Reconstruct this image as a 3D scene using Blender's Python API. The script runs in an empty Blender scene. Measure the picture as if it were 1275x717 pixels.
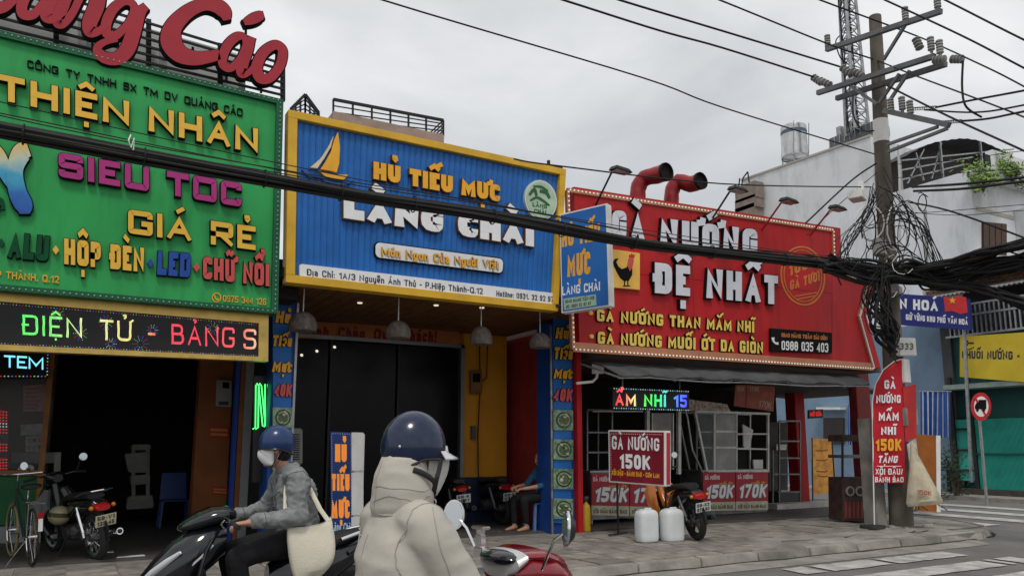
import bpy, bmesh, math, random, unicodedata
from mathutils import Vector, Matrix
from math import sin, cos, tan, pi, radians, atan2, sqrt
random.seed(11)
S = bpy.context.scene
COL = S.collection
V = Vector

# ------------------------------------------------------------------ camera
FPX, CX, CY, YAW, PIT = 960.0, 637.5, 404.0, radians(29.4), radians(9.0)
CAM = V((0, 0, 1.5))
cf = V((sin(YAW)*cos(PIT), cos(YAW)*cos(PIT), sin(PIT)))
cr = V((cos(YAW), -sin(YAW), 0))
cu = cr.cross(cf)
cam = bpy.data.cameras.new('camera'); camo = bpy.data.objects.new('camera', cam); COL.objects.link(camo)
camo.matrix_world = Matrix(((cr.x, cu.x, -cf.x, 0), (cr.y, cu.y, -cf.y, 0), (cr.z, cu.z, -cf.z, 1.5), (0, 0, 0, 1)))
cam.sensor_width = 36; cam.lens = 36*FPX/1275; cam.shift_y = (CY-358.5)/1275
cam.clip_start = 0.05; cam.clip_end = 3000
S.camera = camo

# ------------------------------------------------------------------ light
SUN_EL, SUN_AZ = radians(60), radians(207)      # azimuth from +Y clockwise
w = bpy.data.worlds.new('World'); S.world = w; w.use_nodes = True
nt = w.node_tree; nt.nodes.clear(); N = nt.nodes.new; L = nt.links.new
out = N('ShaderNodeOutputWorld'); bg = N('ShaderNodeBackground'); L(bg.outputs[0], out.inputs[0])
bg.inputs[1].default_value = 0.1
sky = N('ShaderNodeTexSky'); sky.sky_type = 'NISHITA'; sky.sun_disc = False
sky.sun_elevation = SUN_EL; sky.sun_rotation = SUN_AZ; sky.dust_density = 3; sky.air_density = 1
tc = N('ShaderNodeTexCoord'); mp = N('ShaderNodeMapping'); L(tc.outputs['Generated'], mp.inputs[0])
mp.inputs['Scale'].default_value = (1, 1, 2.2); mp.inputs['Location'].default_value = (.3, .1, .25)
n1 = N('ShaderNodeTexNoise'); n1.inputs['Scale'].default_value = 2.1; n1.inputs['Detail'].default_value = 9
n1.inputs['Roughness'].default_value = .52; n1.inputs['Distortion'].default_value = .25; L(mp.outputs[0], n1.inputs[0])
rp = N('ShaderNodeValToRGB'); L(n1.outputs[0], rp.inputs[0])
e = rp.color_ramp.elements
e[0].position = .36; e[0].color = (4.35, 4.5, 4.65, 1); e[1].position = .64; e[1].color = (6.7, 6.75, 6.8, 1)
m_ = e.new(.5); m_.color = (5.5, 5.62, 5.72, 1)
mx = N('ShaderNodeMix'); mx.data_type = 'RGBA'; mx.inputs[0].default_value = .93
L(sky.outputs[0], mx.inputs[6]); L(rp.outputs[0], mx.inputs[7]); L(mx.outputs[2], bg.inputs[0])
sl = bpy.data.lights.new('sun', 'SUN'); sl.energy = 1.0; sl.angle = radians(12); sl.color = (1, .96, .9)
so = bpy.data.objects.new('sun', sl); COL.objects.link(so)
sd = V((sin(SUN_AZ)*cos(SUN_EL), cos(SUN_AZ)*cos(SUN_EL), sin(SUN_EL)))
so.rotation_euler = sd.to_track_quat('Z', 'Y').to_euler()
S.view_settings.view_transform = 'Standard'; S.view_settings.look = 'None'
S.view_settings.exposure = 0.46; S.view_settings.gamma = 1
S.cycles.max_bounces = 6; S.cycles.diffuse_bounces = 3; S.cycles.glossy_bounces = 3
S.cycles.transparent_max_bounces = 8; S.cycles.sample_clamp_indirect = 4

# ------------------------------------------------------------------ pixel -> world (1275x717 photo pixels)
def ray(x, y): return cf + cr*((x-CX)/FPX) - cu*((y-CY)/FPX)
def G(x, y, z=0.13):
    d = ray(x, y); return CAM + d*((z-CAM.z)/d.z)
class Pl:                      # vertical plane: through p0, running along compass heading (deg from +Y to +X)
    def __init__(s, p0, head=90):
        s.p0 = V(p0); h = radians(head); s.d = V((sin(h), cos(h), 0)); n = V((-cos(h), sin(h), 0))
        if n.dot(CAM-s.p0) < 0: n = -n
        s.n = n
    def at(s, x, y, off=0.):
        d = ray(x, y); p = s.p0+s.n*off
        return CAM + d*((p-CAM).dot(s.n)/d.dot(s.n))
def PY(Y): return Pl((0, Y, 0), 90)
def PX(X): return Pl((X, 0, 0), 0)
def D(x, y, w): return CAM + ray(x, y)*w       # at depth w along the view axis

# ------------------------------------------------------------------ mesh builder
class MB:
    def __init__(s): s.v = []; s.f = []; s.mi = []; s.m = 0
    def add(s, vs, fs):
        b = len(s.v); s.v += [V(p) for p in vs]
        for f in fs: s.f.append([b+i for i in f]); s.mi.append(s.m)
        return s
    def box(s, x0, x1, y0, y1, z0, z1):
        return s.add([(x, y, z) for x in (x0, x1) for y in (y0, y1) for z in (z0, z1)],
                     [(0, 1, 3, 2), (4, 6, 7, 5), (0, 4, 5, 1), (2, 3, 7, 6), (0, 2, 6, 4), (1, 5, 7, 3)])
    def hexa(s, a, b):         # two quads (4 pts each), same winding
        return s.add(list(a)+list(b), [(3, 2, 1, 0), (4, 5, 6, 7), (0, 1, 5, 4), (1, 2, 6, 5), (2, 3, 7, 6), (3, 0, 4, 7)])
    def bar(s, p, q, w=.03, h=None, up=V((0, 0, 1))):
        p = V(p); q = V(q); h = h or w; d = (q-p).normalized()
        if abs(d.dot(up)) > .95: up = V((0, 1, 0))
        a = d.cross(up).normalized()*w/2; b = a.cross(d).normalized()*h/2
        return s.hexa([p-a-b, p+a-b, p+a+b, p-a+b], [q-a-b, q+a-b, q+a+b, q-a+b])
    def tube(s, pts, r=.01, seg=8, cap=True, sq=1.0, closed=False, up=None):
        pts = [V(p) for p in pts]; n = len(pts)
        if not hasattr(r, '__len__'): r = [r]*n
        prev = None; b = len(s.v)
        for i, p in enumerate(pts):
            if closed: t = pts[(i+1) % n]-pts[i-1]
            else: t = pts[min(i+1, n-1)]-pts[max(i-1, 0)]
            t.normalize()
            if prev is None:
                a = t.cross(up or V((0, 0, 1)))
                if a.length < .1: a = t.cross(V((0, 1, 0)))
                a.normalize()
            else:
                a = prev-t*prev.dot(t)
                a = a.normalized() if a.length > 1e-6 else t.orthogonal().normalized()
            prev = a; c = t.cross(a)
            rr = r[i]; ra, rb = rr if hasattr(rr, '__len__') else (rr, rr*sq)
            for k in range(seg):
                an = 2*pi*k/seg; s.v.append(p+a*(ra*cos(an))+c*(rb*sin(an)))
        m = n if closed else n-1
        for i in range(m):
            j = (i+1) % n
            for k in range(seg):
                l = (k+1) % seg; s.f.append([b+i*seg+k, b+i*seg+l, b+j*seg+l, b+j*seg+k]); s.mi.append(s.m)
        if cap and not closed:
            s.f.append([b+k for k in reversed(range(seg))]); s.mi.append(s.m)
            s.f.append([b+(n-1)*seg+k for k in range(seg)]); s.mi.append(s.m)
        return s
    def lathe(s, prof, c=(0, 0, 0), ax=(0, 0, 1), seg=16, closed=False, ref=None):
        ax = V(ax).normalized(); a = (ref and V(ref)) or ax.orthogonal(); a = (a-ax*a.dot(ax)).normalized(); bb = ax.cross(a); c = V(c); b = len(s.v); n = len(prof)
        for r, z in prof:
            for k in range(seg):
                an = 2*pi*k/seg; s.v.append(c+ax*z+a*(r*cos(an))+bb*(r*sin(an)))
        for i in range(n if closed else n-1):
            j = (i+1) % n
            for k in range(seg):
                l = (k+1) % seg; s.f.append([b+i*seg+k, b+i*seg+l, b+j*seg+l, b+j*seg+k]); s.mi.append(s.m)
        if not closed:
            if prof[0][0] > 1e-4: s.f.append([b+k for k in reversed(range(seg))]); s.mi.append(s.m)
            if prof[-1][0] > 1e-4: s.f.append([b+(n-1)*seg+k for k in range(seg)]); s.mi.append(s.m)
        return s
    def prism(s, pts, vec):
        pts = [V(p) for p in pts]; vec = V(vec); n = len(pts); b = len(s.v); s.v += pts+[p+vec for p in pts]
        s.f.append([b+i for i in reversed(range(n))]); s.f.append([b+n+i for i in range(n)]); s.mi += [s.m, s.m]
        for i in range(n):
            j = (i+1) % n; s.f.append([b+i, b+j, b+n+j, b+n+i]); s.mi.append(s.m)
        return s
    def ell(s, c, r, seg=14, rings=8, M=None, z0=-1., z1=1.):
        c = V(c); b = len(s.v); a0 = math.asin(z0); a1 = math.asin(z1)
        for i in range(rings+1):
            ph = a0+(a1-a0)*i/rings
            for k in range(seg):
                an = 2*pi*k/seg; p = V((r[0]*cos(ph)*cos(an), r[1]*cos(ph)*sin(an), r[2]*sin(ph)))
                s.v.append(c+(M @ p if M else p))
        for i in range(rings):
            for k in range(seg):
                l = (k+1) % seg; s.f.append([b+i*seg+k, b+i*seg+l, b+(i+1)*seg+l, b+(i+1)*seg+k]); s.mi.append(s.m)
        s.f.append([b+k for k in reversed(range(seg))]); s.mi.append(s.m)
        s.f.append([b+rings*seg+k for k in range(seg)]); s.mi.append(s.m)
        return s
    def loft(s, secs, seg=16, p=2.5, ax=0):
        # sections along x: (x, y, z, halfwidth, halfheight[, exponent]) super-elliptic
        b = len(s.v)
        for q in secs:
            x, y, z, hw, hh = q[:5]; ex = 2./(q[5] if len(q) > 5 else p)
            for k in range(seg):
                an = 2*pi*k/seg; c_, s_ = cos(an), sin(an)
                yy = math.copysign(abs(c_)**ex, c_)*hw; zz = math.copysign(abs(s_)**ex, s_)*hh
                s.v.append(V((x, y+yy, z+zz)) if ax == 0 else V((x+yy, y+zz, z)))
        n = len(secs)
        for i in range(n-1):
            for k in range(seg):
                l = (k+1) % seg; s.f.append([b+i*seg+k, b+i*seg+l, b+(i+1)*seg+l, b+(i+1)*seg+k]); s.mi.append(s.m)
        s.f.append([b+k for k in reversed(range(seg))]); s.mi.append(s.m)
        s.f.append([b+(n-1)*seg+k for k in range(seg)]); s.mi.append(s.m)
        return s
    def xf(s, M, i0=0):
        for i in range(i0, len(s.v)): s.v[i] = M @ s.v[i]
        return s
    def mesh(s, name, mats, smooth=False, org=V((0, 0, 0)), bevel=0):
        me = bpy.data.meshes.new(name)
        me.from_pydata([tuple(p-org) for p in s.v], [], s.f)
        mats = mats if isinstance(mats, (list, tuple)) else [mats]
        for m in mats: me.materials.append(m)
        me.polygons.foreach_set('material_index', s.mi)
        bm = bmesh.new(); bm.from_mesh(me)
        bmesh.ops.recalc_face_normals(bm, faces=bm.faces)
        if bevel: bmesh.ops.bevel(bm, geom=[e for e in bm.edges if len(e.link_faces) == 2 and e.calc_face_angle(0) > .6], offset=bevel, segments=2, affect='EDGES', clamp_overlap=True)
        bm.to_mesh(me); bm.free()
        if smooth:
            me.polygons.foreach_set('use_smooth', [True]*len(me.polygons))
            if smooth != 2: me.set_sharp_from_angle(angle=radians(38))
        me.update(); return me
    def build(s, name, mats, parent=None, smooth=False, world=True, bevel=0, org=None):
        """world=True: vertices are in world coordinates; object keeps parent's origin"""
        o0 = V((0, 0, 0))
        if world:
            if parent is not None: o0 = worldloc(parent)
            elif org is not None: o0 = V(org)
        me = s.mesh(name, mats, smooth, o0, bevel)
        o = bpy.data.objects.new(name, me); COL.objects.link(o)
        if parent is not None: o.parent = parent
        elif world: o.location = o0
        return o
def worldloc(o):
    p = V((0, 0, 0))
    while o is not None: p += o.location; o = o.parent
    return p
def thing(name, loc, label, cat, group=None, rz=0):
    o = bpy.data.objects.new(name, None); COL.objects.link(o); o.location = loc; o.rotation_euler.z = rz
    o.empty_display_size = .1; return tag(o, label, cat, group)
def tag(o, label=None, cat=None, group=None, kind=None):
    if label: o['label'] = label
    if cat: o['category'] = cat
    if group: o['group'] = group
    if kind: o['kind'] = kind
    return o
def kids(o): return [c for c in ALLC() if c.parent == o]
def ALLC(): return list(bpy.data.objects)
def copy_thing(root, loc, rz, label, group=None):
    pool = ALLC()
    def cp(o, par):
        c = o.copy(); COL.objects.link(c)
        if par is not None: c.parent = par
        for ch in pool:
            if ch.parent == o: cp(ch, c)
        return c
    r = cp(root, None); r.location = loc; r.rotation_euler.z = rz; r['label'] = label
    if group: r['group'] = group
    return r

# ------------------------------------------------------------------ materials
MC = {}
def mat(name, col, rough=.6, metal=0., var=.12, scale=4., dirt=0., dcol=(.05, .04, .03), bump=0., bscale=40., emit=0., ecol=None,
        coat=0., trans=0., rnd=0., streak=0., alpha=1., spec=.3):
    if name in MC: return MC[name]
    m = bpy.data.materials.new(name); m.use_nodes = True; nt = m.node_tree; b = nt.nodes['Principled BSDF']
    N = nt.nodes.new; L = nt.links.new
    tc = N('ShaderNodeTexCoord'); co = tc.outputs['Object']
    n = N('ShaderNodeTexNoise'); n.inputs['Scale'].default_value = scale; n.inputs['Detail'].default_value = 6; L(co, n.inputs[0])
    r = N('ShaderNodeMapRange'); r.inputs[1].default_value = .3; r.inputs[2].default_value = .7; r.inputs[3].default_value = 1-var; r.inputs[4].default_value = 1+var
    L(n.outputs[0], r.inputs[0])
    mul = N('ShaderNodeVectorMath'); mul.operation = 'SCALE'; mul.inputs[0].default_value = col[:3]; L(r.outputs[0], mul.inputs['Scale'])
    c = mul.outputs[0]
    if rnd:
        oi = N('ShaderNodeObjectInfo'); r2 = N('ShaderNodeMapRange'); r2.inputs[3].default_value = 1-rnd; r2.inputs[4].default_value = 1+rnd
        L(oi.outputs['Random'], r2.inputs[0]); m2 = N('ShaderNodeVectorMath'); m2.operation = 'SCALE'; L(c, m2.inputs[0]); L(r2.outputs[0], m2.inputs['Scale']); c = m2.outputs[0]
    if dirt:
        n2 = N('ShaderNodeTexNoise'); n2.inputs['Scale'].default_value = scale*.6+.7; n2.inputs['Detail'].default_value = 9; n2.inputs['Roughness'].default_value = .65
        mp = N('ShaderNodeMapping'); mp.inputs['Location'].default_value = (7, 3, 1)
        if streak: mp.inputs['Scale'].default_value = (streak, streak, .35)
        L(co, mp.inputs[0]); L(mp.outputs[0], n2.inputs[0])
        r3 = N('ShaderNodeMapRange'); r3.inputs[1].default_value = .48; r3.inputs[2].default_value = .78; r3.inputs[4].default_value = dirt; L(n2.outputs[0], r3.inputs[0])
        mx = N('ShaderNodeMix'); mx.data_type = 'RGBA'; L(r3.outputs[0], mx.inputs[0]); L(c, mx.inputs[6]); mx.inputs[7].default_value = (*dcol, 1); c = mx.outputs[2]
    L(c, b.inputs['Base Color'])
    r4 = N('ShaderNodeMapRange'); r4.inputs[3].default_value = max(0.02, rough-.08); r4.inputs[4].default_value = min(1, rough+.1); L(n.outputs[0], r4.inputs[0]); L(r4.outputs[0], b.inputs['Roughness'])
    b.inputs['Metallic'].default_value = metal; b.inputs['Specular IOR Level'].default_value = spec
    if coat: b.inputs['Coat Weight'].default_value = coat; b.inputs['Coat Roughness'].default_value = .08
    if trans: b.inputs['Transmission Weight'].default_value = trans; b.inputs['IOR'].default_value = 1.12
    if alpha < 1: b.inputs['Alpha'].default_value = alpha
    if bump:
        n3 = N('ShaderNodeTexNoise'); n3.inputs['Scale'].default_value = bscale; n3.inputs['Detail'].default_value = 5; L(co, n3.inputs[0])
        bp = N('ShaderNodeBump'); bp.inputs['Strength'].default_value = bump; bp.inputs['Distance'].default_value = .02; L(n3.outputs[0], bp.inputs['Height']); L(bp.outputs[0], b.inputs['Normal'])
    if emit:
        b.inputs['Emission Color'].default_value = (*(ecol or col), 1); b.inputs['Emission Strength'].default_value = emit
    MC[name] = m; return m
def led(name, cols, strength=1.2, pitch=.022, along=(1, 0, 0), freq=1.0, dots=True):
    """lit LED letters: coloured diode dots; cols cycle along the board"""
    if name in MC: return MC[name]
    m = bpy.data.materials.new(name); m.use_nodes = True; nt = m.node_tree; b = nt.nodes['Principled BSDF']; N = nt.nodes.new; L = nt.links.new
    b.inputs['Base Color'].default_value = (.02, .02, .02, 1); b.inputs['Roughness'].default_value = .4
    g = N('ShaderNodeNewGeometry'); pos = g.outputs['Position']
    dt = N('ShaderNodeVectorMath'); dt.operation = 'DOT_PRODUCT'; dt.inputs[1].default_value = along; L(pos, dt.inputs[0])
    u = dt.outputs['Value']
    n = N('ShaderNodeMath'); n.operation = 'MULTIPLY'; n.inputs[1].default_value = freq; L(u, n.inputs[0])
    fr = N('ShaderNodeMath'); fr.operation = 'FRACT'; L(n.outputs[0], fr.inputs[0])
    rp = N('ShaderNodeValToRGB'); rp.color_ramp.interpolation = 'EASE'; L(fr.outputs[0], rp.inputs[0]); e = rp.color_ramp.elements
    e[0].color = (*cols[0], 1); e[1].color = (*cols[-1], 1)
    for i in range(1, len(cols)-1): k = e.new(i/(len(cols)-1)); k.color = (*cols[i], 1)
    L(rp.outputs[0], b.inputs['Emission Color'])
    if dots:
        sep = N('ShaderNodeSeparateXYZ'); L(pos, sep.inputs[0])
        def sn(o):
            a = N('ShaderNodeMath'); a.operation = 'MULTIPLY'; a.inputs[1].default_value = pi/pitch; L(o, a.inputs[0])
            c = N('ShaderNodeMath'); c.operation = 'SINE'; L(a.outputs[0], c.inputs[0]); d = N('ShaderNodeMath'); d.operation = 'ABSOLUTE'; L(c.outputs[0], d.inputs[0]); return d.outputs[0]
        p = N('ShaderNodeMath'); p.operation = 'MULTIPLY'; L(sn(u), p.inputs[0]); L(sn(sep.outputs[2]), p.inputs[1])
        q = N('ShaderNodeMapRange'); q.inputs[1].default_value = .25; q.inputs[2].default_value = .7; q.inputs[4].default_value = strength*1.7; q.inputs[3].default_value = .12*strength; L(p.outputs[0], q.inputs[0])
        L(q.outputs[0], b.inputs['Emission Strength'])
    else: b.inputs['Emission Strength'].default_value = strength
    MC[name] = m; return m

# ------------------------------------------------------------------ stroke font
GL = {}
def gl(ch, w, *st): GL[ch] = (w, [[(float(q.strip('!').split(',')[0]), float(q.strip('!').split(',')[1]), q.endswith('!')) for q in s.replace(' z', '').split()]+(['z'] if s.endswith('z') else []) for s in st])
gl('A', 1, '0,0 .5,1! 1,0', '.2,.33 .8,.33'); gl('B', .9, '0,0! 0,1! .9,1 .9,.52 0,.52', '0,.52 1,.52 1,0 0,0'); gl('C', .9, '1,.74 1,1 0,1 0,0 1,0 1,.26')
gl('D', .95, '0,0! 0,1! 1,1 1,0 z'); gl('E', .8, '1,1 0,1! 0,0! 1,0', '0,.5 .85,.5'); gl('F', .8, '1,1 0,1! 0,0', '0,.5 .85,.5')
gl('G', .95, '1,.74 1,1 0,1 0,0 1,0 1,.46! .55,.46'); gl('H', .95, '0,0 0,1', '1,0 1,1', '0,.5 1,.5'); gl('I', .001, '0,0 0,1')
gl('K', .95, '0,0 0,1', '1,1 .05,.45', '.3,.62 1,0'); gl('L', .8, '0,1 0,0! 1,0'); gl('M', 1.2, '0,0 0,1! .5,.25! 1,1! 1,0')
gl('N', 1, '0,0 0,1! 1,0! 1,1'); gl('O', 1, '0,0 0,1 1,1 1,0 z'); gl('P', .9, '0,0 0,1! 1,1 1,.42 0,.42')
gl('Q', 1, '0,0 0,1 1,1 1,0 z', '.6,.2 1.05,-.12'); gl('R', .95, '0,0 0,1! 1,1 1,.46 0,.46', '.45,.46 1,0'); gl('S', .9, '1,.76 1,1 0,1 0,.52 1,.52 1,0 0,0 0,.24')
gl('T', .9, '0,1 1,1', '.5,0 .5,1'); gl('U', .95, '0,1 0,0 1,0 1,1'); gl('V', 1, '0,1 .5,0! 1,1'); gl('X', .95, '0,0 1,1', '0,1 1,0'); gl('Y', .95, '0,1 .5,.45! 1,1', '.5,0 .5,.45')
gl('0', .85, '0,0 0,1 1,1 1,0 z'); gl('1', .58, '0,.78 1,1! 1,0'); gl('2', .85, '0,.75 0,1 1,1 1,.55 0,0! 1,0'); gl('3', .85, '0,.78 0,1 1,1 1,.53 .35,.53', '.5,.53 1,.53 1,0 0,0 0,.22')
gl('4', .9, '.8,0 .8,1! 0,.28! 1.05,.28'); gl('5', .85, '1,1 0,1! 0,.56! 1,.56 1,0 0,0 0,.2'); gl('6', .85, '1,.8 1,1 0,1 0,0 1,0 1,.55 0,.55'); gl('7', .85, '0,1 1,1! .35,0')
gl('8', .85, '0,.53 .08,1 .92,1 1,.53 1,0 0,0 z', '.05,.53 .95,.53'); gl('9', .85, '1,.45 0,.45 0,1 1,1 1,0 0,0 0,.2')
gl('a', .7, '0,.68 1,.68 1,0!', '1,.38 0,.38 0,0 1,0'); gl('b', .7, '0,1 0,0 1,0 1,.68 0,.68'); gl('c', .65, '1,.5 1,.68 0,.68 0,0 1,0 1,.18'); gl('d', .7, '1,1 1,0 0,0 0,.68 1,.68')
gl('e', .7, '0,.34 1,.34! 1,.68 0,.68 0,0 .95,0'); gl('g', .7, '1,.68 0,.68 0,0 1,0', '1,.68 1,-.3 0,-.3'); gl('h', .7, '0,1 0,0', '0,.68 1,.68 1,0'); gl('i', .001, '0,0 0,.68', '0,.9 0,.95'); gl('\u0131', .001, '0,0 0,.68')
gl('k', .7, '0,1 0,0', '1,.68 .05,.28', '.3,.42 1,0'); gl('l', .001, '0,0 0,1'); gl('m', 1.1, '0,0 0,.68! .5,.68 .5,0', '.5,.68 1,.68 1,0'); gl('n', .7, '0,0 0,.68! 1,.68 1,0'); gl('o', .72, '0,0 0,.68 1,.68 1,0 z')
gl('p', .7, '0,-.3 0,.68! 1,.68 1,0 0,0'); gl('r', .45, '0,0 0,.68! 1,.68'); gl('s', .6, '1,.68 0,.68 0,.36 1,.36 1,0 0,0'); gl('t', .45, '.3,.95 .3,0 1,0', '-.2,.68 1,.68'); gl('u', .7, '0,.68 0,0 1,0', '1,.68 1,0'); gl('v', .7, '0,.68 .5,0! 1,.68'); gl('y', .7, '0,.68 0,0 1,0', '1,.68 1,-.3 .1,-.3')
gl('-', .5, '0,.42 1,.42'); gl('.', .001, '0,0 0,.04'); gl(',', .08, '0,.05 -.6,-.15'); gl(':', .001, '0,.05 0,.1', '0,.5 0,.55'); gl('/', .5, '0,0 1,1'); gl('!', .001, '0,.32 0,1', '0,0 0,.05'); gl('%', 1, '0,0 1,1', '0,.7 0,1 .3,1 .3,.7 z', '.7,0 .7,.3 1,.3 1,0 z')
gl('*', .25, '0,.5 .5,.75! 1,.5! .5,.25! z')
def rounded(pts, r):
    """pts (x,y,sharp) already scaled; round the unsharp corners"""
    closed = pts[-1] == 'z'; p = [q for q in pts if q != 'z']; n = len(p); o = []
    for i, (x, y, sh) in enumerate(p):
        if (not closed and i in (0, n-1)) or sh or r <= 0: o.append(V((x, y))); continue
        a = V(p[i-1][:2]); b = V((x, y)); c = V(p[(i+1) % n][:2]); d1 = (a-b); d2 = (c-b)
        rr = min(r, d1.length*.5, d2.length*.5)
        if rr < 1e-4: o.append(b); continue
        s_ = b+d1.normalized()*rr; e_ = b+d2.normalized()*rr
        for t in (0, .33, .67, 1): o.append(s_*(1-t)**2+b*(2*t*(1-t))+e_*t*t)
    return o, closed
def band(p, closed, t, ext=0., tv=None):
    """offset band; t stroke thickness (number or list)"""
    q = [p[0]]
    for a in p[1:]:
        if (a-q[-1]).length > 1e-5: q.append(a)
    if closed and (q[0]-q[-1]).length < 1e-5: q.pop()
    n = len(q); Lf = []; Rt = []
    if not closed and ext:
        e0, e1 = ext if hasattr(ext, '__len__') else (ext, ext)
        q[0] = q[0]-(q[1]-q[0]).normalized()*e0; q[-1] = q[-1]+(q[-1]-q[-2]).normalized()*e1
    for i in range(n):
        a = q[i-1] if (closed or i > 0) else None; c = q[(i+1) % n] if (closed or i < n-1) else None
        d1 = (q[i]-a).normalized() if a is not None else None; d2 = (c-q[i]).normalized() if c is not None else None
        if d1 is None: d1 = d2
        if d2 is None: d2 = d1
        n1 = V((-d1.y, d1.x)); n2 = V((-d2.y, d2.x)); m = n1+n2
        if m.length < .2: m = n1
        m.normalize(); k = 1/max(.5, m.dot(n1)); h = (t[i] if hasattr(t, '__len__') else t)/2*k
        Lf.append(q[i]+m*h); Rt.append(q[i]-m*h)
    return Lf, Rt
def emit_band(mb, Lf, Rt, closed, fn, d0, d1, mf, ms):
    n = len(Lf); b = len(mb.v)
    for P_ in (Lf, Rt):
        for dd in (d1, d0): mb.v += [fn(p.x, p.y, dd) for p in P_]
    # layout: L front 0, L back n, R front 2n, R back 3n
    for i in range(n if closed else n-1):
        j = (i+1) % n
        mb.f.append([b+i, b+j, b+2*n+j, b+2*n+i]); mb.mi.append(mf)
        mb.f.append([b+i, b+n+i, b+n+j, b+j]); mb.mi.append(ms)
        mb.f.append([b+2*n+i, b+2*n+j, b+3*n+j, b+3*n+i]); mb.mi.append(ms)
    if not closed:
        for i in (0, n-1): mb.f.append([b+i, b+2*n+i, b+3*n+i, b+n+i]); mb.mi.append(ms)
MARK = {'\u0300': ['0,.2 .0,.2'], }
def marks(ms, w, top, t):
    """diacritic strokes in final units; returns list of point lists"""
    o = []; cx = w/2; y = top+t*.85; two = 0
    a = .13+.25*t
    def P(*q): return [(cx+x*1.0+sh, yy, True) for x, yy in q]
    sh = 0
    for m in ms:
        if m == '\u0302': o.append(P((-a*1.4, y), (0, y+a), (a*1.4, y))); two = 1
        elif m == '\u0306': o.append(P((-a*1.2, y+a*.9), (-a*.5, y+.1*a), (a*.5, y+.1*a), (a*1.2, y+a*.9))); two = 1
        elif m == '\u031b': o.append([(w-.02, top-t*.1, True), (w+t*.7, top+.02, True), (w+t*.8, top+t*.7, True)])
        elif m == '\u0323': o.append([(cx, -t*1.5, True), (cx, -t*1.2, True)])
    sh = (a*1.3 if two else 0); y2 = y+(a*.75 if two else 0)
    for m in ms:
        if m == '\u0300': o.append(P((-a, y2+a*1.1), (a*.5, y2+a*.1)))
        elif m == '\u0301': o.append(P((a, y2+a*1.1), (-a*.5, y2+a*.1)))
        elif m == '\u0303': y3 = y+(a*1.4 if two else .2*a); s0 = sh; sh = 0; o.append(P((-a*1.3, y3), (-a*.5, y3+a*.6), (a*.5, y3+.1*a), (a*1.3, y3+a*.7))); sh = s0
        elif m == '\u0309': o.append(P((-a*.4, y2+a*1.2), (a*.4, y2+a*1.2), (a*.5, y2+a*.7), (0, y2+a*.2)))
    return o
def layout(txt, t, wf, gap, space=.5, r=.2):
    """-> list of (list of (points, closed)) per letter, total width; cap height 1, baseline 0"""
    x = 0; res = []
    for ch in txt:
        if ch == ' ': x += space*wf+gap; continue
        bar = False
        if ch in 'Đđ': base = 'D' if ch == 'Đ' else 'd'; ms = []; bar = True
        else:
            dec = unicodedata.normalize('NFD', ch); base = dec[0]; ms = list(dec[1:])
        up = base.isupper() or base.isdigit() or base in 'ld'
        bb = '\u0131' if base == 'i' and ms else base
        w0, st = GL[bb]; w = w0*wf; ht = 1-t; W = max(0, w-t); sts = []
        wd = W+t; exts = []
        def fe(p, q):
            if abs(p[1]-q[1])*1.1 >= abs(p[0]-q[0])*w: return 1 if min(abs(p[1]-k) for k in (0, 1, .68, -.3, .95, .04, .05, .55, .9)) < .02 else 0
            return 1 if p[0] in (0, 1) else 0
        for s_ in st:
            exts.append((fe(s_[0], s_[1]), fe(s_[-1], s_[-2])) if s_[-1] != 'z' else (0, 0))
            pts = [(t/2+q[0]*W, t/2+q[1]*ht, q[2]) if q != 'z' else 'z' for q in s_]
            sts.append(rounded(pts, r))
        ylo = min(0, min(p[1] for s_ in st for p in s_ if p != 'z')); yhi = max(p[1] for s_ in st for p in s_ if p != 'z')
        sts = [(*q, 1., e_, ylo-.02 if ylo < 0 else 0, yhi*ht+t if yhi < .99 else 1.) if base not in '.,:!*-%' else (*q, 1., e_) for q, e_ in zip(sts, exts)]
        if bar: sts.append((*rounded([(-t*.3, .5, True), (t/2+.4*W, .5, True)], 0), 1., (0, 0)))
        top = 1. if up else .68*ht+t
        for mk in marks(ms, wd, top, t*.8): sts.append((rounded(mk, 0)[0], False, .78, (1, 1) if len(mk) == 2 and mk[0][0] == mk[1][0] else (.3, .3)))
        res.append((x, wd, sts)); x += wd+gap
    return res, x-gap
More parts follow.
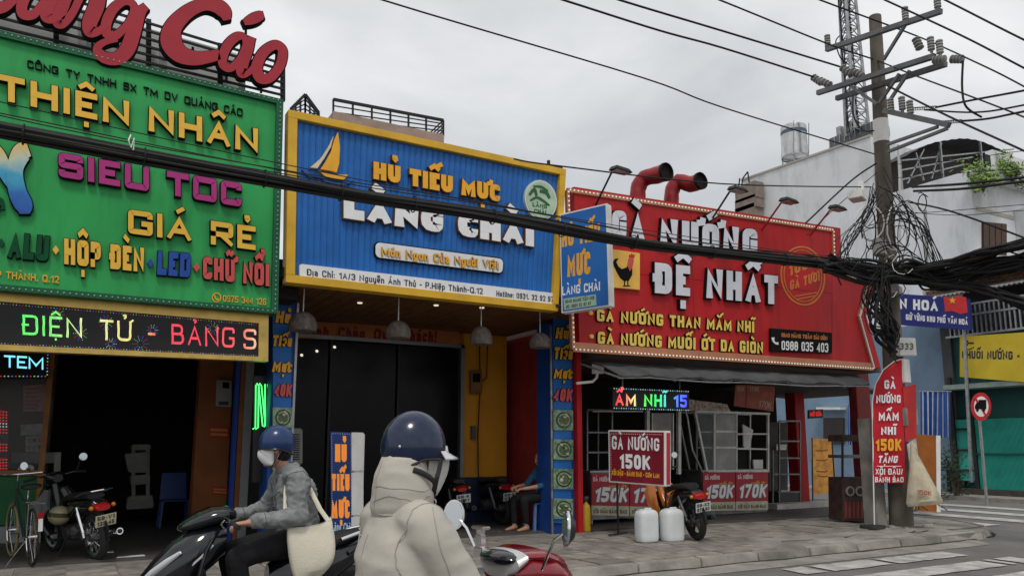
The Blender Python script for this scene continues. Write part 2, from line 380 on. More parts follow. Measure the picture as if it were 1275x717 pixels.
def text(txt, pl, bl, br, h0, h1, parent, mats, t=.2, r=.2, wf=.75, gap=.12, off=.0, depth=.03, rim=0., slant=0., space=.5, name='letter', single=False, tv=0, kindstuff=False):
    """bl, br: baseline ends in photo pixels, h0/h1 cap heights in px at both ends.  Every letter its own object."""
    lay, W = layout(txt, t, wf, gap, space, r)
    BL = pl.at(bl[0], bl[1], off); BR = pl.at(br[0], br[1], off); TL = pl.at(bl[0], bl[1]-h0, off); TR = pl.at(br[0], br[1]-h1, off)
    n = pl.n; outs = []
    def fn(x, y, d):
        u = (x+slant*y)/W
        return (BL*(1-u)+BR*u)*(1-y)+(TL*(1-u)+TR*u)*y+n*d
    big = MB()
    for (x0, wd, sts) in lay:
        mb = big if single else MB()
        for i, s_ in enumerate(sts):
            pts, cl = s_[0], s_[1]; k = s_[2] if len(s_) > 2 else 1.
            pts = [V((p.x+x0, p.y)) for p in pts]; e = i*.0007
            ee = s_[3] if len(s_) > 3 else (1, 1)
            if not cl:   # strokes run to box edges
                Lf, Rt = band([p.copy() for p in pts], cl, t*k, (t/2*k*ee[0], t/2*k*ee[1]))
            else: Lf, Rt = band(pts, cl, t*k)
            def clampb(B_, m_=0):
                if len(s_) > 4:
                    for q in B_:
                        q.y = min(max(q.y, s_[4]-m_), s_[5]+m_); q.x = min(max(q.x, x0-m_), x0+wd+m_)
            clampb(Lf); clampb(Rt)
            if rim:
                if not cl: l2, r2 = band([p.copy() for p in pts], cl, t*k+2*rim, (t/2*k*ee[0]+rim, t/2*k*ee[1]+rim))
                else: l2, r2 = band([p.copy() for p in pts], cl, t*k+2*rim)
                clampb(l2, rim); clampb(r2, rim)
                emit_band(mb, l2, r2, cl, fn, 0, depth*.8+e, 1, 1)
            emit_band(mb, Lf, Rt, cl, fn, 0, depth+e, 0, 1)
        if not single: outs.append(mb.build(name, mats, parent))
    if single: outs.append(tag(big.build(name if name != 'letter' else 'lettering', mats, parent), kind='stuff'))
    return outs
def curve(pts, n=6, closed=False):
    """Catmull-Rom through tuples of any length"""
    o = []; m = len(pts)
    for i in range(m if closed else m-1):
        g = lambda k: pts[k % m] if closed else pts[max(0, min(m-1, k))]
        a, b, c, d = g(i-1), g(i), g(i+1), g(i+2)
        for k in range(n):
            t = k/n; o.append(tuple(.5*((2*b[j])+(-a[j]+c[j])*t+(2*a[j]-5*b[j]+4*c[j]-d[j])*t*t+(-a[j]+3*b[j]-3*c[j]+d[j])*t**3) for j in range(len(b))))
    if not closed: o.append(tuple(pts[-1]))
    return o
def pxband(mb, pl, pts, off, depth, mf=0, ms=1, n=5, closed=False, rim=0, rimdepth=.8):
    """smooth brush stroke traced on plane pl in photo px: pts (x, y, width)"""
    c = curve(pts, n, closed); q = [V(p[:2]) for p in c]; t = [p[2] for p in c]
    fn = lambda x, y, d: pl.at(x, y, off)+pl.n*d
    if rim:
        Lf, Rt = band([p.copy() for p in q], closed, [k+2*rim for k in t], 0 if closed else rim); emit_band(mb, Lf, Rt, closed, fn, 0, depth*rimdepth, ms, ms)
    Lf, Rt = band(q, closed, t); emit_band(mb, Lf, Rt, closed, fn, 0, depth, mf, ms)
def pxpoly(mb, pl, pts, off, depth):
    P_ = [pl.at(x, y, off) for x, y in pts]
    mb.prism(P_, pl.n*depth)
def quad(pl, c, off=0.):       # c: tl, tr, br, bl px
    q = [pl.at(x, y, off) for x, y in c]
    return lambda u, v, d=0.: (q[3]*(1-u)+q[2]*u)*(1-v)+(q[0]*(1-u)+q[1]*u)*v+pl.n*d
def slab(mb, Q, u0, u1, v0, v1, d0, d1):
    mb.hexa([Q(u0, v0, d0), Q(u1, v0, d0), Q(u1, v1, d0), Q(u0, v1, d0)], [Q(u0, v0, d1), Q(u1, v0, d1), Q(u1, v1, d1), Q(u0, v1, d1)])
def bulbs(mb, pts, step, r, mats=1):
    """small bulbs along a polyline; material cycles"""
    k = 0
    for a, b in zip(pts[:-1], pts[1:]):
        L_ = (b-a).length; n = max(1, int(L_/step))
        for i in range(n):
            mb.m = k % mats; k += 1; p = a+(b-a)*((i+.5)/n); mb.ell(p, (r, r, r), 6, 3)
    mb.m = 0
def remesh(mb, vox, smooth=2):
    me = mb.mesh('tmp', [], False); o = bpy.data.objects.new('tmp', me); COL.objects.link(o)
    m = o.modifiers.new('r', 'REMESH'); m.mode = 'VOXEL'; m.voxel_size = vox
    if smooth: s_ = o.modifiers.new('s', 'SMOOTH'); s_.iterations = smooth; s_.factor = .5
    dg = bpy.context.evaluated_depsgraph_get(); dg.update()
    r = bpy.data.meshes.new_from_object(o.evaluated_get(dg)); bpy.data.objects.remove(o); bpy.data.meshes.remove(me)
    return r
def meshobj(name, me, mats, parent=None, smooth=True):
    for m in (mats if isinstance(mats, (list, tuple)) else [mats]): me.materials.append(m)
    me.name = name
    if smooth: me.polygons.foreach_set('use_smooth', [True]*len(me.polygons))
    o = bpy.data.objects.new(name, me); COL.objects.link(o)
    if parent is not None: o.parent = parent
    return o
# ================================================================== SETTING
asphalt = mat('asphalt', (.155, .15, .142), .85, var=.22, scale=1.3, dirt=.5, dcol=(.2, .185, .16), bump=.35, bscale=160)
concrete = mat('concrete', (.28, .262, .235), .85, var=.25, scale=2.2, dirt=.75, dcol=(.07, .065, .06), bump=.4, bscale=50)
paver = mat('paver', (.27, .245, .215), .8, var=.25, scale=3.5, dirt=.85, dcol=(.075, .07, .06), bump=.3, bscale=60, rnd=.22)
roadpaint = mat('road_paint', (.46, .45, .43), .75, var=.25, scale=5, dirt=1., dcol=(.17, .165, .155), bump=.2, bscale=90)
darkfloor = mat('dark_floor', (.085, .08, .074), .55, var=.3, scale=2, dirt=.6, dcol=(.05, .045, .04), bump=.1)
earth = mat('earth', (.12, .11, .09), .95, var=.3, scale=.6, bump=.3)

def struct(o, label=None):
    o['kind'] = 'structure'
    if label: o['label'] = label
    return o
mb = MB(); mb.add([(-1500, -1500, -.02), (1500, -1500, -.02), (1500, 1500, -.02), (-1500, 1500, -.02)], [(0, 1, 2, 3)])
struct(mb.build('ground', earth), 'bare ground beyond the streets')
mb = MB(); mb.add([(-60, -7, 0), (90, -7, 0), (90, 7.55, 0), (-60, 7.55, 0)], [(0, 1, 2, 3)])
mb.add([(12.8, 7.55, 0), (22.2, 7.55, 0), (22.2, 60, 0), (15.0, 60, 0), (15., 9.8, 0)], [(0, 1, 2, 3, 4)])
struct(mb.build('road', asphalt), 'grey worn asphalt street meeting a side street')
# pavement (its outline has a round corner at the side street)
arc = [(12.8+2.2*sin(a*pi/2/8), 9.8-2.2*cos(a*pi/2/8)) for a in range(9)]
out = [(-14, 7.6)]+arc+[(15.0, 60), (-14, 60)]
mb = MB(); mb.prism([V((x, y, -.02)) for x, y in out], (0, 0, .135))
pav = struct(mb.build('pavement', concrete), 'grey paved sidewalk in front of the shops')
# slabs: individually laid pavers, two sizes of rows
rnd = random.Random(3)
def slabmesh(k):
    m = MB(); r2 = random.Random(k); m.box(-.242, .242, -.242, .242, 0, .035)
    for i in (1, 3, 5, 7): m.v[i].z += r2.uniform(-.004, .004)
    return m.mesh('paving_slab', paver, False, bevel=.006)
sm = [slabmesh(k) for k in range(8)]
cnt = 0
for j in range(6):
    for i in range(60):
        x = -3.2+i*.5+(.25 if j % 2 else 0)*0; y = 7.98+j*.5
        if x > 8.6-j*.0 and not (x < 12.6 and j in (2, 3, 4, 5) and x > 8.6): continue
        if x > 10.5 and rnd.random() < .25: continue
        if x < .8 and j < 2 or (x < -1.2 and j < 3): continue
        if cnt >= 255: continue
        o = bpy.data.objects.new('paving_slab', sm[rnd.randrange(8)]); COL.objects.link(o); o.parent = pav
        o.location = (x, y, .093+rnd.uniform(-.003, .003)); o.rotation_euler = (rnd.uniform(-.006, .006), rnd.uniform(-.006, .006), rnd.choice((0, pi/2, pi))+rnd.uniform(-.008, .008)); cnt += 1
# broken cement patches at the corner
for (x, y, s_) in ((11.3, 8.1, .7), (12.9, 8.4, .9), (10.0, 7.95, .5), (13.6, 9.3, .8)):
    m = MB(); n = 14; ring = [(x+s_*1.25*cos(2*pi*k/n)*rnd.uniform(.8, 1.15), y+s_*.42*sin(2*pi*k/n)*rnd.uniform(.75, 1.2)) for k in range(n)]
    m.add([(a, b, .117) for a, b in ring]+[(x+(a-x)*.75, y+(b-y)*.75, .145+rnd.uniform(-.01, .01)) for a, b in ring]+[(x, y, .15)],
          [(k, (k+1) % n, n+(k+1) % n, n+k) for k in range(n)]+[(n+k, n+(k+1) % n, 2*n) for k in range(n)])
    p = m.build('cement_patch', concrete, pav, world=True); p.parent = pav
# rubble along the pole foot
m = MB()
for k in range(26):
    a = rnd.uniform(0, 2*pi); r_ = rnd.uniform(.22, .5); s_ = rnd.uniform(.02, .06)
    m.ell((12.75+r_*cos(a)*1.5, 8.6+r_*sin(a)*.6, .12+s_*.4), (s_*1.2, s_, s_*.7), 7, 4, Matrix.Rotation(a, 3, 'Z'))
tag(m.build('rubble', concrete), 'loose broken cement lumps round the foot of the utility pole', 'rubble', kind='stuff')
# kerb stones
kpts = [(x, 7.6) for x in [-6+1.0*i for i in range(19)]]+arc[1:]+[(15.0, 9.8+1.0*i) for i in range(1, 9)]
kst = mat('kerbstone', (.27, .25, .22), .85, var=.25, scale=3, dirt=.7, dcol=(.07, .065, .06), bump=.4, bscale=40, rnd=.22)
for (a, b) in zip(kpts[:-1], kpts[1:]):
    A = V((*a, 0)); B = V((*b, 0)); d = (B-A).normalized(); n = V((d.y, -d.x, 0)); A += d*.008; B -= d*.008
    m = MB(); m.hexa([A-n*.12-V((0, 0, .01)), B-n*.12-V((0, 0, .01)), B+n*.04-V((0, 0, .01)), A+n*.04-V((0, 0, .01))],
                     [A-n*.12+V((0, 0, .128)), B-n*.12+V((0, 0, .128+rnd.uniform(-.012, .004))), B+n*rnd.uniform(.005, .025)+V((0, 0, .125+rnd.uniform(-.02, 0))), A+n*rnd.uniform(.005, .025)+V((0, 0, .125+rnd.uniform(-.02, 0)))])
    m.build('kerb_stone', kst, pav, world=True, bevel=.01)
# gutter apron (cement strip next to the kerb)
mb = MB(); g0 = [(-14, 7.55), (12.8, 7.55)]
mb.add([(-14, 7.12, .006), (12.6, 7.12, .006), (12.8, 7.556, .02), (-14, 7.556, .02)], [(0, 1, 2, 3)])
struct(mb.build('gutter', concrete), 'cement gutter strip along the kerb')
# road paint
mb = MB()
for i, (y0, x0, x1) in enumerate(((6.78, 7.7, 11.0), (6.0, 7.9, 11.3), (5.2, 8.1, 11.6), (4.4, 8.3, 11.8))):
    n_ = 26; lo = [(x0+(x1-x0)*k/n_, y0-.22+rnd.uniform(-.018, .018), .012) for k in range(n_+1)]; hi = [(x0+.05+(x1-x0)*k/n_, y0+.2+rnd.uniform(-.018, .018), .012) for k in range(n_+1)]
    for k in range(n_):
        if rnd.random() < .05: continue
        mb.add([lo[k], lo[k+1], hi[k+1], hi[k]], [(0, 1, 2, 3)])
z1 = struct(mb.build('crosswalk', roadpaint), 'worn white zebra bars on the main street')
mb = MB()
for x0 in (15.55, 16.95, 18.45, 20.0): mb.add([(x0-.3, 8.75, .012), (x0+.3, 8.75, .012), (x0+.33, 12.6, .012), (x0-.27, 12.6, .012)], [(0, 1, 2, 3)])
struct(mb.build('crosswalk', roadpaint), 'worn white zebra bars across the side street')
# far pavement in front of the teal wall
mb = MB(); mb.prism([V(p) for p in ((22.2, 7.8, -.02), (60, 7.8, -.02), (60, 60, -.02), (22.2, 60, -.02))], (0, 0, .13))
struct(mb.build('sidewalk', concrete), 'raised sidewalk on the far side of the side street')
# faint cracks with soil along the corner
m = MB(); m.m = 0
for k in range(3):
    pts = [V((9.2+k*1.3, 8.25-.1*k, .131))]
    for i in range(9): pts.append(pts[-1]+V((rnd.uniform(.15, .3), rnd.uniform(-.1, .09), 0)))
    m.tube(pts, .009, 5, sq=.5)
m.build('crack', mat('soil', (.035, .03, .025), .95), pav)
m = MB(); pts_ = [V((-6+.4*k, 7.53+.02*sin(k*1.7)+rnd.uniform(-.015, .015), .018)) for k in range(47)]+[V((a+.05, b-.06, .012)) for a, b in arc[2:]]; m.tube(pts_, [(rnd.uniform(.015, .05), .008) for _ in pts_], 6, up=V((0, 0, 1))); tag(m.build('gutter_dirt', MC['soil'], None), 'dark line of dirt lying along the foot of the kerb', 'dirt', kind='stuff')
m = MB()
for k in range(150):
    x, y = rnd.uniform(-1, 14), rnd.choice((rnd.uniform(7.2, 7.5), rnd.uniform(7.7, 11.5))); z = .012 if y < 7.6 else .148; s_ = rnd.uniform(.008, .028); a = rnd.uniform(0, 6.3); c_ = V((x, y, z)); u_ = V((cos(a), sin(a), 0))*s_; w_ = V((-sin(a), cos(a), .3))*s_*.5; m.m = k % 3; m.add([c_-u_, c_+w_, c_+u_, c_-w_*.6+V((0, 0, .003))], [(0, 1, 2, 3)])
tag(m.build('litter', [mat('dry_leaf', (.16, .1, .05), .8), mat('paper_bit', (.45, .44, .4), .8), mat('butt', (.3, .22, .12), .8)], None), 'tiny dry leaves and paper bits scattered on pavement and gutter', 'litter', kind='stuff')

# ================================================================== SHARED MATERIALS
black = mat('black_metal', (.02, .02, .022), .5, var=.2)
steel = mat('galvanised_steel', (.36, .37, .38), .42, .8, var=.2, scale=9, dirt=.4)
gold = mat('gold_trim', (.62, .42, .12), .35, .7, var=.15, scale=6, dirt=.3)
yellowp = mat('yellow_frame', (.72, .42, .035), .5, var=.12, scale=3, dirt=.35, dcol=(.3, .17, .03))
greenp = mat('green_panel', (.028, .36, .09), .42, var=.12, scale=1.5, dirt=.6, dcol=(.012, .17, .05), streak=3.5)
greend = mat('green_frame', (.01, .1, .045), .5, var=.15)
bluep = mat('blue_panel', (.018, .14, .46), .45, var=.13, scale=2, dirt=.4, dcol=(.01, .06, .22), rnd=.05)
redp = mat('red_panel', (.48, .014, .018), .55, var=.12, scale=1.5, dirt=.6, dcol=(.2, .01, .012), streak=3.5)
redscript = mat('script_red', (.40, .025, .04), .45, var=.08, scale=3, dirt=.25, dcol=(.25, .02, .03))
blk = mat('letter_side', (.009, .009, .01), .8, spec=.1)
yel = mat('letter_yellow', (.85, .5, .06), .45, var=.06, scale=5)
yel2 = mat('letter_gold', (.85, .42, .03), .45, var=.08, scale=5)
mag = mat('letter_magenta', (.42, .03, .2), .45, var=.08, scale=5)
dgreen = mat('letter_dark_green', (.004, .075, .03), .6, spec=.15)
lblue = mat('letter_blue', (.015, .07, .36), .45)
lred = mat('letter_red', (.62, .09, .08), .45, var=.08)
white = mat('letter_white', (.83, .83, .84), .45, var=.05, scale=6, dirt=.15, dcol=(.5, .5, .5))
whitep = mat('white_paint', (.78, .77, .74), .6, var=.08, scale=3, dirt=.35, dcol=(.4, .38, .34))
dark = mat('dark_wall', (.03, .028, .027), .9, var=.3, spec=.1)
bulb = mat('bulb_white', (.9, .92, .85), .3, emit=.2, ecol=(1, 1, .9))
bulb2 = mat('bulb_dim', (.42, .6, .48), .3)
glass = mat('dark_glass', (.006, .006, .007), .2, var=.05, spec=.12)
wood = mat('wood_slats', (.16, .075, .03), .6, var=.3, scale=5, bump=.1)
orange = mat('orange_wall', (.62, .27, .02), .7, var=.12, scale=1.5, dirt=.5, dcol=(.3, .12, .02), bump=.1)
rust = mat('orange_column', (.3, .1, .035), .75, var=.2, scale=2, dirt=.5, dcol=(.12, .05, .03))
maroon = mat('maroon_wall', (.38, .04, .035), .8, var=.2)
chrome = mat('chrome', (.75, .75, .76), .15, 1.0, var=.08)
rubber = mat('rubber', (.022, .022, .022), .75, var=.25)
plastic = mat('black_plastic', (.018, .018, .02), .32, var=.15, coat=.15)
cable = mat('cable_black', (.018, .018, .018), .65, var=.2)

# ================================================================== BUILDINGS
def B(mb, name, m, root, **k): return mb.build(name, m, root, **k)
# ---- sign shop on the left
r = thing('shop_building', (-2, 13.5, .13), 'dark open-fronted sign maker shop under the big green board', 'shop')
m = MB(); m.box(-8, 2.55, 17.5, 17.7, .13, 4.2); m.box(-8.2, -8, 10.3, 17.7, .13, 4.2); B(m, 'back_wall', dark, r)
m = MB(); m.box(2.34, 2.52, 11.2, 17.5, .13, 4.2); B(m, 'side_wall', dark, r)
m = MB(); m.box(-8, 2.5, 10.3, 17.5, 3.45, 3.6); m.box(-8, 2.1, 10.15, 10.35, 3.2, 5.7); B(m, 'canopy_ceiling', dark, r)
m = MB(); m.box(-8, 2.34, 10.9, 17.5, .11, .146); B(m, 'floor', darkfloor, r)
q = PY(13.4)
def span(pl, x0, x1, y=500): return pl.at(x0, y).x, pl.at(x1, y).x
xa, xb = span(q, 247, 289); m = MB(); m.box(xa, xb, 13.4, 13.75, .146, 3.45); B(m, 'column', rust, r, bevel=.01)
xa, xb = span(q, 56, 63); m = MB(); m.box(xa, xb, 13.3, 13.4, .146, 3.45); B(m, 'door_post', mat('varnished_wood', (.3, .12, .03), .5, var=.2, bump=.1), r)
# booth front: green lower panel, wooden sill, glass
vw = MC['varnished_wood']; grn = mat('green_counter', (.015, .14, .04), .5, var=.2, scale=2, dirt=.4)
xs = q.at(55, 600).x; m = MB(); m.box(-6, xs, 13.42, 13.5, .4, 1.08); B(m, 'counter_front', grn, r)
m = MB(); m.box(-6, xs, 13.4, 13.52, .15, .38); B(m, 'counter_plinth', mat('grey_tile', (.3, .32, .32), .5, var=.15), r)
m = MB(); m.box(-6, xs, 13.36, 13.5, 1.09, 1.17); m.box(-6, xs, 13.36, 13.5, 2.62, 2.72); B(m, 'sill', vw, r)
m = MB(); m.box(-6, xs, 13.44, 13.45, 1.18, 2.61); B(m, 'window_pane', mat('clear_glass', (.9, .92, .92), .05, trans=.95, var=0), r)
m = MB(); m.box(-6, xs, 14.8, 14.9, .2, 3.4); B(m, 'partition', mat('brown_wall', (.09, .06, .045), .8, var=.3), r)
# ---- noodle shop (blue)
r = thing('shop_building', (4.8, 12.8, .13), 'yellow walled noodle shop with dark glass front under the blue board', 'shop')
bp = PY(10.8); x1, x2 = span(bp, 337, 365); x3, x4 = span(bp, 686, 714)
bpil = mat('blue_pillar', (.012, .06, .27), .5, var=.15, scale=2, dirt=.4, dcol=(.006, .03, .12))
X2R = x2
for (a, b) in ((x1, x2), (x3, x4)):
    m = MB(); m.box(a, b, 10.8, 11.25, .12, 3.55); B(m, 'pillar', bpil, r, bevel=.008)
    m = MB(); m.box(b-.012 if a == x1 else a-.02, b+.02 if a == x1 else a+.012, 10.775, 10.8, .12, 3.5); B(m, 'edge_strip', steel, r)
m = MB(); m.box(x4+.005, x4+.1, 10.7, 11.2, .12, 3.1); B(m, 'red_post', redp, r)
m = MB()
for k in range(26):
    a = 2.3+k*(7.2-2.3)/26; m.box(a+.004, a+(7.2-2.3)/26-.008, 10.0, 13.0, 3.62, 3.66)
B(m, 'ceiling_slats', wood, r)['kind'] = 'stuff'
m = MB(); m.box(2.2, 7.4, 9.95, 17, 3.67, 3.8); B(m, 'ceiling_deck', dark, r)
q = PY(13.0); xd0, xd1 = span(q, 350, 571); xy1 = q.at(631, 500).x
zt = q.at(470, 427).z
m = MB(); m.box(xd1+.07, xy1, 13.0, 13.25, .95, 3.62); m.box(xy1-.12, xy1, 13.25, 15., .13, 3.62); B(m, 'yellow_wall', orange, r, bevel=.008)
m = MB(); m.box(xd1+.07, xy1+.02, 12.97, 13.0, .13, .95); B(m, 'blue_dado', mat('dado_blue', (.012, .022, .06), .5), r)
m = MB(); m.box(2.5, xd1+.07, 12.95, 13.1, zt+.06, 3.6); B(m, 'lintel_board', mat('lintel_orange', (.36, .13, .03), .6, var=.2, scale=2), r)
m = MB(); m.box(xd1, xd1+.07, 12.9, 13.05, .13, zt+.06); m.box(2.5, xd1+.07, 12.9, 13.05, zt, zt+.06); B(m, 'door_frame', mat('alu_frame', (.25, .26, .27), .4, .6), r)
for k in range(3):
    a = 2.5+k*(xd1-2.5)/3; b = a+(xd1-2.5)/3
    m = MB(); m.box(a+.03, b-.03, 12.98, 13.0, .2, zt-.02); gp = B(m, 'glass_panel', glass, r)
    m = MB(); m.box(a, a+.035, 12.95, 13.02, .14, zt-.005); m.box(a+.035, b-.002, 12.95, 13.02, .14, .2); B(m, 'panel_frame', black, gp)
m = MB(); m.box(xy1+.13, 7.44, 13.4, 13.5, .13, 3.62); B(m, 'maroon_wall', maroon, r)
m = MB(); m.box(7.45, 7.55, 11.3, 17, .13, 3.6); B(m, 'maroon_side_wall', maroon, r)
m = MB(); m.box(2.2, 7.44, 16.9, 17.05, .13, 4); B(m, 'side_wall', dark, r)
m = MB(); m.box(2.36, 7.5, 11.0, 16.9, .11, .142); B(m, 'floor', darkfloor, r)
# iron back gate in the maroon recess
g = MB(); qa = PY(13.3)
for px in range(640, 664, 4): p = qa.at(px, 560); g.box(p.x-.01, p.x+.01, 13.28, 13.3, .2, 1.6)
for z in (.25, .9, 1.55): g.box(qa.at(638, 560).x, qa.at(664, 560).x, 13.26, 13.3, z-.015, z+.015)
B(g, 'back_gate', black, r)
# ceiling downlights, then glints on the door glass
for (px, py) in ((448, 378), (543, 381), (600, 384), (657, 386)):
    p = G(px, py, 3.6); m = MB(); m.lathe([(.0, 0), (.035, 0), (.04, .012)], (p.x, p.y, 3.603), seg=12); B(m, 'downlight_or_glint', mat('downlight_or_glint', (.9, .85, .7), emit=.6, ecol=(1, .9, .7)), r)
for (px, py) in ((376, 442), (395, 437), (417, 432)):  # glowing discs set on the door glass imitate reflected ceiling lights
    p = PY(12.9).at(px, py); m = MB(); m.lathe([(0, 0), (.022, 0), (.026, .01)], (p.x, 12.93, p.z), (0, -1, .3), seg=10); B(m, 'downlight_or_glint', MC['downlight_or_glint'], r)
# upper roof: beige parapet and terrace railing
m = MB(); P1 = PY(12.2).at(415, 140); P2 = PY(12.2).at(553, 168)
m.box(P1.x, P2.x, 12.2, 15, 3.8, P2.z+.0); B(m, 'parapet', mat('beige_wall', (.42, .3, .24), .8, var=.12, dirt=.4), r)
def railing(root, pl, a, b, rails, posts, name='railing', w=.03):
    """a, b: (x, ytop, ybot) px at both ends"""
    A0, A1, B0, B1 = pl.at(a[0], a[2]), pl.at(a[0], a[1]), pl.at(b[0], b[2]), pl.at(b[0], b[1])
    m = MB()
    for k in range(rails):
        t = k/(rails-1) if rails > 1 else 1; t = .12+.88*t; m.bar(A0.lerp(A1, t), B0.lerp(B1, t), w*(1.5 if k == rails-1 else .6))
    m.build('rail', black, root)
    for k in range(posts+1):
        t = k/posts; p = MB(); p.bar(A0.lerp(B0, t), A1.lerp(B1, t), w); p.build('rail_post', black, root)
rr = thing('terrace_railing', PY(12.2).at(470, 170), 'black steel balustrade on the roof terrace above the blue board', 'railing')
railing(rr, PY(12.25), (415, 124, 160), (552, 150, 170), 5, 6)
e0 = PY(12.25).at(552, 150); e1 = PY(12.25).at(552, 170)
m = MB()
for k in range(5): z = e1.z+(e0.z-e1.z)*(.12+.88*k/4); m.bar((e0.x, 12.25, z), (e0.x+.05, 14.2, z), .02)
m.build('rail', black, rr)
rr = thing('terrace_railing', PY(12.2).at(380, 140), 'small peaked piece of black railing left of the long roof balustrade', 'railing')
railing(rr, PY(12.4), (362, 136, 141), (380, 118, 145), 5, 3); railing(rr, PY(12.4), (380, 118, 145), (397, 141, 150), 5, 3)
# ---- grill shop (red)
r = thing('shop_building', (11, 12.5, .13), 'dark open grill shop with red posts under the red board', 'shop')
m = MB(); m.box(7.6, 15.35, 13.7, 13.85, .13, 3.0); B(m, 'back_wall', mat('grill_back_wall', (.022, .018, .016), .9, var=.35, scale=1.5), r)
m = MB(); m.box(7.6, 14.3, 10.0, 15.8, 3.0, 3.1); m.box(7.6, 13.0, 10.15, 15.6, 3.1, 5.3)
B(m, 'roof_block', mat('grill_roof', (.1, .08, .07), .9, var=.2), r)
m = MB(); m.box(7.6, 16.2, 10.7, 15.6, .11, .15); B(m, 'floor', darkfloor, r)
for (px, py, w_, Y) in ((1003, 628, .34, 13.05),):
    p = G(px, py, .15); m = MB(); m.box(p.x-w_/2, p.x+w_/2, p.y, p.y+.3, .15, 3.0); B(m, 'post', redp, r, bevel=.01)
q = PY(11.0); xa, xb = span(q, 1067, 1084); m = MB(); m.box(xa, xb, 11.0, 11.2, .13, 3.2); B(m, 'post', mat('dark_red_post', (.12, .012, .012), .6), r, bevel=.01)
m = MB(); m.hexa([V((13.2, 11.1, 2.86)), V((16.3, 11.1, 2.72)), V((16.3, 14.0, 2.72)), V((13.2, 14.0, 2.86))], [V((13.2, 11.1, 2.9)), V((16.3, 11.1, 2.76)), V((16.3, 14., 2.76)), V((13.2, 14., 2.9))]); B(m, 'side_canopy', mat('side_canopy', (.09, .085, .08), .8, var=.3), r)
# step tiled edge in front of the shop
a = G(968, 634, .15); b = G(1046, 628, .15)
m = MB(); m.box(a.x, b.x, min(a.y, b.y), min(a.y, b.y)+.35, .15, .26); B(m, 'door_step', mat('pale_tile', (.5, .48, .44), .5, dirt=.4), r)
# awning over the front (thin tarpaulin with folds) - separate thing
aw = thing('awning', (10.5, 10, 2.7), 'drooping grey tarpaulin awning under the red board', 'awning')
m = MB(); F = PY(9.7); n = 40
fr = [F.at(770+(1083-770)*k/n, 466+(479-466)*k/n+1.3*sin(k*.9)+.8*sin(k*2.3)) for k in range(n+1)]
bk = [PY(10.15).at(733+(1065-733)*k/n, 450+(466-450)*k/n) for k in range(n+1)]
for lay in (0, -.015):
    b0 = len(m.v)
    for k in range(n+1):
        m.v += [bk[k]+V((0, 0, lay)), (bk[k]*.5+fr[k]*.5)+V((0, 0, lay+.03+.012*sin(k*1.7))), fr[k]+V((0, 0, lay)), fr[k]+V((0, 0, lay-.025))]
    for k in range(n):
        for j in range(3): m.f.append([b0+k*4+j, b0+k*4+4+j, b0+k*4+5+j, b0+k*4+1+j]); m.mi.append(0)
m.build('tarpaulin', mat('tarp', (.085, .085, .09), .6, var=.25, scale=3, dirt=.5, bump=.15, bscale=20), aw, smooth=True)
for t in (0, 9, 18, 27, 36):
    m = MB(); m.bar(bk[t]+V((0, .2, -.02)), fr[t]+V((0, 0, -.04)), .03); m.build('awning_rib', steel, aw)
m = MB(); m.tube([p+V((0, .01, -.055)) for p in fr[::5]], .013, 6); m.build('front_rail', steel, aw)
# ================================================================== SIGNS
def board(name, loc, label, cat='sign'): return thing(name, loc, label, cat)
# ---------- big green board
pl = PY(9.9)
r = board('sign_board', (0, 9.9, 4.5), 'big green advertising board with raised gold, purple and red letters over the left shop')
crn = [(-262, -24), (352, 126), (345, 391), (-262, 340)]
Q = quad(pl, crn)
m = MB(); slab(m, Q, .008, .985, .015, .985, -.22, 0); m.build('panel', greenp, r)
m = MB()
for (u0, u1, v0, v1) in ((0, 1, .975, 1), (0, 1, 0, .022), (0, .007, .022, .975), (.982, 1, .022, .975)): slab(m, Q, u0, u1, v0, v1, -.25, .05)
m.build('frame', greend, r)
m = MB(); bulbs(m, [Q(.003, .99, .055), Q(.992, .99, .055), Q(.992, .01, .055), Q(.003, .01, .055)], .06, .009)
m.build('light_strip', bulb2, r)['kind'] = 'stuff'
T = text
T('CÔNG TY TNHH SX TM DV QUẢNG CÁO', pl, (34, 85), (302, 146), 9.5, 9.5, r, [blk, blk], t=.17, wf=.95, gap=.16, r=.15, depth=.02, space=.75)
T('THIỆN NHÂN', pl, (-2, 127), (320, 193.5), 32, 30.5, r, [yel, blk], t=.23, wf=1.02, gap=.2, r=.16, depth=.07, rim=.035, space=.35)
T('SIÊU TỐC', pl, (73, 222), (299.5, 259.5), 30, 29, r, [mag, blk], t=.25, wf=1.1, gap=.2, r=.08, depth=.07, rim=.04, space=.35)
T('GIÁ RẺ', pl, (159, 292), (317, 313), 29.5, 29, r, [yel, blk], t=.22, wf=1.05, gap=.18, r=.08, depth=.07, rim=.035, space=.45)
for (tx, a, b, h0, h1, mt, kw) in (('*', (-3, 318), (6, 319), 22, 22, dgreen, {}), ('ALU', (9.5, 322), (60, 326.5), 32, 31, dgreen, dict(slant=.1)), ('HỘP ĐÈN', (80, 330), (179, 340), 32, 30, yel, {}), ('LED', (195, 343), (236, 346.5), 29.5, 30, lblue, dict(slant=.06)), ('CHỮ NỔI', (252, 348), (334, 357.5), 27.5, 27.5, lred, {})):
    if tx == '*': continue
    T(tx, pl, a, b, h0, h1, r, [mt, blk], t=.27, wf=.72, gap=.13, r=.1, depth=.06, rim=.035, space=.5, **kw)
for (x, y, mt) in ((2, 303, dgreen), (69.5, 312, yel), (187, 328, lblue), (244, 333.5, lred)):
    m = MB(); pxpoly(m, pl, [(x-4, y), (x, y-5.5), (x+4, y+.6), (x, y+6)], 0, .045); m.build('diamond', mt, r)
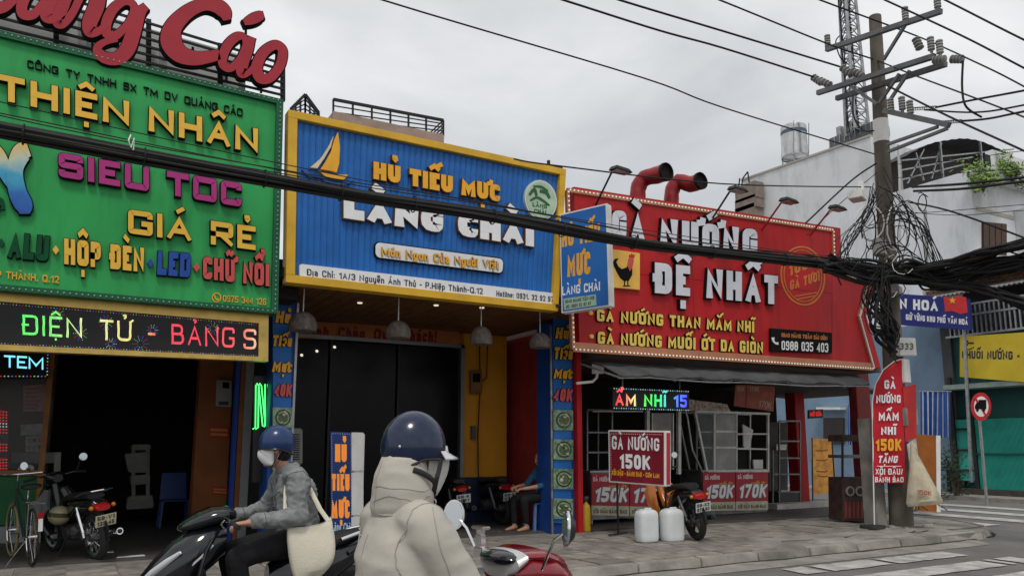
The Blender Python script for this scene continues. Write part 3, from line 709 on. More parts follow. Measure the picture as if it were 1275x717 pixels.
T('P.HIỆP THÀNH, Q.12', pl, (-32, 343.5), (73.5, 353), 9, 9, r, [yel2, yel2], t=.18, wf=.85, gap=.16, r=.2, depth=.015)
T('0975 344 126', pl, (277.5, 375.5), (331, 380), 8, 8, r, [yel2, yel2], t=.15, wf=.72, gap=.13, r=.2, depth=.015, single=True)
def handset(pl, cx, cy, s, parent, mt, off, ring=True):
    m = MB()
    if ring: pxband(m, pl, [(cx+s*cos(a), cy+s*sin(a)*1.05, s*.22) for a in [k*pi/5 for k in range(10)]], off, .012, 0, 0, 3, True)
    pxband(m, pl, [(cx-s*.42, cy-s*.55, s*.5), (cx-s*.38, cy+s*.0, s*.3), (cx, cy+s*.45, s*.3), (cx+s*.5, cy+s*.5, s*.5)], off, .014, 0, 0, 3)
    return m.build('phone_icon', mt, parent)
handset(pl, 269.5, 370.5, 5.2, r, yel2, .0)
# colourful raised splash letter at the left edge: painted yellow-to-blue
sp = bpy.data.materials.new('splash_paint'); sp.use_nodes = True; nt = sp.node_tree; N = nt.nodes.new; L = nt.links.new
g_ = N('ShaderNodeTexCoord'); se = N('ShaderNodeSeparateXYZ'); L(g_.outputs['Object'], se.inputs[0])
no = N('ShaderNodeTexNoise'); no.inputs['Scale'].default_value = 6; no.inputs['Detail'].default_value = 6; L(g_.outputs['Object'], no.inputs[0])
ad = N('ShaderNodeMath'); ad.operation = 'MULTIPLY_ADD'; L(no.outputs[0], ad.inputs[0]); ad.inputs[1].default_value = .35; L(se.outputs[2], ad.inputs[2])
rm = N('ShaderNodeMapRange'); rm.inputs[1].default_value = -.35; rm.inputs[2].default_value = .55; L(ad.outputs[0], rm.inputs[0])
rp = N('ShaderNodeValToRGB'); L(rm.outputs[0], rp.inputs[0]); e = rp.color_ramp.elements; e[0].color = (.01, .05, .35, 1); e[1].color = (.75, .5, .12, 1)
for p_, c_ in ((.3, (.02, .16, .5)), (.55, (.05, .4, .6)), (.75, (.55, .6, .45))): k = e.new(p_); k.color = (*c_, 1)
L(rp.outputs[0], nt.nodes['Principled BSDF'].inputs['Base Color'])
m = MB(); pxband(m, pl, [(36, 188, 18), (27, 193, 24), (19, 214, 20), (22, 240, 22), (30, 258, 22), (31, 268, 12)], 0, .06, 0, 1, 5, rim=1.5)
m.build('splash_letter', [sp, blk], r)
m = MB(); pxband(m, pl, [(-14, 182, 16), (-4, 196, 22), (6, 214, 18), (13, 228, 14), (17, 240, 6)], 0, .05, 0, 1, 5, rim=1.5)
m.build('splash_letter', [sp, blk], r)
m = MB(); pxband(m, pl, [(-30, 276, 10), (-12, 268, 14), (0, 252, 10), (4, 262, 5)], 0, .04, 0, 0, 4); m.build('leaf_mark', dgreen, r)

# ---------- script letters and the lattice frame above the green board
pf = PY(10.3)
fr = thing('roof_lattice', (0, 10.3, 6.5), 'dark steel lattice frame with grey backing panels on top of the green board', 'frame')
m = MB(); slab(m, quad(pf, [(-262, -92), (298, 68), (298, 112), (-262, -26)], -.25), 0, 1, 0, 1, -.06, 0)
m.build('backing_panel', mat('grey_backing', (.55, .55, .54), .75, var=.15, scale=1.2, dirt=.35, dcol=(.2, .2, .2)), fr)
for k in range(6):
    t = k/5
    p = [pf.at(-262, -106+t*78), pf.at(353, 82+t*39-2)]
    m = MB(); m.bar(p[0], p[1], .03, .028); m.build('rail', black, fr)
for (x, y0, y1) in ((-60, -60, 22), (70, -20, 54), (185, 25, 84), (274, 55, 106), (352, 78, 126)):
    m = MB(); m.bar(pf.at(x, y0, -.07), pf.at(x, y1, -.07), .06); m.build('upright', black, fr)
for (x, y0, y1) in ((102, 20, 58), (203, 65, 86), (301, 96, 112)):
    m = MB(); m.bar(pf.at(x, y0, -.12), pf.at(x, y1, -.12), .09, .04); m.build('tie_plate', whitep, fr)
sc_ = thing('script_lettering', (0, 10.0, 6.5), 'giant dark red raised script words reading Quảng Cáo above the green board', 'lettering')
ps = PY(9.95); off = .0
RM = [redscript, blk]
def stroke(m, pts, closed=False, lift=0.): pxband(m, ps, pts, lift, .1, 0, 1, 6, closed, rim=1.6, rimdepth=.75)
# C
m = MB(); stroke(m, [(281, 30, 9), (278, 20, 17), (268, 12, 18), (252, 10.5, 16), (232, 20, 18), (215, 38, 22), (212, 56, 26), (222, 71, 22), (240, 77, 18), (258, 75.5, 15), (272, 72, 13)]); m.build('letter', RM, sc_)
# a + accent
m = MB(); stroke(m, [(302, 51, 8), (294, 50, 11), (284, 58, 12), (277, 71, 12), (276, 84, 11), (285, 89, 10), (297, 78, 9), (304, 61, 8)], True)
stroke(m, [(312, 51, 9), (306, 66, 15), (300, 84, 15), (300, 95, 13), (309, 93, 8), (314, 86, 5)], lift=.002); m.build('letter', RM, sc_)
m = MB(); stroke(m, [(302, 33, 7), (309, 30, 12), (316, 27, 14), (323, 24, 12), (326, 23, 8)]); m.build('accent_mark', RM, sc_)
# o
m = MB(); stroke(m, [(338, 61, 12), (326, 70, 13), (318, 87, 14), (322, 101, 13), (334, 101, 12), (346, 87, 12), (350, 70, 12), (346, 62, 11)], True); m.build('letter', RM, sc_)
# g
m = MB(); stroke(m, [(163, 9, 9), (153, 7, 11), (140, 17, 13), (132, 34, 13), (133, 47, 12), (144, 49, 11), (158, 35, 9), (166, 18, 9)], True)
stroke(m, [(181, 13, 10), (173, 22, 15), (166, 44, 18), (158, 66, 19), (146, 77, 17), (131, 77, 14), (122, 70, 12), (122, 63, 10), (131, 57, 8), (146, 54, 6)], lift=.002); m.build('letter', RM, sc_)
# n
m = MB(); stroke(m, [(88, -28, 12), (86, -12, 16), (78, 12, 17), (72, 30, 15), (78, 34, 13), (90, 22, 10), (102, -2, 11), (112, -12, 16)])
stroke(m, [(112, -14, 12), (122, -8, 18), (120, 12, 20), (112, 32, 19), (112, 44, 15), (122, 44, 10), (132, 36, 7)], lift=.002); m.build('letter', RM, sc_)
# a
m = MB(); stroke(m, [(62, -18, 9), (50, -20, 12), (36, -6, 14), (28, 12, 14), (30, 23, 13), (43, 23, 11), (56, 6, 9), (64, -10, 9)], True)
stroke(m, [(74, -22, 12), (68, -4, 16), (60, 14, 17), (58, 26, 14), (66, 30, 9), (76, 25, 7)], lift=.002); m.build('letter', RM, sc_)
m = MB(); stroke(m, [(52, -50, 6), (60, -56, 9), (66, -48, 9), (58, -40, 7)]); m.build('accent_mark', RM, sc_)
# u, Q (mostly outside the frame)
m = MB(); stroke(m, [(-34, -44, 12), (-42, -20, 17), (-48, 0, 17), (-42, 8, 14), (-30, 2, 10), (-14, -22, 12), (-8, -38, 13)])
stroke(m, [(-6, -40, 12), (-12, -16, 17), (-16, 4, 18), (-10, 15, 16), (6, 14, 14), (20, 4, 9)], lift=.002); m.build('letter', RM, sc_)
m = MB(); stroke(m, [(-90, -84, 20), (-130, -70, 22), (-150, -40, 26), (-134, -18, 22), (-100, -24, 20), (-76, -52, 20), (-78, -76, 18)], True)
stroke(m, [(-112, -40, 12), (-92, -22, 16), (-66, -8, 12)], lift=.002); m.build('letter', RM, sc_)
for (x, y0, y1) in ((150, 60, 86), (240, 60, 84), (325, 95, 116), (306, 36, 52), (282, 80, 100), (115, 30, 60)):
    m = MB(); m.bar(ps.at(x, y0, -.3), ps.at(x, y1, -.3), .03); m.bar(ps.at(x, y0, -.3), ps.at(x, y0, -.0), .03); m.build('bracket', black, sc_)

# ---------- LED board with gold frame
pl = PY(10.05)
r = board('led_board', (0, 10.05, 3), 'long black running-text LED board in a gold frame below the green board')
Q = quad(pl, [(-262, 342), (334, 396), (333.5, 450), (-262, 425)])
m = MB(); slab(m, Q, .003, .974, .1, .86, -.12, -.02); m.build('screen', mat('led_screen', (.014, .014, .016), .35, var=.2), r)
m = MB()
for (a, b, c, d) in ((0, 1, .86, 1.12), (0, 1, 0, .1), (.974, 1, .1, .86)): slab(m, Q, a, b, c, d, -.14, .02)
m.build('frame', gold, r)
lg = led('led_rainbow', [(.1, 1, .15), (.15, .9, .15), (.8, .85, .4), (.85, .75, .25), (.9, .05, .08), (.95, .05, .1), (.9, .1, .1), (.9, .85, .5)], 1.0, .012, (1, 0, 0), .345)
MC['led_rainbow'].node_tree.nodes['Math'].operation = 'MULTIPLY_ADD'; MC['led_rainbow'].node_tree.nodes['Math'].inputs[2].default_value = .27
T('ĐIỆN TỬ - BẢNG', pl, (28, 416.5), (292, 433), 25, 25, r, [lg, lg], t=.12, wf=.8, gap=.22, r=.2, depth=.004, off=-.018, space=.6, name='led_letter')
T('S', pl, (303, 434.2), (319, 435), 25, 25, r, [lg, lg], t=.12, wf=.8, gap=.22, r=.2, depth=.004, off=-.018, name='led_letter')
c3 = [mat('led_red', (.8, .02, .02), emit=.6), mat('led_green', (.1, .9, .2), emit=.45, ecol=(.1, .9, .2)), mat('led_white', (.6, .6, .6), emit=.45), mat('led_blue', (.05, .1, .9), emit=.6, ecol=(.08, .15, 1))]
m = MB(); bulbs(m, [Q(.005, .83, -.01), Q(.972, .83, -.01)], .03, .0045, 4); bulbs(m, [Q(.005, .125, -.01), Q(.972, .125, -.01)], .03, .0045, 4)
m.build('light_strip', c3, r)['kind'] = 'stuff'
# firework bursts shown on the LED board
for (cx, cy, s_) in ((132, 401, 9), (100, 415, 9), (175, 428, 10), (190, 411, 7), (72, 392, 8), (265, 409, 8), (138, 428, 7)):
    m = MB()
    for k in range(10):
        a = k*pi/5
        for q_ in (.45, .7, .95):
            p = pl.at(cx+s_*q_*cos(a), cy+s_*q_*sin(a), -.015); m.m = (k+int(cx)) % 4; m.ell(p, (.004, .003, .004), 5, 3)
    m.build('firework_burst', c3, r)['kind'] = 'stuff'

# ---------- small TEM LED sign + red LED strip in the booth window
pl = PY(13.25)
r = board('led_sign', pl.at(20, 460), 'small black LED sign with cyan letters TEM above the booth window')
Q = quad(pl, [(-80, 428), (61, 434), (60, 471), (-80, 471)])
m = MB(); slab(m, Q, 0, 1, 0, 1, -.1, 0); m.build('screen', MC['led_screen'], r)
cy_ = mat('led_cyan', (.2, .75, .95), emit=.9, ecol=(.2, .75, .95))
text('TEM', pl, (5, 457), (54, 460), 15, 15.5, r, [cy_, cy_], t=.15, wf=1.1, gap=.15, r=.02, depth=.003, name='led_letter')
m = MB(); bulbs(m, [Q(0, .07, .005), Q(.99, .07, .005), Q(.99, .95, .005)], .045, .010, 4); m.build('light_strip', c3, r)['kind'] = 'stuff'
pq = PY(13.55)
r = board('led_display', pq.at(0, 540), 'red glowing LED dot panel standing inside the booth window', 'LED panel')
Q = quad(pq, [(-60, 505), (11, 510), (11, 585), (-60, 588)])
m = MB(); slab(m, Q, 0, 1, 0, 1, -.06, 0); m.build('screen', MC['led_screen'], r)
m = MB()
for i in range(18):
    for j in range(20):
        if j in (4, 5, 9, 10, 11): continue
        p = Q(.02+i*.055, .03+j*.049, .004); m.m = 2 if j in (14, 15) else 0; m.ell(p, (.012, .004, .012), 5, 3)
m.build('diode_grid', c3, r)['kind'] = 'stuff'
# ---------- neon N beside the orange column
pl = PY(11.08)
r = board('neon_sign', pl.at(325, 500), 'green neon letter N on a dark panel between the two shops')
m = MB(); slab(m, quad(pl, [(316, 468), (334, 468), (333, 600), (314, 600)]), 0, 1, 0, 1, -.05, -.0); m.build('back_panel', MC['led_screen'], r)
neon = mat('neon_green', (.1, .9, .2), emit=1.3, ecol=(.08, .95, .18))
m = MB()
for dx in (0, 3.5):
    pts = [pl.at(x+dx, y, .02) for x, y in ((314.5, 534), (318, 532), (318.5, 480), (320, 477), (322, 480), (327, 530), (329, 531), (330, 528), (330, 478))]
    m.tube(pts, .009, 6)
m.build('neon_tube', neon, r)
for (xa, xb, mt, nm, lab, yb) in ((289, 294, lblue, 'door_post', 'narrow blue post beside the orange column', 664), (295, 300.5, rust, 'door_post', 'thin rust orange post between the blue post and the grey upright', 660), (301, 313, mat('alu_grey', (.3, .32, .33), .5, .3), 'door_post', 'pale grey upright post between orange column and neon letter', 660)):
    pl = PY(12.2); p1 = pl.at(xa, 560); p2 = pl.at(xb, 560)
    m = MB(); m.box(p1.x, p2.x, 12.2, 12.35, .146, 3.45); o = m.build(nm, mt, None, org=(p1.x, 12.2, .146)); tag(o, lab, 'post')

# ---------- blue board
pl = PY(9.9)
r = board('sign_board', (4.3, 9.9, 4.7), 'blue ribbed noodle shop board in a yellow frame with a sailing boat')
Q = quad(pl, [(358, 138), (703, 212), (693, 388), (355, 352)])
m = MB()
for (a, b, c, d) in ((0, 1, .955, 1), (0, 1, 0, .045), (0, .028, .045, .955), (.975, 1, .045, .955)): slab(m, Q, a, b, c, d, -.15, .05)
m.build('frame', yellowp, r, bevel=.004)
m = MB(); slab(m, Q, .02, .98, .03, .97, -.14, -.03); m.build('backing', bluep, r)
n = 46
for k in range(n):
    a = .029+(.975-.029)*k/n; b = .029+(.975-.029)*(k+1)/n; g = (b-a)
    m = MB(); m.hexa([Q(a+g*.06, .047, -.029), Q(b-g*.06, .047, -.029), Q(b-g*.06, .953, -.029), Q(a+g*.06, .953, -.029)],
                     [Q(a+g*.2, .047, -.018), Q(b-g*.2, .047, -.018), Q(b-g*.2, .953, -.018), Q(a+g*.2, .953, -.018)]); m.build('rib', bluep, r)
o_ = -.018
brn = mat('letter_brown_side', (.12, .05, .02), .5)
T('HỦ TIẾU MỰC', pl, (463, 224.5), (620, 253), 21.5, 20.5, r, [yel2, brn], t=.33, wf=.8, gap=.1, r=.22, depth=.07, rim=.03, space=.45, off=o_)
T('LÀNG CHÀI', pl, (426, 273), (662, 308.5), 30, 30, r, [white, brn], t=.4, wf=.98, gap=.1, r=.25, depth=.07, rim=.035, space=.45, off=o_)
def plate(c, parent, mt, off, d, rad=.3, name='plate'):
    Q_ = quad(pl, c); W_ = (Q_(1, 0)-Q_(0, 0)).length; H_ = (Q_(0, 1)-Q_(0, 0)).length; ru = rad*H_/W_
    pts = []
    for (u, v, a0) in ((1-ru, 1-rad, 0), (ru, 1-rad, 90), (ru, rad, 180), (1-ru, rad, 270)):
        for k in range(5): a = radians(a0+k*22.5); pts.append(Q_(u+ru*cos(a), v+rad*sin(a), off))
    mb = MB(); mb.prism(pts, pl.n*d); return mb.build(name, mt, parent)
plate([(465.5, 300.5), (626.5, 321.5), (625.5, 342), (465.5, 321.5)], r, blk, o_, .035)
plate([(467, 302), (625.5, 323), (624.5, 340.5), (467, 320.5)], r, white, o_, .045)
T('Món Ngon Của Người Việt', pl, (474.5, 318.5), (620.5, 335.8), 11, 10.5, r, [yel2, brn], t=.21, wf=.85, gap=.12, r=.22, depth=.02, off=.027, space=.55)
plate([(372.5, 328.8), (694, 365.8), (693, 379.5), (372.5, 344.5)], r, white, o_, .04, .2)
nav = mat('letter_navy', (.03, .035, .07), .5)
T('Địa Chỉ: 1A/3 Nguyễn Ánh Thủ - P.Hiệp Thành-Q.12', pl, (382, 342.6), (601, 366.3), 8, 7.4, r, [nav, nav], t=.16, wf=.72, gap=.14, r=.2, depth=.004, off=.022)
T('Hotline: 0931. 32 92 97', pl, (618, 368.8), (689, 376), 7, 6.6, r, [nav, nav], t=.17, wf=.66, gap=.13, r=.2, depth=.004, off=.022, single=True)
m = MB(); pxpoly(m, pl, [(419.5, 166), (422, 185), (421, 205), (418, 216), (410, 214), (398, 212), (404, 203), (411, 190), (415, 176)], o_, .05); m.build('sail', yel2, r)
m = MB(); pxpoly(m, pl, [(414, 171), (408, 184), (398, 199), (385, 210), (394, 211), (403, 198), (411, 184)], o_, .05); m.build('sail', mat('sail_pale', (.75, .6, .4), .5), r)
m = MB(); pxpoly(m, pl, [(396, 214), (414, 219), (432, 219), (427, 225), (416, 224), (404, 221)], o_, .05); m.build('hull', yel2, r)
m = MB(); pxband(m, pl, [(376, 212, 1.5), (384, 220, 2), (398, 222, 2), (412, 229, 2.5), (428, 230, 2.5), (440, 225, 1.5)], o_, .03, 0, 0, 4); m.build('wave_line', mat('wave_blue', (.02, .08, .3), .5), r)
# round emblem
emb = mat('emblem_green', (.42, .56, .4), .5, var=.15, scale=6)
def disc(pl, cx, cy, rx, ry, off, d, mt, parent, name):
    mb = MB(); mb.prism([pl.at(cx+rx*cos(a), cy+ry*sin(a)+rx*cos(a)*.13, off) for a in [k*2*pi/32 for k in range(32)]], pl.n*d); return mb.build(name, mt, parent)
disc(pl, 671.5, 250, 20, 24.5, o_, .05, mat('emblem_rim', (.6, .66, .6), .4), r, 'emblem_rim')
disc(pl, 671.5, 250, 18, 22.5, o_, .056, emb, r, 'emblem')
dg2 = mat('emblem_mark', (.03, .12, .05), .5)
m = MB(); o2 = o_+.056
for (pts) in ([(659, 243, 3), (665, 236, 4), (668, 244, 3)], [(672, 238, 4), (680, 240, 4), (684, 247, 3)], [(660, 250, 2), (668, 246, 3), (676, 250, 3), (684, 256, 2)], [(664, 232, 2), (674, 233, 3), (682, 238, 2)]):
    pxband(m, pl, pts, o2, .006, 0, 0, 4)
m.build('emblem_print', dg2, r)
T('LÀNG', pl, (663, 257), (681, 260), 5, 5, r, [dg2, dg2], t=.22, wf=.8, depth=.004, off=o2, single=True); T('CHÀI', pl, (665, 265), (680, 267), 5, 5, r, [dg2, dg2], t=.22, wf=.8, depth=.004, off=o2, single=True)
# antenna fixture on top of board
m = MB(); m.bar(pl.at(667, 205, -.1), pl.at(700, 209, -.1), .03); m.bar(pl.at(683, 200, -.1), pl.at(683, 208, -.1), .04); tag(m.build('wire_bracket', black, None, org=pl.at(683, 206)), 'small black bracket on the top right edge of the blue board', 'bracket')

# ---------- pillar texts and food pictures
def picture(pl, c, parent, off, seed):
    Q_ = quad(pl, c); m = MB(); slab(m, Q_, 0, 1, 0, 1, off, off+.03)
    o = m.build('food_picture', mat('picture_plate', (.22, .3, .2), .35, var=.5, scale=16, dirt=.9, dcol=(.04, .1, .02)), parent)
    cx = sum(q[0] for q in c)/4; cy = sum(q[1] for q in c)/4; rx = (c[1][0]-c[0][0])*.36; ry = (c[3][1]-c[0][1])*.36
    rr = random.Random(seed)
    for (s_, mt, d, nm) in ((1.12, mat('bowl_dark', (.015, .05, .03), .4), .033, 'bowl'), (.92, mat('bowl_rim', (.25, .33, .22), .35, var=.4, scale=20), .038, 'bowl'), (.7, mat('soup', (.10, .13, .06), .4, var=.5, scale=30), .043, 'soup')):
        mb = MB(); mb.prism([pl.at(cx+.8+rx*s_*cos(a), cy+ry*s_*sin(a), off) for a in [k*2*pi/16 for k in range(16)]], pl.n*d); mb.build(nm, mt, o)
    for k in range(7):
        a = rr.uniform(0, 6.3); q_ = rr.uniform(.2, .85); mb = MB(); x = cx+.8+rx*q_*cos(a); y = cy+ry*q_*sin(a); pxband(mb, pl, [(x-1.5, y-1, 1.5), (x, y+rr.uniform(-1.5, 1.5), 2), (x+1.6, y+.6, 1.4)], off, .047, 0, 0, 3)
        mb.build('topping', mat(('squid_white', 'herb_green')[k % 2], ((.6, .55, .48), (.05, .2, .02))[k % 2], .4), o)
for (side, xo, gr) in (('right', 0, None), ('left', -348, None)):
    pb = PY(10.78)
    r = board('pillar_sign', pb.at(700+xo, 530), ('blue pillar sign with yellow words and four food pictures on the right-hand pillar', 'blue pillar sign partly behind the gold LED board on the left-hand pillar')[xo != 0])
    s0, s1 = (687, 713) if xo == 0 else (338, 364)
    Qp = quad(pb, [(s0, 393 if xo == 0 else 372), (s1, 395 if xo == 0 else 374), (s1-1, 652), (s0+1, 650)])
    m = MB(); slab(m, Qp, .05, .95, 0, 1, 0, .012); m.build('panel', bluep, r)
    if xo == 0: rows = (('Hủ', 421.5, 14, yel2, 690, 706), ('Tiếu', 447, 15, yel2, 688, 711), ('Mực', 471, 13, yel2, 688, 711), ('40K', 499, 16, lred, 687, 711))
    else: rows = (('Hủ', 402, 15, yel2, 342, 360), ('Tiếu', 431, 14, yel2, 338, 362), ('Mực', 463, 14, yel2, 338, 362), ('40K', 493, 16, lred, 340, 362))
    for (tx, y, h, mt, xa, xb) in rows:
        text(tx, pb, (xa, y), (xb, y+1), h, h, r, [mt, blk], t=.27, wf=.7, gap=.12, r=.15, depth=.03, off=.012, slant=.18, rim=.03)
    ys = (510, 546.5, 583, 620) if xo == 0 else (507, 543, 580, 616)
    for k, y in enumerate(ys): picture(pb, [(s0+.8, y), (s1-1, y+.6), (s1-1.2, y+25.6), (s0+1, y+25.2)], r, .012, k)
# welcome banner
pb = PY(12.93)
r = board('welcome_banner', pb.at(460, 412), 'orange lintel greeting Kính Chào Quý Khách over the dark glass door', 'banner')
m = MB(); slab(m, quad(pb, [(366, 399), (572, 410), (572, 429), (366, 421)]), 0, 1, 0, 1, 0, .015); m.build('panel', mat('banner_orange', (.4, .13, .035), .6, var=.2, scale=3), r)
dr = mat('letter_dark_red', (.18, .015, .015), .6)
T('Kính Chào Quý Khách!', pb, (377, 419), (543, 426), 13.5, 13.5, r, [dr, dr], t=.24, wf=.8, gap=.16, r=.2, depth=.01, off=.015, slant=.1, space=.8)

# ---------- projecting blue sign
pj = Pl(PY(9.0).at(757, 300), -26.6)
r = board('projecting_sign', pj.at(728, 320), 'blue projecting lightbox between the blue and the red boards', 'sign')
Q = quad(pj, [(696.5, 267), (756, 253), (760, 381), (699, 390)])
m = MB(); slab(m, Q, 0, 1, 0, 1, -.14, 0); m.build('box', whitep, r, bevel=.006)
m = MB(); slab(m, Q, .03, .965, .015, .985, 0, .006); m.build('face', bluep, r)
T('HỦ TIẾU', pj, (699.5, 308), (747, 299), 20, 21, r, [yel2, yel2], t=.24, wf=.62, gap=.13, r=.12, depth=.003, off=.006)
T('MỰC', pj, (706.5, 345), (735, 341), 28, 28, r, [yel2, yel2], t=.25, wf=.62, gap=.14, r=.12, depth=.003, off=.006)
T('LÀNG CHÀI', pj, (700, 368), (747, 361.5), 11, 11, r, [white, white], t=.2, wf=.8, gap=.16, r=.15, depth=.003, off=.006)
m = MB(); slab(m, quad(pj, [(702, 372), (742, 366.5), (743, 380), (703, 386)]), 0, 1, 0, 1, .006, .009); m.build('caption_plate', mat('pale_green', (.35, .5, .36), .5), r)
T('GIAO HÀNG TẬN NƠI', pj, (704, 377.5), (740, 372.6), 4, 4, r, [nav, nav], t=.2, wf=.7, depth=.002, off=.009, single=True)
T('ĐC: 0931 32 92 97', pj, (705, 384), (736, 379.4), 4, 4, r, [nav, nav], t=.2, wf=.7, depth=.002, off=.009, single=True)
for (x, y) in ((700, 275), (702, 380)):
    p = pj.at(x, y, -.07); m = MB(); m.bar(p, p+V((-.25, .35, 0)), .04); m.build('bracket', black, r)

# ---------- red board
pl = PY(9.9)
r = board('sign_board', (9.8, 9.9, 4.3), 'red grill shop board with white and yellow raised letters and a rooster')
outl = [(706, 237), (1036, 287), (1037.5, 339), (1080, 354), (1068, 395), (1086, 459), (713, 435)]
m = MB(); pxpoly(m, pl, list(reversed(outl)), -.2, .2); m.build('panel', redp, r)
# panel seams
m = MB()
for (a, b) in (((713, 333), (1036, 365)), ((1036, 340), (1036, 455)), ((860, 262), (866, 444))): m.bar(pl.at(*a, .001), pl.at(*b, .001), .006, .004)
m.build('seam', mat('seam', (.2, .01, .01), .6), r)
edge = mat('chaser_edge', (.5, .22, .12), .4, .3)
ring = [pl.at(x, y, .0) for x, y in outl]
m = MB()
for a, b in zip(ring, ring[1:]+ring[:1]): m.bar(a, b, .05, .07)
m.build('frame', edge, r)
m = MB(); R2 = [p+pl.n*.045 for p in ring]; bulbs(m, R2[:4]+[R2[3]], .075, .016); bulbs(m, [R2[5], R2[6], R2[0]], .075, .016); m.build('light_strip', bulb, r)['kind'] = 'stuff'
m = MB(); m.bar(R2[3], R2[4], .03); m.bar(R2[4], R2[5], .03); m.build('neon_edge', whitep, r)
m = MB(); slab(m, quad(pl, [(713, 426), (1084, 452), (1086, 459), (713, 435)]), 0, 1, .0, 1, 0, .03); m.build('bottom_rail', edge, r)
wl = mat('letter_pale', (.7, .71, .78), .45, var=.05)
T('GÀ', pl, (759, 297.5), (800, 303), 35, 36, r, [wl, blk], t=.28, wf=.62, gap=.16, r=.14, depth=.07, rim=.03)
T('NƯỚNG', pl, (818.5, 307), (939.5, 322), 34.5, 35, r, [wl, blk], t=.28, wf=.66, gap=.15, r=.14, depth=.07, rim=.03)
T('ĐỆ NHẤT', pl, (812, 365.5), (965, 380), 38, 35.5, r, [wl, blk], t=.27, wf=.68, gap=.15, r=.14, depth=.07, rim=.03, space=.5)
ylt = mat('letter_pale_yellow', (.85, .6, .12), .45, var=.05)
T('GÀ NƯỚNG THAN MẮM NHĨ', pl, (741.5, 400), (937, 414.5), 14.5, 14, r, [ylt, blk], t=.24, wf=.7, gap=.15, r=.1, depth=.04, rim=.04)
T('GÀ NƯỚNG MUỐI ỚT DA GIÒN', pl, (742.5, 428), (948, 440.5), 15, 14.5, r, [ylt, blk], t=.24, wf=.7, gap=.15, r=.1, depth=.04, rim=.04)
for (x, y) in ((734.5, 390), (735.5, 419)): disc(pl, x, y, 2.2, 2.6, 0, .04, ylt, r, 'bullet')
m = MB(); pxpoly(m, pl, [(957, 409), (957, 437.6), (1033, 440), (1033, 414.6)], 0, .06); m.build('phone_plate', blk, r, bevel=.004)
T('GIAO HÀNG TOÀN SÀI GÒN', pl, (973, 419.4), (1030, 423.5), 5, 5, r, [mat('letter_orange', (.6, .2, .05), .5)]*2, t=.2, wf=.7, depth=.004, off=.06, single=True)
T('0988 035 403', pl, (973, 435.5), (1031, 438.7), 11.5, 11.5, r, [white, white], t=.155, wf=.62, gap=.14, r=.2, depth=.006, off=.06)
handset(pl, 965, 424, 7, r, white, .06, False)
stp = mat('stamp_orange', (.62, .2, .04), .55, var=.15)
def ringpx(pl, cx, cy, rx, ry, w_, off, parent, mt, name='stamp_ring'):
    mb = MB(); pxband(mb, pl, [(cx+rx*cos(a), cy+ry*sin(a)+rx*cos(a)*.1, w_) for a in [k*pi/10 for k in range(20)]], off, .006, 0, 0, 2, True); mb.build(name, mt, parent)
ringpx(pl, 999.5, 343.5, 27, 36, 2, 0, r, stp); ringpx(pl, 999.5, 343.5, 23.5, 32, 1, 0, r, stp)
T('100%', pl, (982, 344), (1016, 331), 14, 14, r, [stp, stp], t=.2, wf=.6, gap=.15, depth=.005)
T('GÀ TƯƠI', pl, (983.5, 361.5), (1020.5, 349.5), 12, 12, r, [stp, stp], t=.22, wf=.6, gap=.15, depth=.005)
for k, (y, w_) in enumerate(((366.5, 14), (370.5, 11))):
    m = MB(); pxband(m, pl, [(1003-w_, y+w_*.18, 1.4), (1003+w_, y-w_*.18, 1.4)], 0, .005, 0, 0, 2); m.build('stamp_line', stp, r)
# rooster plaque
m = MB(); pxpoly(m, pl, [(760, 311), (760, 358.5), (794.5, 361.5), (794.5, 316)], 0, .05); m.build('rooster_plaque', mat('plaque_yellow', (.85, .5, .1), .5), r, bevel=.004)
bk_ = blk
o3 = .05
def pp(pts, mt, name, d=.006):
    m = MB(); pxpoly(m, pl, pts, o3, d); m.build(name, mt, r)
pp([(768, 339), (764, 331), (763, 326), (766, 322), (770, 322), (767, 326), (770, 332), (774, 335), (780, 333), (783, 328), (787, 333), (787, 342), (783, 349), (777, 350), (772, 346)], bk_, 'rooster_body')
pp([(781, 331), (782, 323), (784, 319), (788, 320), (789, 325), (787, 333), (784, 338)], lred, 'rooster_neck', .008)
pp([(783, 320), (783, 317), (785, 318), (786, 315.5), (788, 317.5), (790, 317), (789.5, 321)], mat('comb_red', (.5, .02, .02), .5), 'rooster_comb', .01)
for x in (777, 781): pp([(x, 349), (x+1.3, 349), (x+1.2, 355), (x+4, 356.5), (x-2, 356.5), (x, 355)], bk_, 'rooster_leg')
# ---------- LED sign under the awning
pl = PY(10.4)
r = board('led_sign', pl.at(810, 497), 'small rainbow LED sign reading ẨM NHĨ 15 hanging under the tarpaulin awning')
Q = quad(pl, [(763, 482), (858, 486), (858, 511.5), (763, 509)])
m = MB(); slab(m, Q, 0, 1, 0, 1, -.08, 0); m.build('screen', MC['led_screen'], r)
x0 = Q(0, 0).x; x1_ = Q(1, 0).x
lr = led('led_spectrum', [(1, .02, .05), (1, .1, .1), (.9, .8, .3), (.1, .9, .1), (.05, .9, .2), (.1, .7, .8), (.1, .2, 1), (.08, .08, 1)], 1.1, .018, (1, 0, 0), 1/(x1_-x0))
mt_ = lr.node_tree.nodes['Math']; mt_.operation = 'MULTIPLY_ADD'; mt_.inputs[2].default_value = -x0/(x1_-x0)+math.ceil(x0/(x1_-x0))
T('ẨM NHĨ 15', pl, (766, 504.5), (855, 507), 15, 15.5, r, [lr, lr], t=.2, wf=.8, gap=.2, r=.1, depth=.003, name='led_letter')
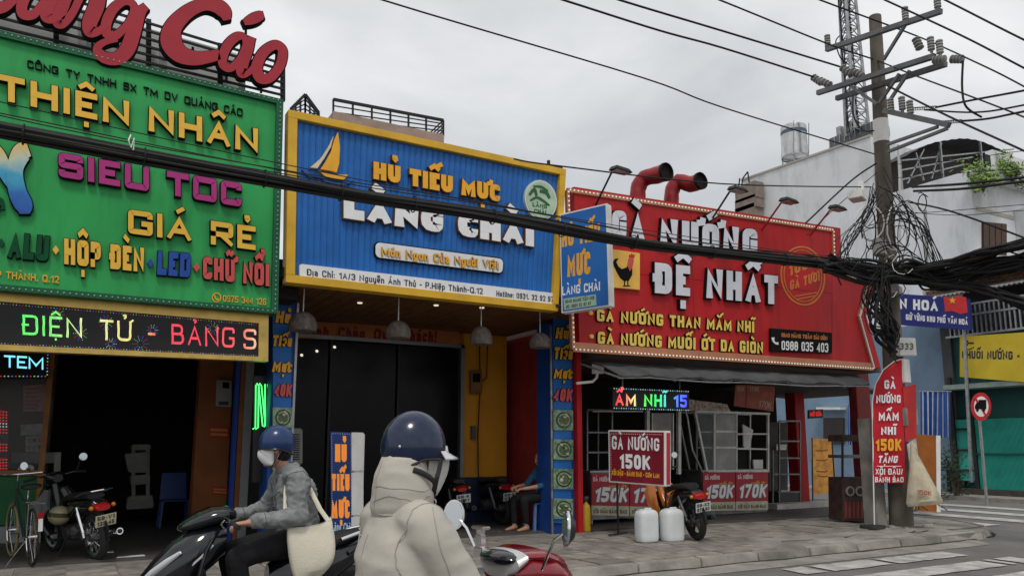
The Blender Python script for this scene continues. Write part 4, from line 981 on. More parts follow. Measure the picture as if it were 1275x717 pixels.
m = MB(); bulbs(m, [Q(0, .95, .004), Q(1, .95, .004)], .05, .011, 4); bulbs(m, [Q(0, .04, .004), Q(1, .04, .004)], .05, .011, 4); m.build('light_strip', [c3[2], c3[1], c3[3], c3[2]], r)['kind'] = 'stuff'
for x in (775, 846): m = MB(); m.bar(pl.at(x, 484, -.04), pl.at(x, 455, -.04), .02); m.build('hanger', steel, r)
# ================================================================== BEYOND THE SIDE STREET
wallw = mat('white_render', (.74, .755, .775), .85, var=.07, scale=.5, dirt=.6, dcol=(.27, .27, .27), bump=.08, streak=1.2)
cream = mat('cream_render', (.46, .43, .37), .85, var=.1, scale=1, dirt=.5, dcol=(.2, .19, .16))
shut = mat('brown_shutter', (.09, .05, .035), .6, var=.2)
lightblue = mat('pale_blue_wall', (.2, .29, .40), .8, var=.12, scale=1.2, dirt=.5, dcol=(.1, .13, .17))
teal = mat('teal_shutter', (.04, .42, .34), .55, .0, var=.12, scale=2, dirt=.45, dcol=(.02, .1, .09))
tealdk = mat('teal_dark', (.01, .075, .07), .6, var=.15)
corr = mat('rusty_corrugated', (.25, .24, .235), .6, .2, var=.25, scale=3, dirt=.7, dcol=(.12, .06, .035))
brick = mat('weathered_brick', (.2, .1, .06), .85, var=.3, scale=4, dirt=.5, rnd=.2)
leaf = mat('leaf_green', (.07, .14, .03), .6, var=.4, scale=3)

# ---- white house
pw = PX(29.0)
r = thing('white_house', (29, 20, .13), 'large pale white building with blank side wall behind the utility pole', 'house')
A = pw.at(925, 225); Bq = pw.at(1090, 168); Cq = pw.at(1207, 212)
yn = Cq.y; ym = pw.at(1086, 200).y
m = MB(); m.prism([V((29, A.y, .1)), V((29, A.y, A.z)), V((29, ym, Bq.z)), V((29, ym, .1))], (8, 0, 0)); m.build('side_wall', wallw, r)
m = MB(); m.prism([V((29.0, ym, .1)), V((29.0, ym, Cq.z+.05)), V((29.0, yn, Cq.z)), V((29.0, yn, .1))], (9, 0, 0)); m.build('front_block', wallw, r)
m = MB(); m.prism([V((28.95, A.y+.1, A.z)), V((28.95, A.y+.1, A.z+.1)), V((28.95, ym, Bq.z+.1)), V((28.95, ym, Bq.z))], (.3, 0, 0)); m.build('parapet_cap', cream, r)
# front facade features at Y = yn
pf2 = PY(yn)
def fbox(x0, x1, y0, y1, d0, d1, name, mt, par=r, pl=None):
    pl = pl or pf2; Q_ = quad(pl, [(x0, y0), (x1, y0), (x1, y1), (x0, y1)]); mm = MB(); a = Q_(0, 0); b = Q_(1, 1)
    mm.box(min(a.x, b.x), max(a.x, b.x), a.y-d1, a.y-d0, min(a.z, Q_(1, 0).z), max(b.z, Q_(0, 1).z)); return mm.build(name, mt, par)
a = pf2.at(1207, 255); b = pf2.at(1262, 274)
m = MB(); m.box(29.2, b.x, yn-.02, yn-.005, b.z, a.z); m.build('lintel_panel', cream, r)
for (x0, x1) in ((1222, 1253),):
    wq = quad(pf2, [(x0, 276), (x1, 279), (x1, 318), (x0, 316)]); m = MB(); slab(m, wq, 0, 1, 0, 1, -.02, .02); wf_ = m.build('window', mat('window_dark', (.04, .03, .028), .4), r)
    for k in range(4):
        m = MB(); slab(m, wq, .04+k*.24, .24+k*.24, .03, .97, .02, .05); m.build('shutter_panel', shut, wf_)
m = MB(); a = pf2.at(1262, 262); m.box(a.x, a.x+.45, yn-.4, yn-.01, 3, a.z); m.build('pier', wallw, r)
m = MB(); a = pf2.at(1207, 213); b = pf2.at(1400, 250); m.hexa([V((29, yn-.3, a.z-.25)), V((37, yn-.3, a.z-.25)), V((37, yn+.1, a.z-.25)), V((29, yn+.1, a.z-.25))], [V((29, yn-.3, a.z)), V((37, yn-.3, a.z)), V((37, yn+.1, a.z)), V((29, yn+.1, a.z))]); m.build('cornice', wallw, r)
for k in range(6):
    x = 29.6+k*1.0; m = MB(); m.box(x, x+.35, yn-.31, yn-.28, a.z+.25, a.z+.7); m.build('parapet_slot', black, r)
m = MB(); m.box(30.2, 37, yn-.28, yn+.0, a.z, a.z+1.0); m.build('roof_parapet', wallw, r)
# balcony with baluster openings
bl = PY(yn-1.3)
p0 = bl.at(1192, 330); p1 = bl.at(1262, 352)
zt_, zb_ = bl.at(1192, 322).z, bl.at(1192, 352).z
m = MB(); m.box(p0.x, p1.x+4, yn-1.3, yn-1.15, zt_-.15, zt_); m.box(p0.x, p1.x+4, yn-1.3, yn-.01, zb_-.2, zb_); m.build('balcony_slab', cream, r)
for k in range(14):
    x = p0.x+.05+k*.42; m = MB(); m.box(x, x+.17, yn-1.28, yn-1.18, zb_, zt_-.15); m.build('baluster', cream, r)
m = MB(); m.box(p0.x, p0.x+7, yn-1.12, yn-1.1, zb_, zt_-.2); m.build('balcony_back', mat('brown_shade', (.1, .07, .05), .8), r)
# barrel roof on its terrace
aw = thing('barrel_roof', (29.5, 18, 12), 'dark arched corrugated canopy on the roof terrace of the white house', 'canopy')
pr = PX(29.6); pb_ = PX(33.5)
arcp = [(1120, 199), (1140, 188), (1160, 179), (1180, 175), (1200, 173), (1220, 176), (1240, 184), (1256, 193), (1270, 208)]
m = MB(); n = len(arcp)*4; pfa = PY(ym-1.2); fr_ = [pfa.at(x, y) for x, y in [q for q in curve(arcp, 4)]]
L0 = fr_; bk2 = [p+V((.05, 1.1, .0)) for p in fr_]
for (k, lay) in ((0, 0), (1, -.05)):
    b0 = len(m.v)
    for i, (p, q) in enumerate(zip(L0, bk2)): dz = V((0, 0, lay+.03*(i % 2))); m.v += [p+dz, q+dz]
    for i in range(len(L0)-1): m.f.append([b0+2*i, b0+2*i+2, b0+2*i+3, b0+2*i+1]); m.mi.append(0)
m.build('corrugated_sheet', mat('dark_sheet', (.045, .045, .05), .5, .3, var=.2), aw)
for i in (0, 10, 20, 30):
    p = L0[min(i, len(L0)-1)]; m = MB(); m.bar(p, V((p.x, p.y, 11.5)), .08); m.build('post', steel, aw)
zz = Cq.z
for k, (x, y, x2, y2) in enumerate(((1122, 200, 1262, 186), (1122, 212, 1210, 196), (1122, 224, 1200, 205), (1150, 186, 1130, 228), (1172, 178, 1160, 222), (1140, 190, 1150, 225))):
    m = MB(); m.bar(pfa.at(x, y, -.1), pfa.at(x2, y2, -.1), .06); m.build('strut', steel, aw)
m = MB(); pz_ = [p+V((0, 1.05, -.03)) for p in fr_]; m.prism([V((pz_[0].x, pz_[0].y, 10.5))]+pz_+[V((pz_[-1].x, pz_[-1].y, 10.5))], (0, .05, 0)); m.build('lattice_shade', mat('shade_brown', (.05, .045, .04), .8), aw)
# foliage on the terrace
def foliage(name, c, rad, n, label, cat, mt=leaf, sz=.14, trunk=None, seed=1, grp=None):
    rr = random.Random(seed); t = thing(name, c, label, cat, grp); m = MB(); c = V(c)
    cl = [c+V((rr.gauss(0, .45)*rad[0], rr.gauss(0, .45)*rad[1], rr.gauss(0, .45)*rad[2])) for _ in range(max(4, n//45))]
    for _ in range(n):
        k = rr.choice(cl); p = k+V((rr.gauss(0, .2)*rad[0], rr.gauss(0, .2)*rad[1], rr.gauss(0, .2)*rad[2])); d = V((rr.gauss(0, 1), rr.gauss(0, 1), rr.gauss(0, .6))).normalized(); e_ = d.orthogonal().normalized(); s_ = sz*rr.uniform(.5, 1.2)
        m.add([p, p+d*s_*.5+e_*s_*.28, p+d*s_, p+d*s_*.5-e_*s_*.28], [(0, 1, 2, 3)])
    o = m.build('foliage', mt, t); o['kind'] = 'stuff'
    m = MB()
    for k in cl[:6]: m.tube([c-V((0, 0, rad[2]*1.1)), (c+k)/2+V((rr.uniform(-.1, .1), 0, 0)), k], [.035, .02, .01], 5)
    m.build('stem', mat('bark', (.09, .07, .05), .9), t); return t
foliage('roof_plant', pf2.at(1222, 214, .5), (1.3, .5, .7), 700, 'bright green shrub spilling over the corner of the white house terrace', 'plant', mat('leaf_bright', (.16, .26, .05), .6, var=.4), .2, seed=3)
foliage('roof_plant', pf2.at(1258, 208, .5), (1.2, .5, .6), 500, 'second leafy shrub further right along the white house terrace', 'plant', MC['leaf_bright'], .2, seed=4)
# water tank on the roof
pt = PX(30.5)
def tank(px, py0, py1, w_, label, X=30.5):
    q = PX(X); top = q.at(px, py0); bot = q.at(px, py1); rad = w_/2/FPX*(bot-CAM).dot(cf); t = thing('water_tank', bot, label, 'water tank'); h = top.z-bot.z
    m = MB(); prof = [(rad*.9, 0), (rad, .04)]+[(rad*(1+.012*(k % 2)), .05+(h-.25)*k/10) for k in range(11)]+[(rad*.98, h-.14), (rad*.6, h-.03), (rad*.2, h)]
    m.lathe(prof, bot, seg=20); m.build('tank_body', mat('tank_steel', (.55, .55, .54), .3, .85, var=.15, scale=3, dirt=.5, streak=2), t, smooth=True)
    m = MB(); m.lathe([(rad*1.008, h*.66), (rad*1.015, h*.67), (rad*1.015, h*.76), (rad*1.008, h*.77)], bot, seg=20); m.build('blue_band', mat('tank_band', (.1, .13, .2), .5), t)
    for k in range(4):
        a = k*pi/2+.6; d = V((cos(a), sin(a), 0))*rad*.95; m = MB(); m.bar(bot+d, bot+d*1.05-V((0, 0, .75)), .05); m.build('stand_leg', steel, t)
        m = MB(); m.bar(bot+d*1.08, top+d*1.08-V((0, 0, .1)), .03); m.build('cage_bar', steel, t)
    m = MB(); m.lathe([(rad*1.0, -.06), (rad*1.06, -.06), (rad*1.06, .02), (rad, .02)], bot, seg=20, closed=True); m.build('stand_ring', steel, t); return t
tank(990, 154, 196, 31, 'steel water tank on a small stand on the white house roof')
# solar heater / grey unit at the foot of the tower
q = PX(30.2); a = q.at(1030, 178); b = q.at(1085, 150)
t = thing('roof_unit', a, 'dark grey slatted rooftop unit below the lattice tower', 'roof unit')
m = MB(); m.box(30.3, 31.5, min(a.y, b.y), max(a.y, b.y), a.z-.3, b.z); m.build('casing', mat('unit_grey', (.14, .15, .16), .5, .3, var=.2), t, bevel=.03)
for k in range(9):
    y = min(a.y, b.y)+.1+k*(abs(a.y-b.y)-.2)/8; m = MB(); m.box(30.25, 30.3, y-.02, y+.02, a.z-.2, b.z-.05); m.build('slat', steel, t)
for k in range(2):
    y = a.y-.5-k*.5; m = MB(); m.box(30.4, 30.9, y-.12, y+.12, b.z, b.z+.45); m.build('vent_hood', steel, t)
# lattice telecom tower
base = q.at(1066, 165); w_ = (base-CAM).dot(cf); s = w_/FPX
top = V((base.x, base.y, base.z+ (165+60)*s))
t = thing('telecom_tower', base, 'tall steel lattice mast with cables on the white house roof', 'tower')
tri = [V((-.55, -.35, 0)), V((.55, -.35, 0)), V((.0, .6, 0))]
def tp(k, f): return base.lerp(top, f)+tri[k]*(1-.35*f)*.9
for k in range(3):
    m = MB(); m.tube([tp(k, 0), tp(k, 1)], .07, 6); m.build('leg', steel, t)
m = MB(); nb = 16
for i in range(nb):
    f0, f1 = i/nb, (i+1)/nb
    for k in range(3):
        j = (k+1) % 3
        m.bar(tp(k, f0), tp(j, f1), .035); m.bar(tp(j, f0), tp(k, f1), .035); m.bar(tp(k, f0), tp(j, f0), .03)
m.build('bracing', steel, t)
for k in range(11):
    rr = random.Random(k); m = MB(); dx = rr.uniform(-.35, .35); dy = rr.uniform(-.3, .3)
    m.tube([base.lerp(top, f/10)+V((dx*(1-.3*f/10)+rr.uniform(-.06, .06), dy+rr.uniform(-.05, .05), 0)) for f in range(11)], .03, 5); m.build('feeder_cable', cable, t)
m = MB(); pts = [base.lerp(top, .55)+V((-.7, 0, 0)), base.lerp(top, .5)+V((-1.0, 0, 0)), base.lerp(top, .42)+V((-.75, 0, 0)), base.lerp(top, .4)+V((-.3, 0, 0))]; m.tube([V(p) for p in curve([tuple(p) for p in pts], 5)], .03, 5); m.build('cable_loop', cable, t)

# small balcony block left end of white wall
q = PX(28.7); t = thing('outbuilding', q.at(935, 280), 'small stacked balcony block at the left foot of the white wall', 'building')
m = MB()
for k, (y0, y1) in enumerate(((236, 246), (252, 258), (262, 290))):
    a = q.at(922, y0); b = q.at(948, y1); m = MB(); m.box(28.3, 28.9, min(a.y, b.y), max(a.y, b.y), b.z, a.z); m.build('balcony_tier', mat('tier_brown', (.25, .2, .17), .8, var=.2), t)
m = MB()
for (x0, y0, x1, y1) in ((922, 240, 925, 222), (925, 222, 931, 214), (931, 214, 934, 236), (918, 250, 921, 222)): m.bar(q.at(x0, y0), q.at(x1, y1), .05)
m.build('rail_frame', black, t)

# ---- tiled / corrugated roof strip, railing and teal shop on the X = 23.5 wall
pt = PX(23.5)
r = thing('corner_shop', (23.5, 12.5, .13), 'closed teal shuttered shop with white railing above across the side street', 'shop')
yA, yB = pt.at(1190, 500).y, 10.5
zs = pt.at(1243, 480).z
m = MB(); m.box(23.6, 30, yB, yA, .1, pt.at(1200, 415).z); m.build('wall', tealdk, r)
m = MB(); yl = pt.at(1217, 560).y; y = yB
z0, z1 = .28, pt.at(1243, 521).z
n = 90; m = MB(); st = (yl-yB)/n
for k in range(n):
    a = yB+k*st; m.add([(23.5, a, z0), (23.42, a+st*.3, z0), (23.42, a+st*.7, z0), (23.5, a+st, z0), (23.5, a, z1), (23.42, a+st*.3, z1), (23.42, a+st*.7, z1), (23.5, a+st, z1)], [(0, 1, 5, 4), (1, 2, 6, 5), (2, 3, 7, 6)])
m.build('rolling_shutter', teal, r)['kind'] = 'stuff'
m = MB(); m.box(23.38, 23.41, yB, yl, (z0+z1)/2-.02, (z0+z1)/2+.02); m.build('shutter_rail', tealdk, r)
# teal ladder-like gate left of the shutter
for (xa, xb) in ((1192, 1216),):
    ya, yb = pt.at(xa, 560).y, pt.at(xb, 560).y
    m = MB(); m.box(23.44, 23.5, yb, ya, .5, z1); m.build('side_panel', teal, r)
    for y_ in (534, 560, 585):
        m = MB(); zz = pt.at(1204, y_).z; m.box(23.38, 23.44, yb, ya, zz-.03, zz+.03); m.build('gate_bar', black, r)
    for y_ in (ya, yb): m = MB(); m.box(23.36, 23.44, y_-.05, y_+.05, .1, z1+1.3); m.build('gate_post', black, r)
m = MB(); za, zb = pt.at(1240, 472).z, pt.at(1240, 483).z; m.box(22.9, 23.7, yB, yA, zb, zb+.14); m.build('concrete_canopy', mat('canopy_grey', (.3, .36, .33), .8, var=.15, dirt=.5), r)
m = MB(); m.box(23.3, 23.5, yB, yA, .1, .28); m.build('plinth', mat('dark_curb', (.07, .06, .05), .9, var=.3), r)
# upstairs railing
for k in range(24):
    yy = yB+.2+k*(yA-yB-.2)/24; m = MB(); zt2, zb2 = pt.at(1240, 375).z, pt.at(1240, 414).z; m.box(23.3, 23.34, yy-.022, yy+.022, zb2, zt2); m.build('railing_bar', steel, r)
for z in (zb2, (zb2*.35+zt2*.65), zt2): m = MB(); m.box(23.27, 23.36, yB, yA, z-.03, z+.03); m.build('railing_rail', steel, r)
m = MB(); m.box(24.4, 29, yB, yA, zb2-.3, zt2+1.2); m.build('upper_room', mat('upper_dark', (.07, .07, .075), .8, var=.3), r)
# bricks of the gable and corrugated eaves
zt3 = pt.at(1240, 346).z
bm_ = MB(); bm_.box(0, .1, -.13, .13, -.045, .045); bme = bm_.mesh('brick', brick, bevel=.006)
for j in range(3):
    for k in range(16):
        o = bpy.data.objects.new('brick', bme); COL.objects.link(o); o.parent = r
        o.location = V((24.25+random.uniform(-.01, .01), yB+.15+k*.28+(.14 if j % 2 else 0), zt3-.02+j*.1))-V((23.5, 12.5, .13))
for (zc, X0, yy0) in ((pt.at(1240, 344).z+.35, 23.2, yB), (pt.at(1240, 358).z, 22.9, yB)):
    m = MB(); n = 60; st = (yA+.6-yB)/n
    for lay in (0, -.02):
        b0 = len(m.v)
        for k in range(n+1):
            dz = .045*(k % 2); m.v += [V((X0, yB+k*st, zc-.12+dz+lay)), V((X0+1.6, yB+k*st, zc+.35+dz+lay))]
        for k in range(n): m.f.append([b0+2*k, b0+2*k+2, b0+2*k+3, b0+2*k+1]); m.mi.append(0)
    m.build('corrugated_eave', corr, r)
# yellow sign
ps = PX(22.85)
r = thing('sign_board', ps.at(1240, 445), 'yellow board reading Chuối Nướng above the teal shutter', 'sign')
Q = quad(ps, [(1195, 419), (1330, 410), (1330, 480), (1195, 469)])
m = MB(); slab(m, Q, 0, 1, 0, 1, -.08, 0); m.build('panel', mat('banner_yellow', (.62, .46, .03), .55, var=.1, scale=1.5, dirt=.3, dcol=(.35, .25, .03)), r)
T('CHUỐI NƯỚNG - CHUỐI', ps, (1198, 446), (1305, 449), 9.5, 11.5, r, [nav, nav], t=.24, wf=.75, gap=.15, r=.15, depth=.004, space=.6, name='letter')
m = MB()
for a in (0, 2.1, 4.2):
    pxband(m, ps, [(1206, 427, 1), (1206+4*cos(a), 427+3*sin(a), 2.5), (1206+7*cos(a), 427+4*sin(a), .8)], 0, .005, 0, 0, 3)
pxband(m, ps, [(1200, 433, 1.2), (1206, 435, 1.2), (1213, 432, 1.2)], 0, .005, 0, 0, 3); m.build('leaf_logo', nav, r)
# ---- pale blue house with the culture sign (faces the side street)
r = thing('blue_house', (23.6, 17, .13), 'pale blue walled house with dark doorway seen past the utility pole', 'house')
yC = pt.at(1000, 500).y
m = MB(); m.box(23.9, 30, yA+.01, yC+3, .1, pt.at(1150, 400).z); m.build('wall', lightblue, r)
m = MB(); a = pt.at(1190, 500); m.box(23.5, 23.7, a.y, a.y+.3, .1, pt.at(1190, 400).z); m.build('drain_pipe', mat('dark_pipe', (.06, .06, .06), .5), r)
p23 = PX(23.85)
fq = quad(p23, [(1026, 520), (1051, 520), (1051, 552), (1026, 552)]); m = MB(); slab(m, fq, 0, 1, 0, 1, -.02, .04); wn = m.build('window', MC['window_dark'], r)
m = MB(); slab(m, quad(p23, [(1023, 507), (1053, 507), (1053, 510), (1023, 510)]), 0, 1, 0, 1, -.02, .3); m.build('window_hood', whitep, r)
m = MB(); slab(m, quad(p23, [(1180, 580), (1196, 580), (1196, 622), (1180, 622)]), 0, 1, 0, 1, 0, .05); m.build('dark_door', dark, r)
# striped curtains
def curtain(pl, x0, x1, y0, y1, label, nst=6):
    t = thing('striped_curtain', pl.at(x0, y1), label, 'curtain'); mats = [mat('cloth_blue', (.03, .09, .32), .8), mat('cloth_white', (.55, .58, .65), .8)]
    m = MB(); n = nst*8; b0 = 0
    for k in range(n+1):
        u = k/n; off = .03*sin(u*nst*pi*1.7); m.v += [pl.at(x0+(x1-x0)*u, y0, off), pl.at(x0+(x1-x0)*u+.8*sin(u*9), y1+.7*sin(u*11), off*1.8)]
    for k in range(n): m.f.append([2*k, 2*k+2, 2*k+3, 2*k+1]); m.mi.append(1 if (k % 8) in (3, 4) else 0)
    m.build('cloth', mats, t); mm = MB(); mm.bar(pl.at(x0-2, y0), pl.at(x1+2, y0), .03); mm.build('rod', steel, t)
curtain(PX(22.6), 1146, 1183, 487, 544, 'blue and white striped curtain hanging right of the utility pole')
curtain(PX(23.3), 1056, 1072, 503, 553, 'narrow blue striped curtain seen behind the red feather flag')
# culture banner
ps = PX(22.4)
r = thing('sign_board', ps.at(1170, 390), 'navy banner with white VĂN HOÁ lettering and a small red flag', 'sign')
Q = quad(ps, [(1098, 364), (1207, 372), (1209, 411), (1098, 403)])
navy = mat('banner_navy', (.015, .022, .17), .5, var=.12, scale=2)
m = MB(); slab(m, Q, 0, 1, 0, 1, -.06, 0); m.build('panel', navy, r)
T('VĂN HOÁ', ps, (1100, 383), (1168, 387.5), 13, 13, r, [white, white], t=.26, wf=.8, gap=.15, r=.15, depth=.004)
T('GIỮ VỮNG KHU PHỐ VĂN HOÁ', ps, (1128, 398), (1205, 404.5), 7, 7, r, [white, white], t=.24, wf=.72, gap=.15, r=.1, depth=.004)
fl = mat('flag_red', (.6, .03, .03), .5); m = MB()
pxpoly(m, ps, [(1175, 369), (1183, 371), (1192, 368.5), (1203, 370), (1205, 389), (1196, 391), (1186, 387), (1177, 388)], 0, .01); m.build('flag_print', fl, r)
m = MB(); pxpoly(m, ps, [(1186+(4.6 if k % 2 == 0 else 1.9)*cos(-pi/2+k*pi/5), 374+(4.6 if k % 2 == 0 else 1.9)*sin(-pi/2+k*pi/5)) for k in range(10)], .01, .006); m.build('star_print', yel2, r)
# no-truck sign on a post
pn = PY(11.15)
base = G(1229, 629, .13); base.y = 11.15; base = pn.at(1229, 629)
r = thing('traffic_sign', V((base.x, 11.15, .1)), 'round no-trucks sign on a thin grey post before the teal shutter', 'road sign')
m = MB(); m.tube([base, pn.at(1217, 492)], .035, 8); m.build('post', steel, r, smooth=True)
ns = Pl(pn.at(1221, 506)-V((.06, .10, 0)), 116)
for (rx, mt, d0, d1, nm) in ((12.5, lred, 0, .02, 'red_ring'), (9, whitep, .0, .024, 'white_disc')):
    m = MB(); m.prism([ns.at(1221+rx*cos(k*pi/14), 506+rx*1.4*sin(k*pi/14), d0) for k in range(28)], ns.n*d1); m.build(nm, mat('sign_red', (.5, .02, .03), .5) if nm == 'red_ring' else mt, r)
m = MB(); pxpoly(m, ns, [(1214, 505), (1216, 501), (1218.5, 500.5), (1218.5, 497.5), (1228, 497.5), (1228, 509), (1214, 509)], .03, .004)
for x in (1217, 1225): m.prism([ns.at(x+1.7*cos(k*pi/5), 510+2.3*sin(k*pi/5), .03) for k in range(10)], ns.n*.004)
m.build('truck_symbol', blk, r)
m = MB(); pxband(m, ns, [(1214, 495, 2.4), (1228, 518, 2.4)], .026, .004, 0, 0, 1); m.build('diagonal_bar', MC['sign_red'], r)
# leaning metal ladder/pole beside the yellow board
m = MB(); q = PX(22.7); m.tube([q.at(1200, 400), q.at(1210, 600)], .05, 6); o = m.build('drain_pipe', steel, None, org=q.at(1210, 622)); tag(o, 'grey vertical pipe crossing the left end of the yellow board', 'pipe')
foliage('potted_bush', PX(22.3).at(1188, 588), (.6, .5, .8), 500, 'dark leafy bush by the blue house beside the side street', 'plant', mat('leaf_dark', (.02, .04, .015), .7, var=.4), .12, seed=9)
# buildings further down the side street and the main street (mostly hidden)
for (x0, x1, y0, y1, z, mt, lab) in ((31, 44, 10.0, 16.5, 4.6, 'cream', 'low cream shophouse beyond the teal corner shop'), (-30, -8.3, 13, 20, 6, 'cream', 'plain cream shophouse left of the sign maker shop')):
    t = thing('shophouse', ((x0+x1)/2, y0, .1), lab, 'house'); m = MB(); m.box(x0, x1, y0, y1, .1, z); m.build('wall', cream, t)
    for k in range(3): m = MB(); a = x0+(x1-x0)*(k+.2)/3; m.box(a, a+1.6, y0-.03, y0+.0, 1, 2.6); m.build('window', MC['window_dark'], t)
    m = MB(); m.box(x0-.3, x1+.3, y0-.6, y1, z, z+.15); m.build('roof', corr, t)
# ================================================================== POLE, CABLES, LAMPS
rnd = random.Random(5)
conc = mat('pole_concrete', (.125, .11, .088), .9, var=.3, scale=2.5, dirt=.6, dcol=(.05, .045, .035), bump=.3, bscale=30, streak=3)
foot = V((12.72, 8.72, .1)); ptop = PY(8.72).at(1089.5, 21)
r = thing('utility_pole', foot, 'tall concrete utility pole with steel crossarms, boxes and tangled cables', 'utility pole')
m = MB(); n = 12; m.tube([foot.lerp(ptop, k/n) for k in range(n+1)], [.2-.085*k/n for k in range(n+1)], 16); m.build('pole_shaft', conc, r, smooth=True)
def onpole(y):      # point on the pole axis at photo row y
    a, b = 0., 1.
    for _ in range(30):
        k = (a+b)/2; p = foot.lerp(ptop, k); d = p-CAM; yy = CY-FPX*d.dot(cu)/d.dot(cf)
        if yy > y: a = k
        else: b = k
    return p
pa, pb_ = onpole(178), onpole(150)
m = MB(); m.tube([pa, pb_], [.145, .14], 16); m.build('white_band', whitep, r, smooth=True)
q = PX(12.55)
gs = mat('arm_steel', (.16, .16, .165), .55, .5, var=.2, dirt=.4)
def arm(a, b, w_=.09, name='crossarm', dx=0.): m = MB(); m.bar(q.at(*a)+V((dx, 0, 0)), q.at(*b)+V((dx, 0, 0)), w_); return m.build(name, gs, r)
arm((1029, 62), (1172, 14)); arm((1018, 116), (1164, 70)); arm((1030, 119), (1166, 75), dx=.28); arm((1101, 138), (1182, 156), name='crossarm')
for a, b in (((1100, 75), (1128, 30)), ((1095, 128), (1120, 92)), ((1108, 125), (1133, 88)), ((1092, 130), (1060, 108)), ((1105, 180), (1168, 158)), ((1106, 189), (1180, 160))): arm(a, b, .05, 'brace')
ins = mat('insulator', (.28, .28, .27), .35, var=.2)
def insul(p, h=.26, rad=.06, tilt=V((0, 0, 1))):
    m = MB(); prof = [(rad*.35, 0)]
    for k in range(5): z = h*(.12+.17*k); prof += [(rad*.5, z), (rad, z+.02), (rad*.95, z+.045), (rad*.5, z+.06)]
    prof += [(rad*.4, h)]; m.lathe(prof, p, tilt, 12); m.build('insulator', ins, r, smooth=True)
for (x, y) in ((1031, 57), (1128, 24), (1168, 9), (1160, 62), (1171, 66), (1110, 138), (1124, 136), (1134, 141)): insul(q.at(x, y+4, .0), .3)
for a, b in (((1012, 96), (1024, 104)), ((1020, 100), (1035, 107)), ((1048, 84), (1062, 94)), ((1060, 88), (1075, 96)), ((1140, 48), (1146, 62)), ((1162, 75), (1178, 74)), ((1184, 74), (1200, 74))):
    A, B_ = q.at(*a), q.at(*b); m = MB(); d = (B_-A); L_ = d.length; prof = []
    for k in range(4): prof += [(.025, L_*k/4), (.075, L_*(k+.3)/4), (.075, L_*(k+.5)/4), (.025, L_*(k+.7)/4)]
    m.lathe(prof, A, d, 10); m.build('strain_insulator', ins, r, smooth=True)
# springs / dead ends to the right
for (a, b) in (((1137, 136), (1165, 134)), ((1170, 153), (1196, 151))):
    A, B_ = q.at(*a), q.at(*b); m = MB(); m.tube([A.lerp(B_, k/60)+V((0, .03*cos(k*1.3), .03*sin(k*1.3))) for k in range(61)], .008, 4); m.build('dead_end_spring', gs, r)
boxm = mat('box_grey', (.27, .27, .255), .6, var=.2, dirt=.6)
def pbox(c, w_, h, d, name, mt=boxm, rz=.4):
    M_ = Matrix.Rotation(rz, 4, 'Z'); m = MB(); m.box(-w_/2, w_/2, -d/2, d/2, -h/2, h/2); m.xf(M_); m.xf(Matrix.Translation(c)); return m.build(name, mt, r, bevel=.012)
def near(x, y, off=.2): return Pl(foot, 119).at(x, y, off)
pbox(near(1067, 244), .34, .16, .25, 'junction_box', whitep); pbox(near(1072, 232), .1, .2, .1, 'camera_housing', whitep)
pbox(near(1095, 308), .22, .3, .2, 'meter_box'); pbox(near(1112, 362), .34, .16, .25, 'lamp_housing')
for (x, y, w_, h, nm) in ((1128, 432, .33, .32, 'number_plate'), (1126, 462, .2, .42, 'pipe_cover'), (1129, 519, .26, .32, 'meter_box'), (1137, 519, .12, .3, 'meter_box')):
    b_ = pbox(near(x, y, .22), w_, h, .12, nm, whitep if nm != 'meter_box' else boxm, -.35 if nm == 'number_plate' else .1)
dkt = mat('print_dark', (.08, .08, .09), .6)
npl = Pl(near(1128, 432, .3), 112); text('333', npl, (1121, 435), (1137, 435), 8, 8, r, [dkt, dkt], t=.15, wf=.7, gap=.3, r=.2, depth=.003, name='print')
m = MB(); m.tube([near(1118, 180, .14), near(1120, 220, .16), near(1121, 330, .17)], .02, 6); m.build('conduit', whitep, r)
m = MB(); m.tube([near(1152, 262, .0), near(1154, 330, .0)], .03, 6); m.build('conduit', steel, r)
# posters wrapped on the pole
for (c, mt) in ((((1124, 482), (1140, 478), (1141, 545), (1127, 550)), mat('poster_red', (.45, .03, .03), .6, var=.2)), (((1129, 553), (1140, 545), (1144, 575), (1133, 585)), mat('poster_white', (.5, .46, .42), .7, var=.3, scale=12))):
    m = MB(); slab(m, quad(Pl(foot, 119), list(c), .3), 0, 1, 0, 1, 0, .01); m.build('poster', mt, r)
# sack hanging on the pole
sk = thing('sack', near(1150, 625, .35), 'cream printed rice sack tied to the foot of the utility pole', 'sack')
m = MB(); top = near(1135, 552, .5); c_ = near(1152, 629, .62)
secs = [(0, .02, .02), (.15, .05, .04), (.4, .13, .09), (.7, .23, .13), (.94, .31, .14), (1, .29, .09)]
pts = [top.lerp(c_, s_[0]) for s_ in secs]; m.tube(pts, [(s_[1], s_[2]) for s_ in secs], 14, up=V(cr.cross(V((0,0,1)))))
m.build('sack_body', mat('sack_cloth', (.5, .44, .32), .85, var=.15, scale=6, dirt=.5, bump=.3, bscale=25), sk, smooth=True)
spl = Pl(near(1150, 600, .78), 119); text('150K', spl, (1142, 615), (1160, 617), 6, 6, sk, [mat('sack_print', (.35, .1, .06), .8)]*2, t=.2, wf=.8, depth=.004, name='print')
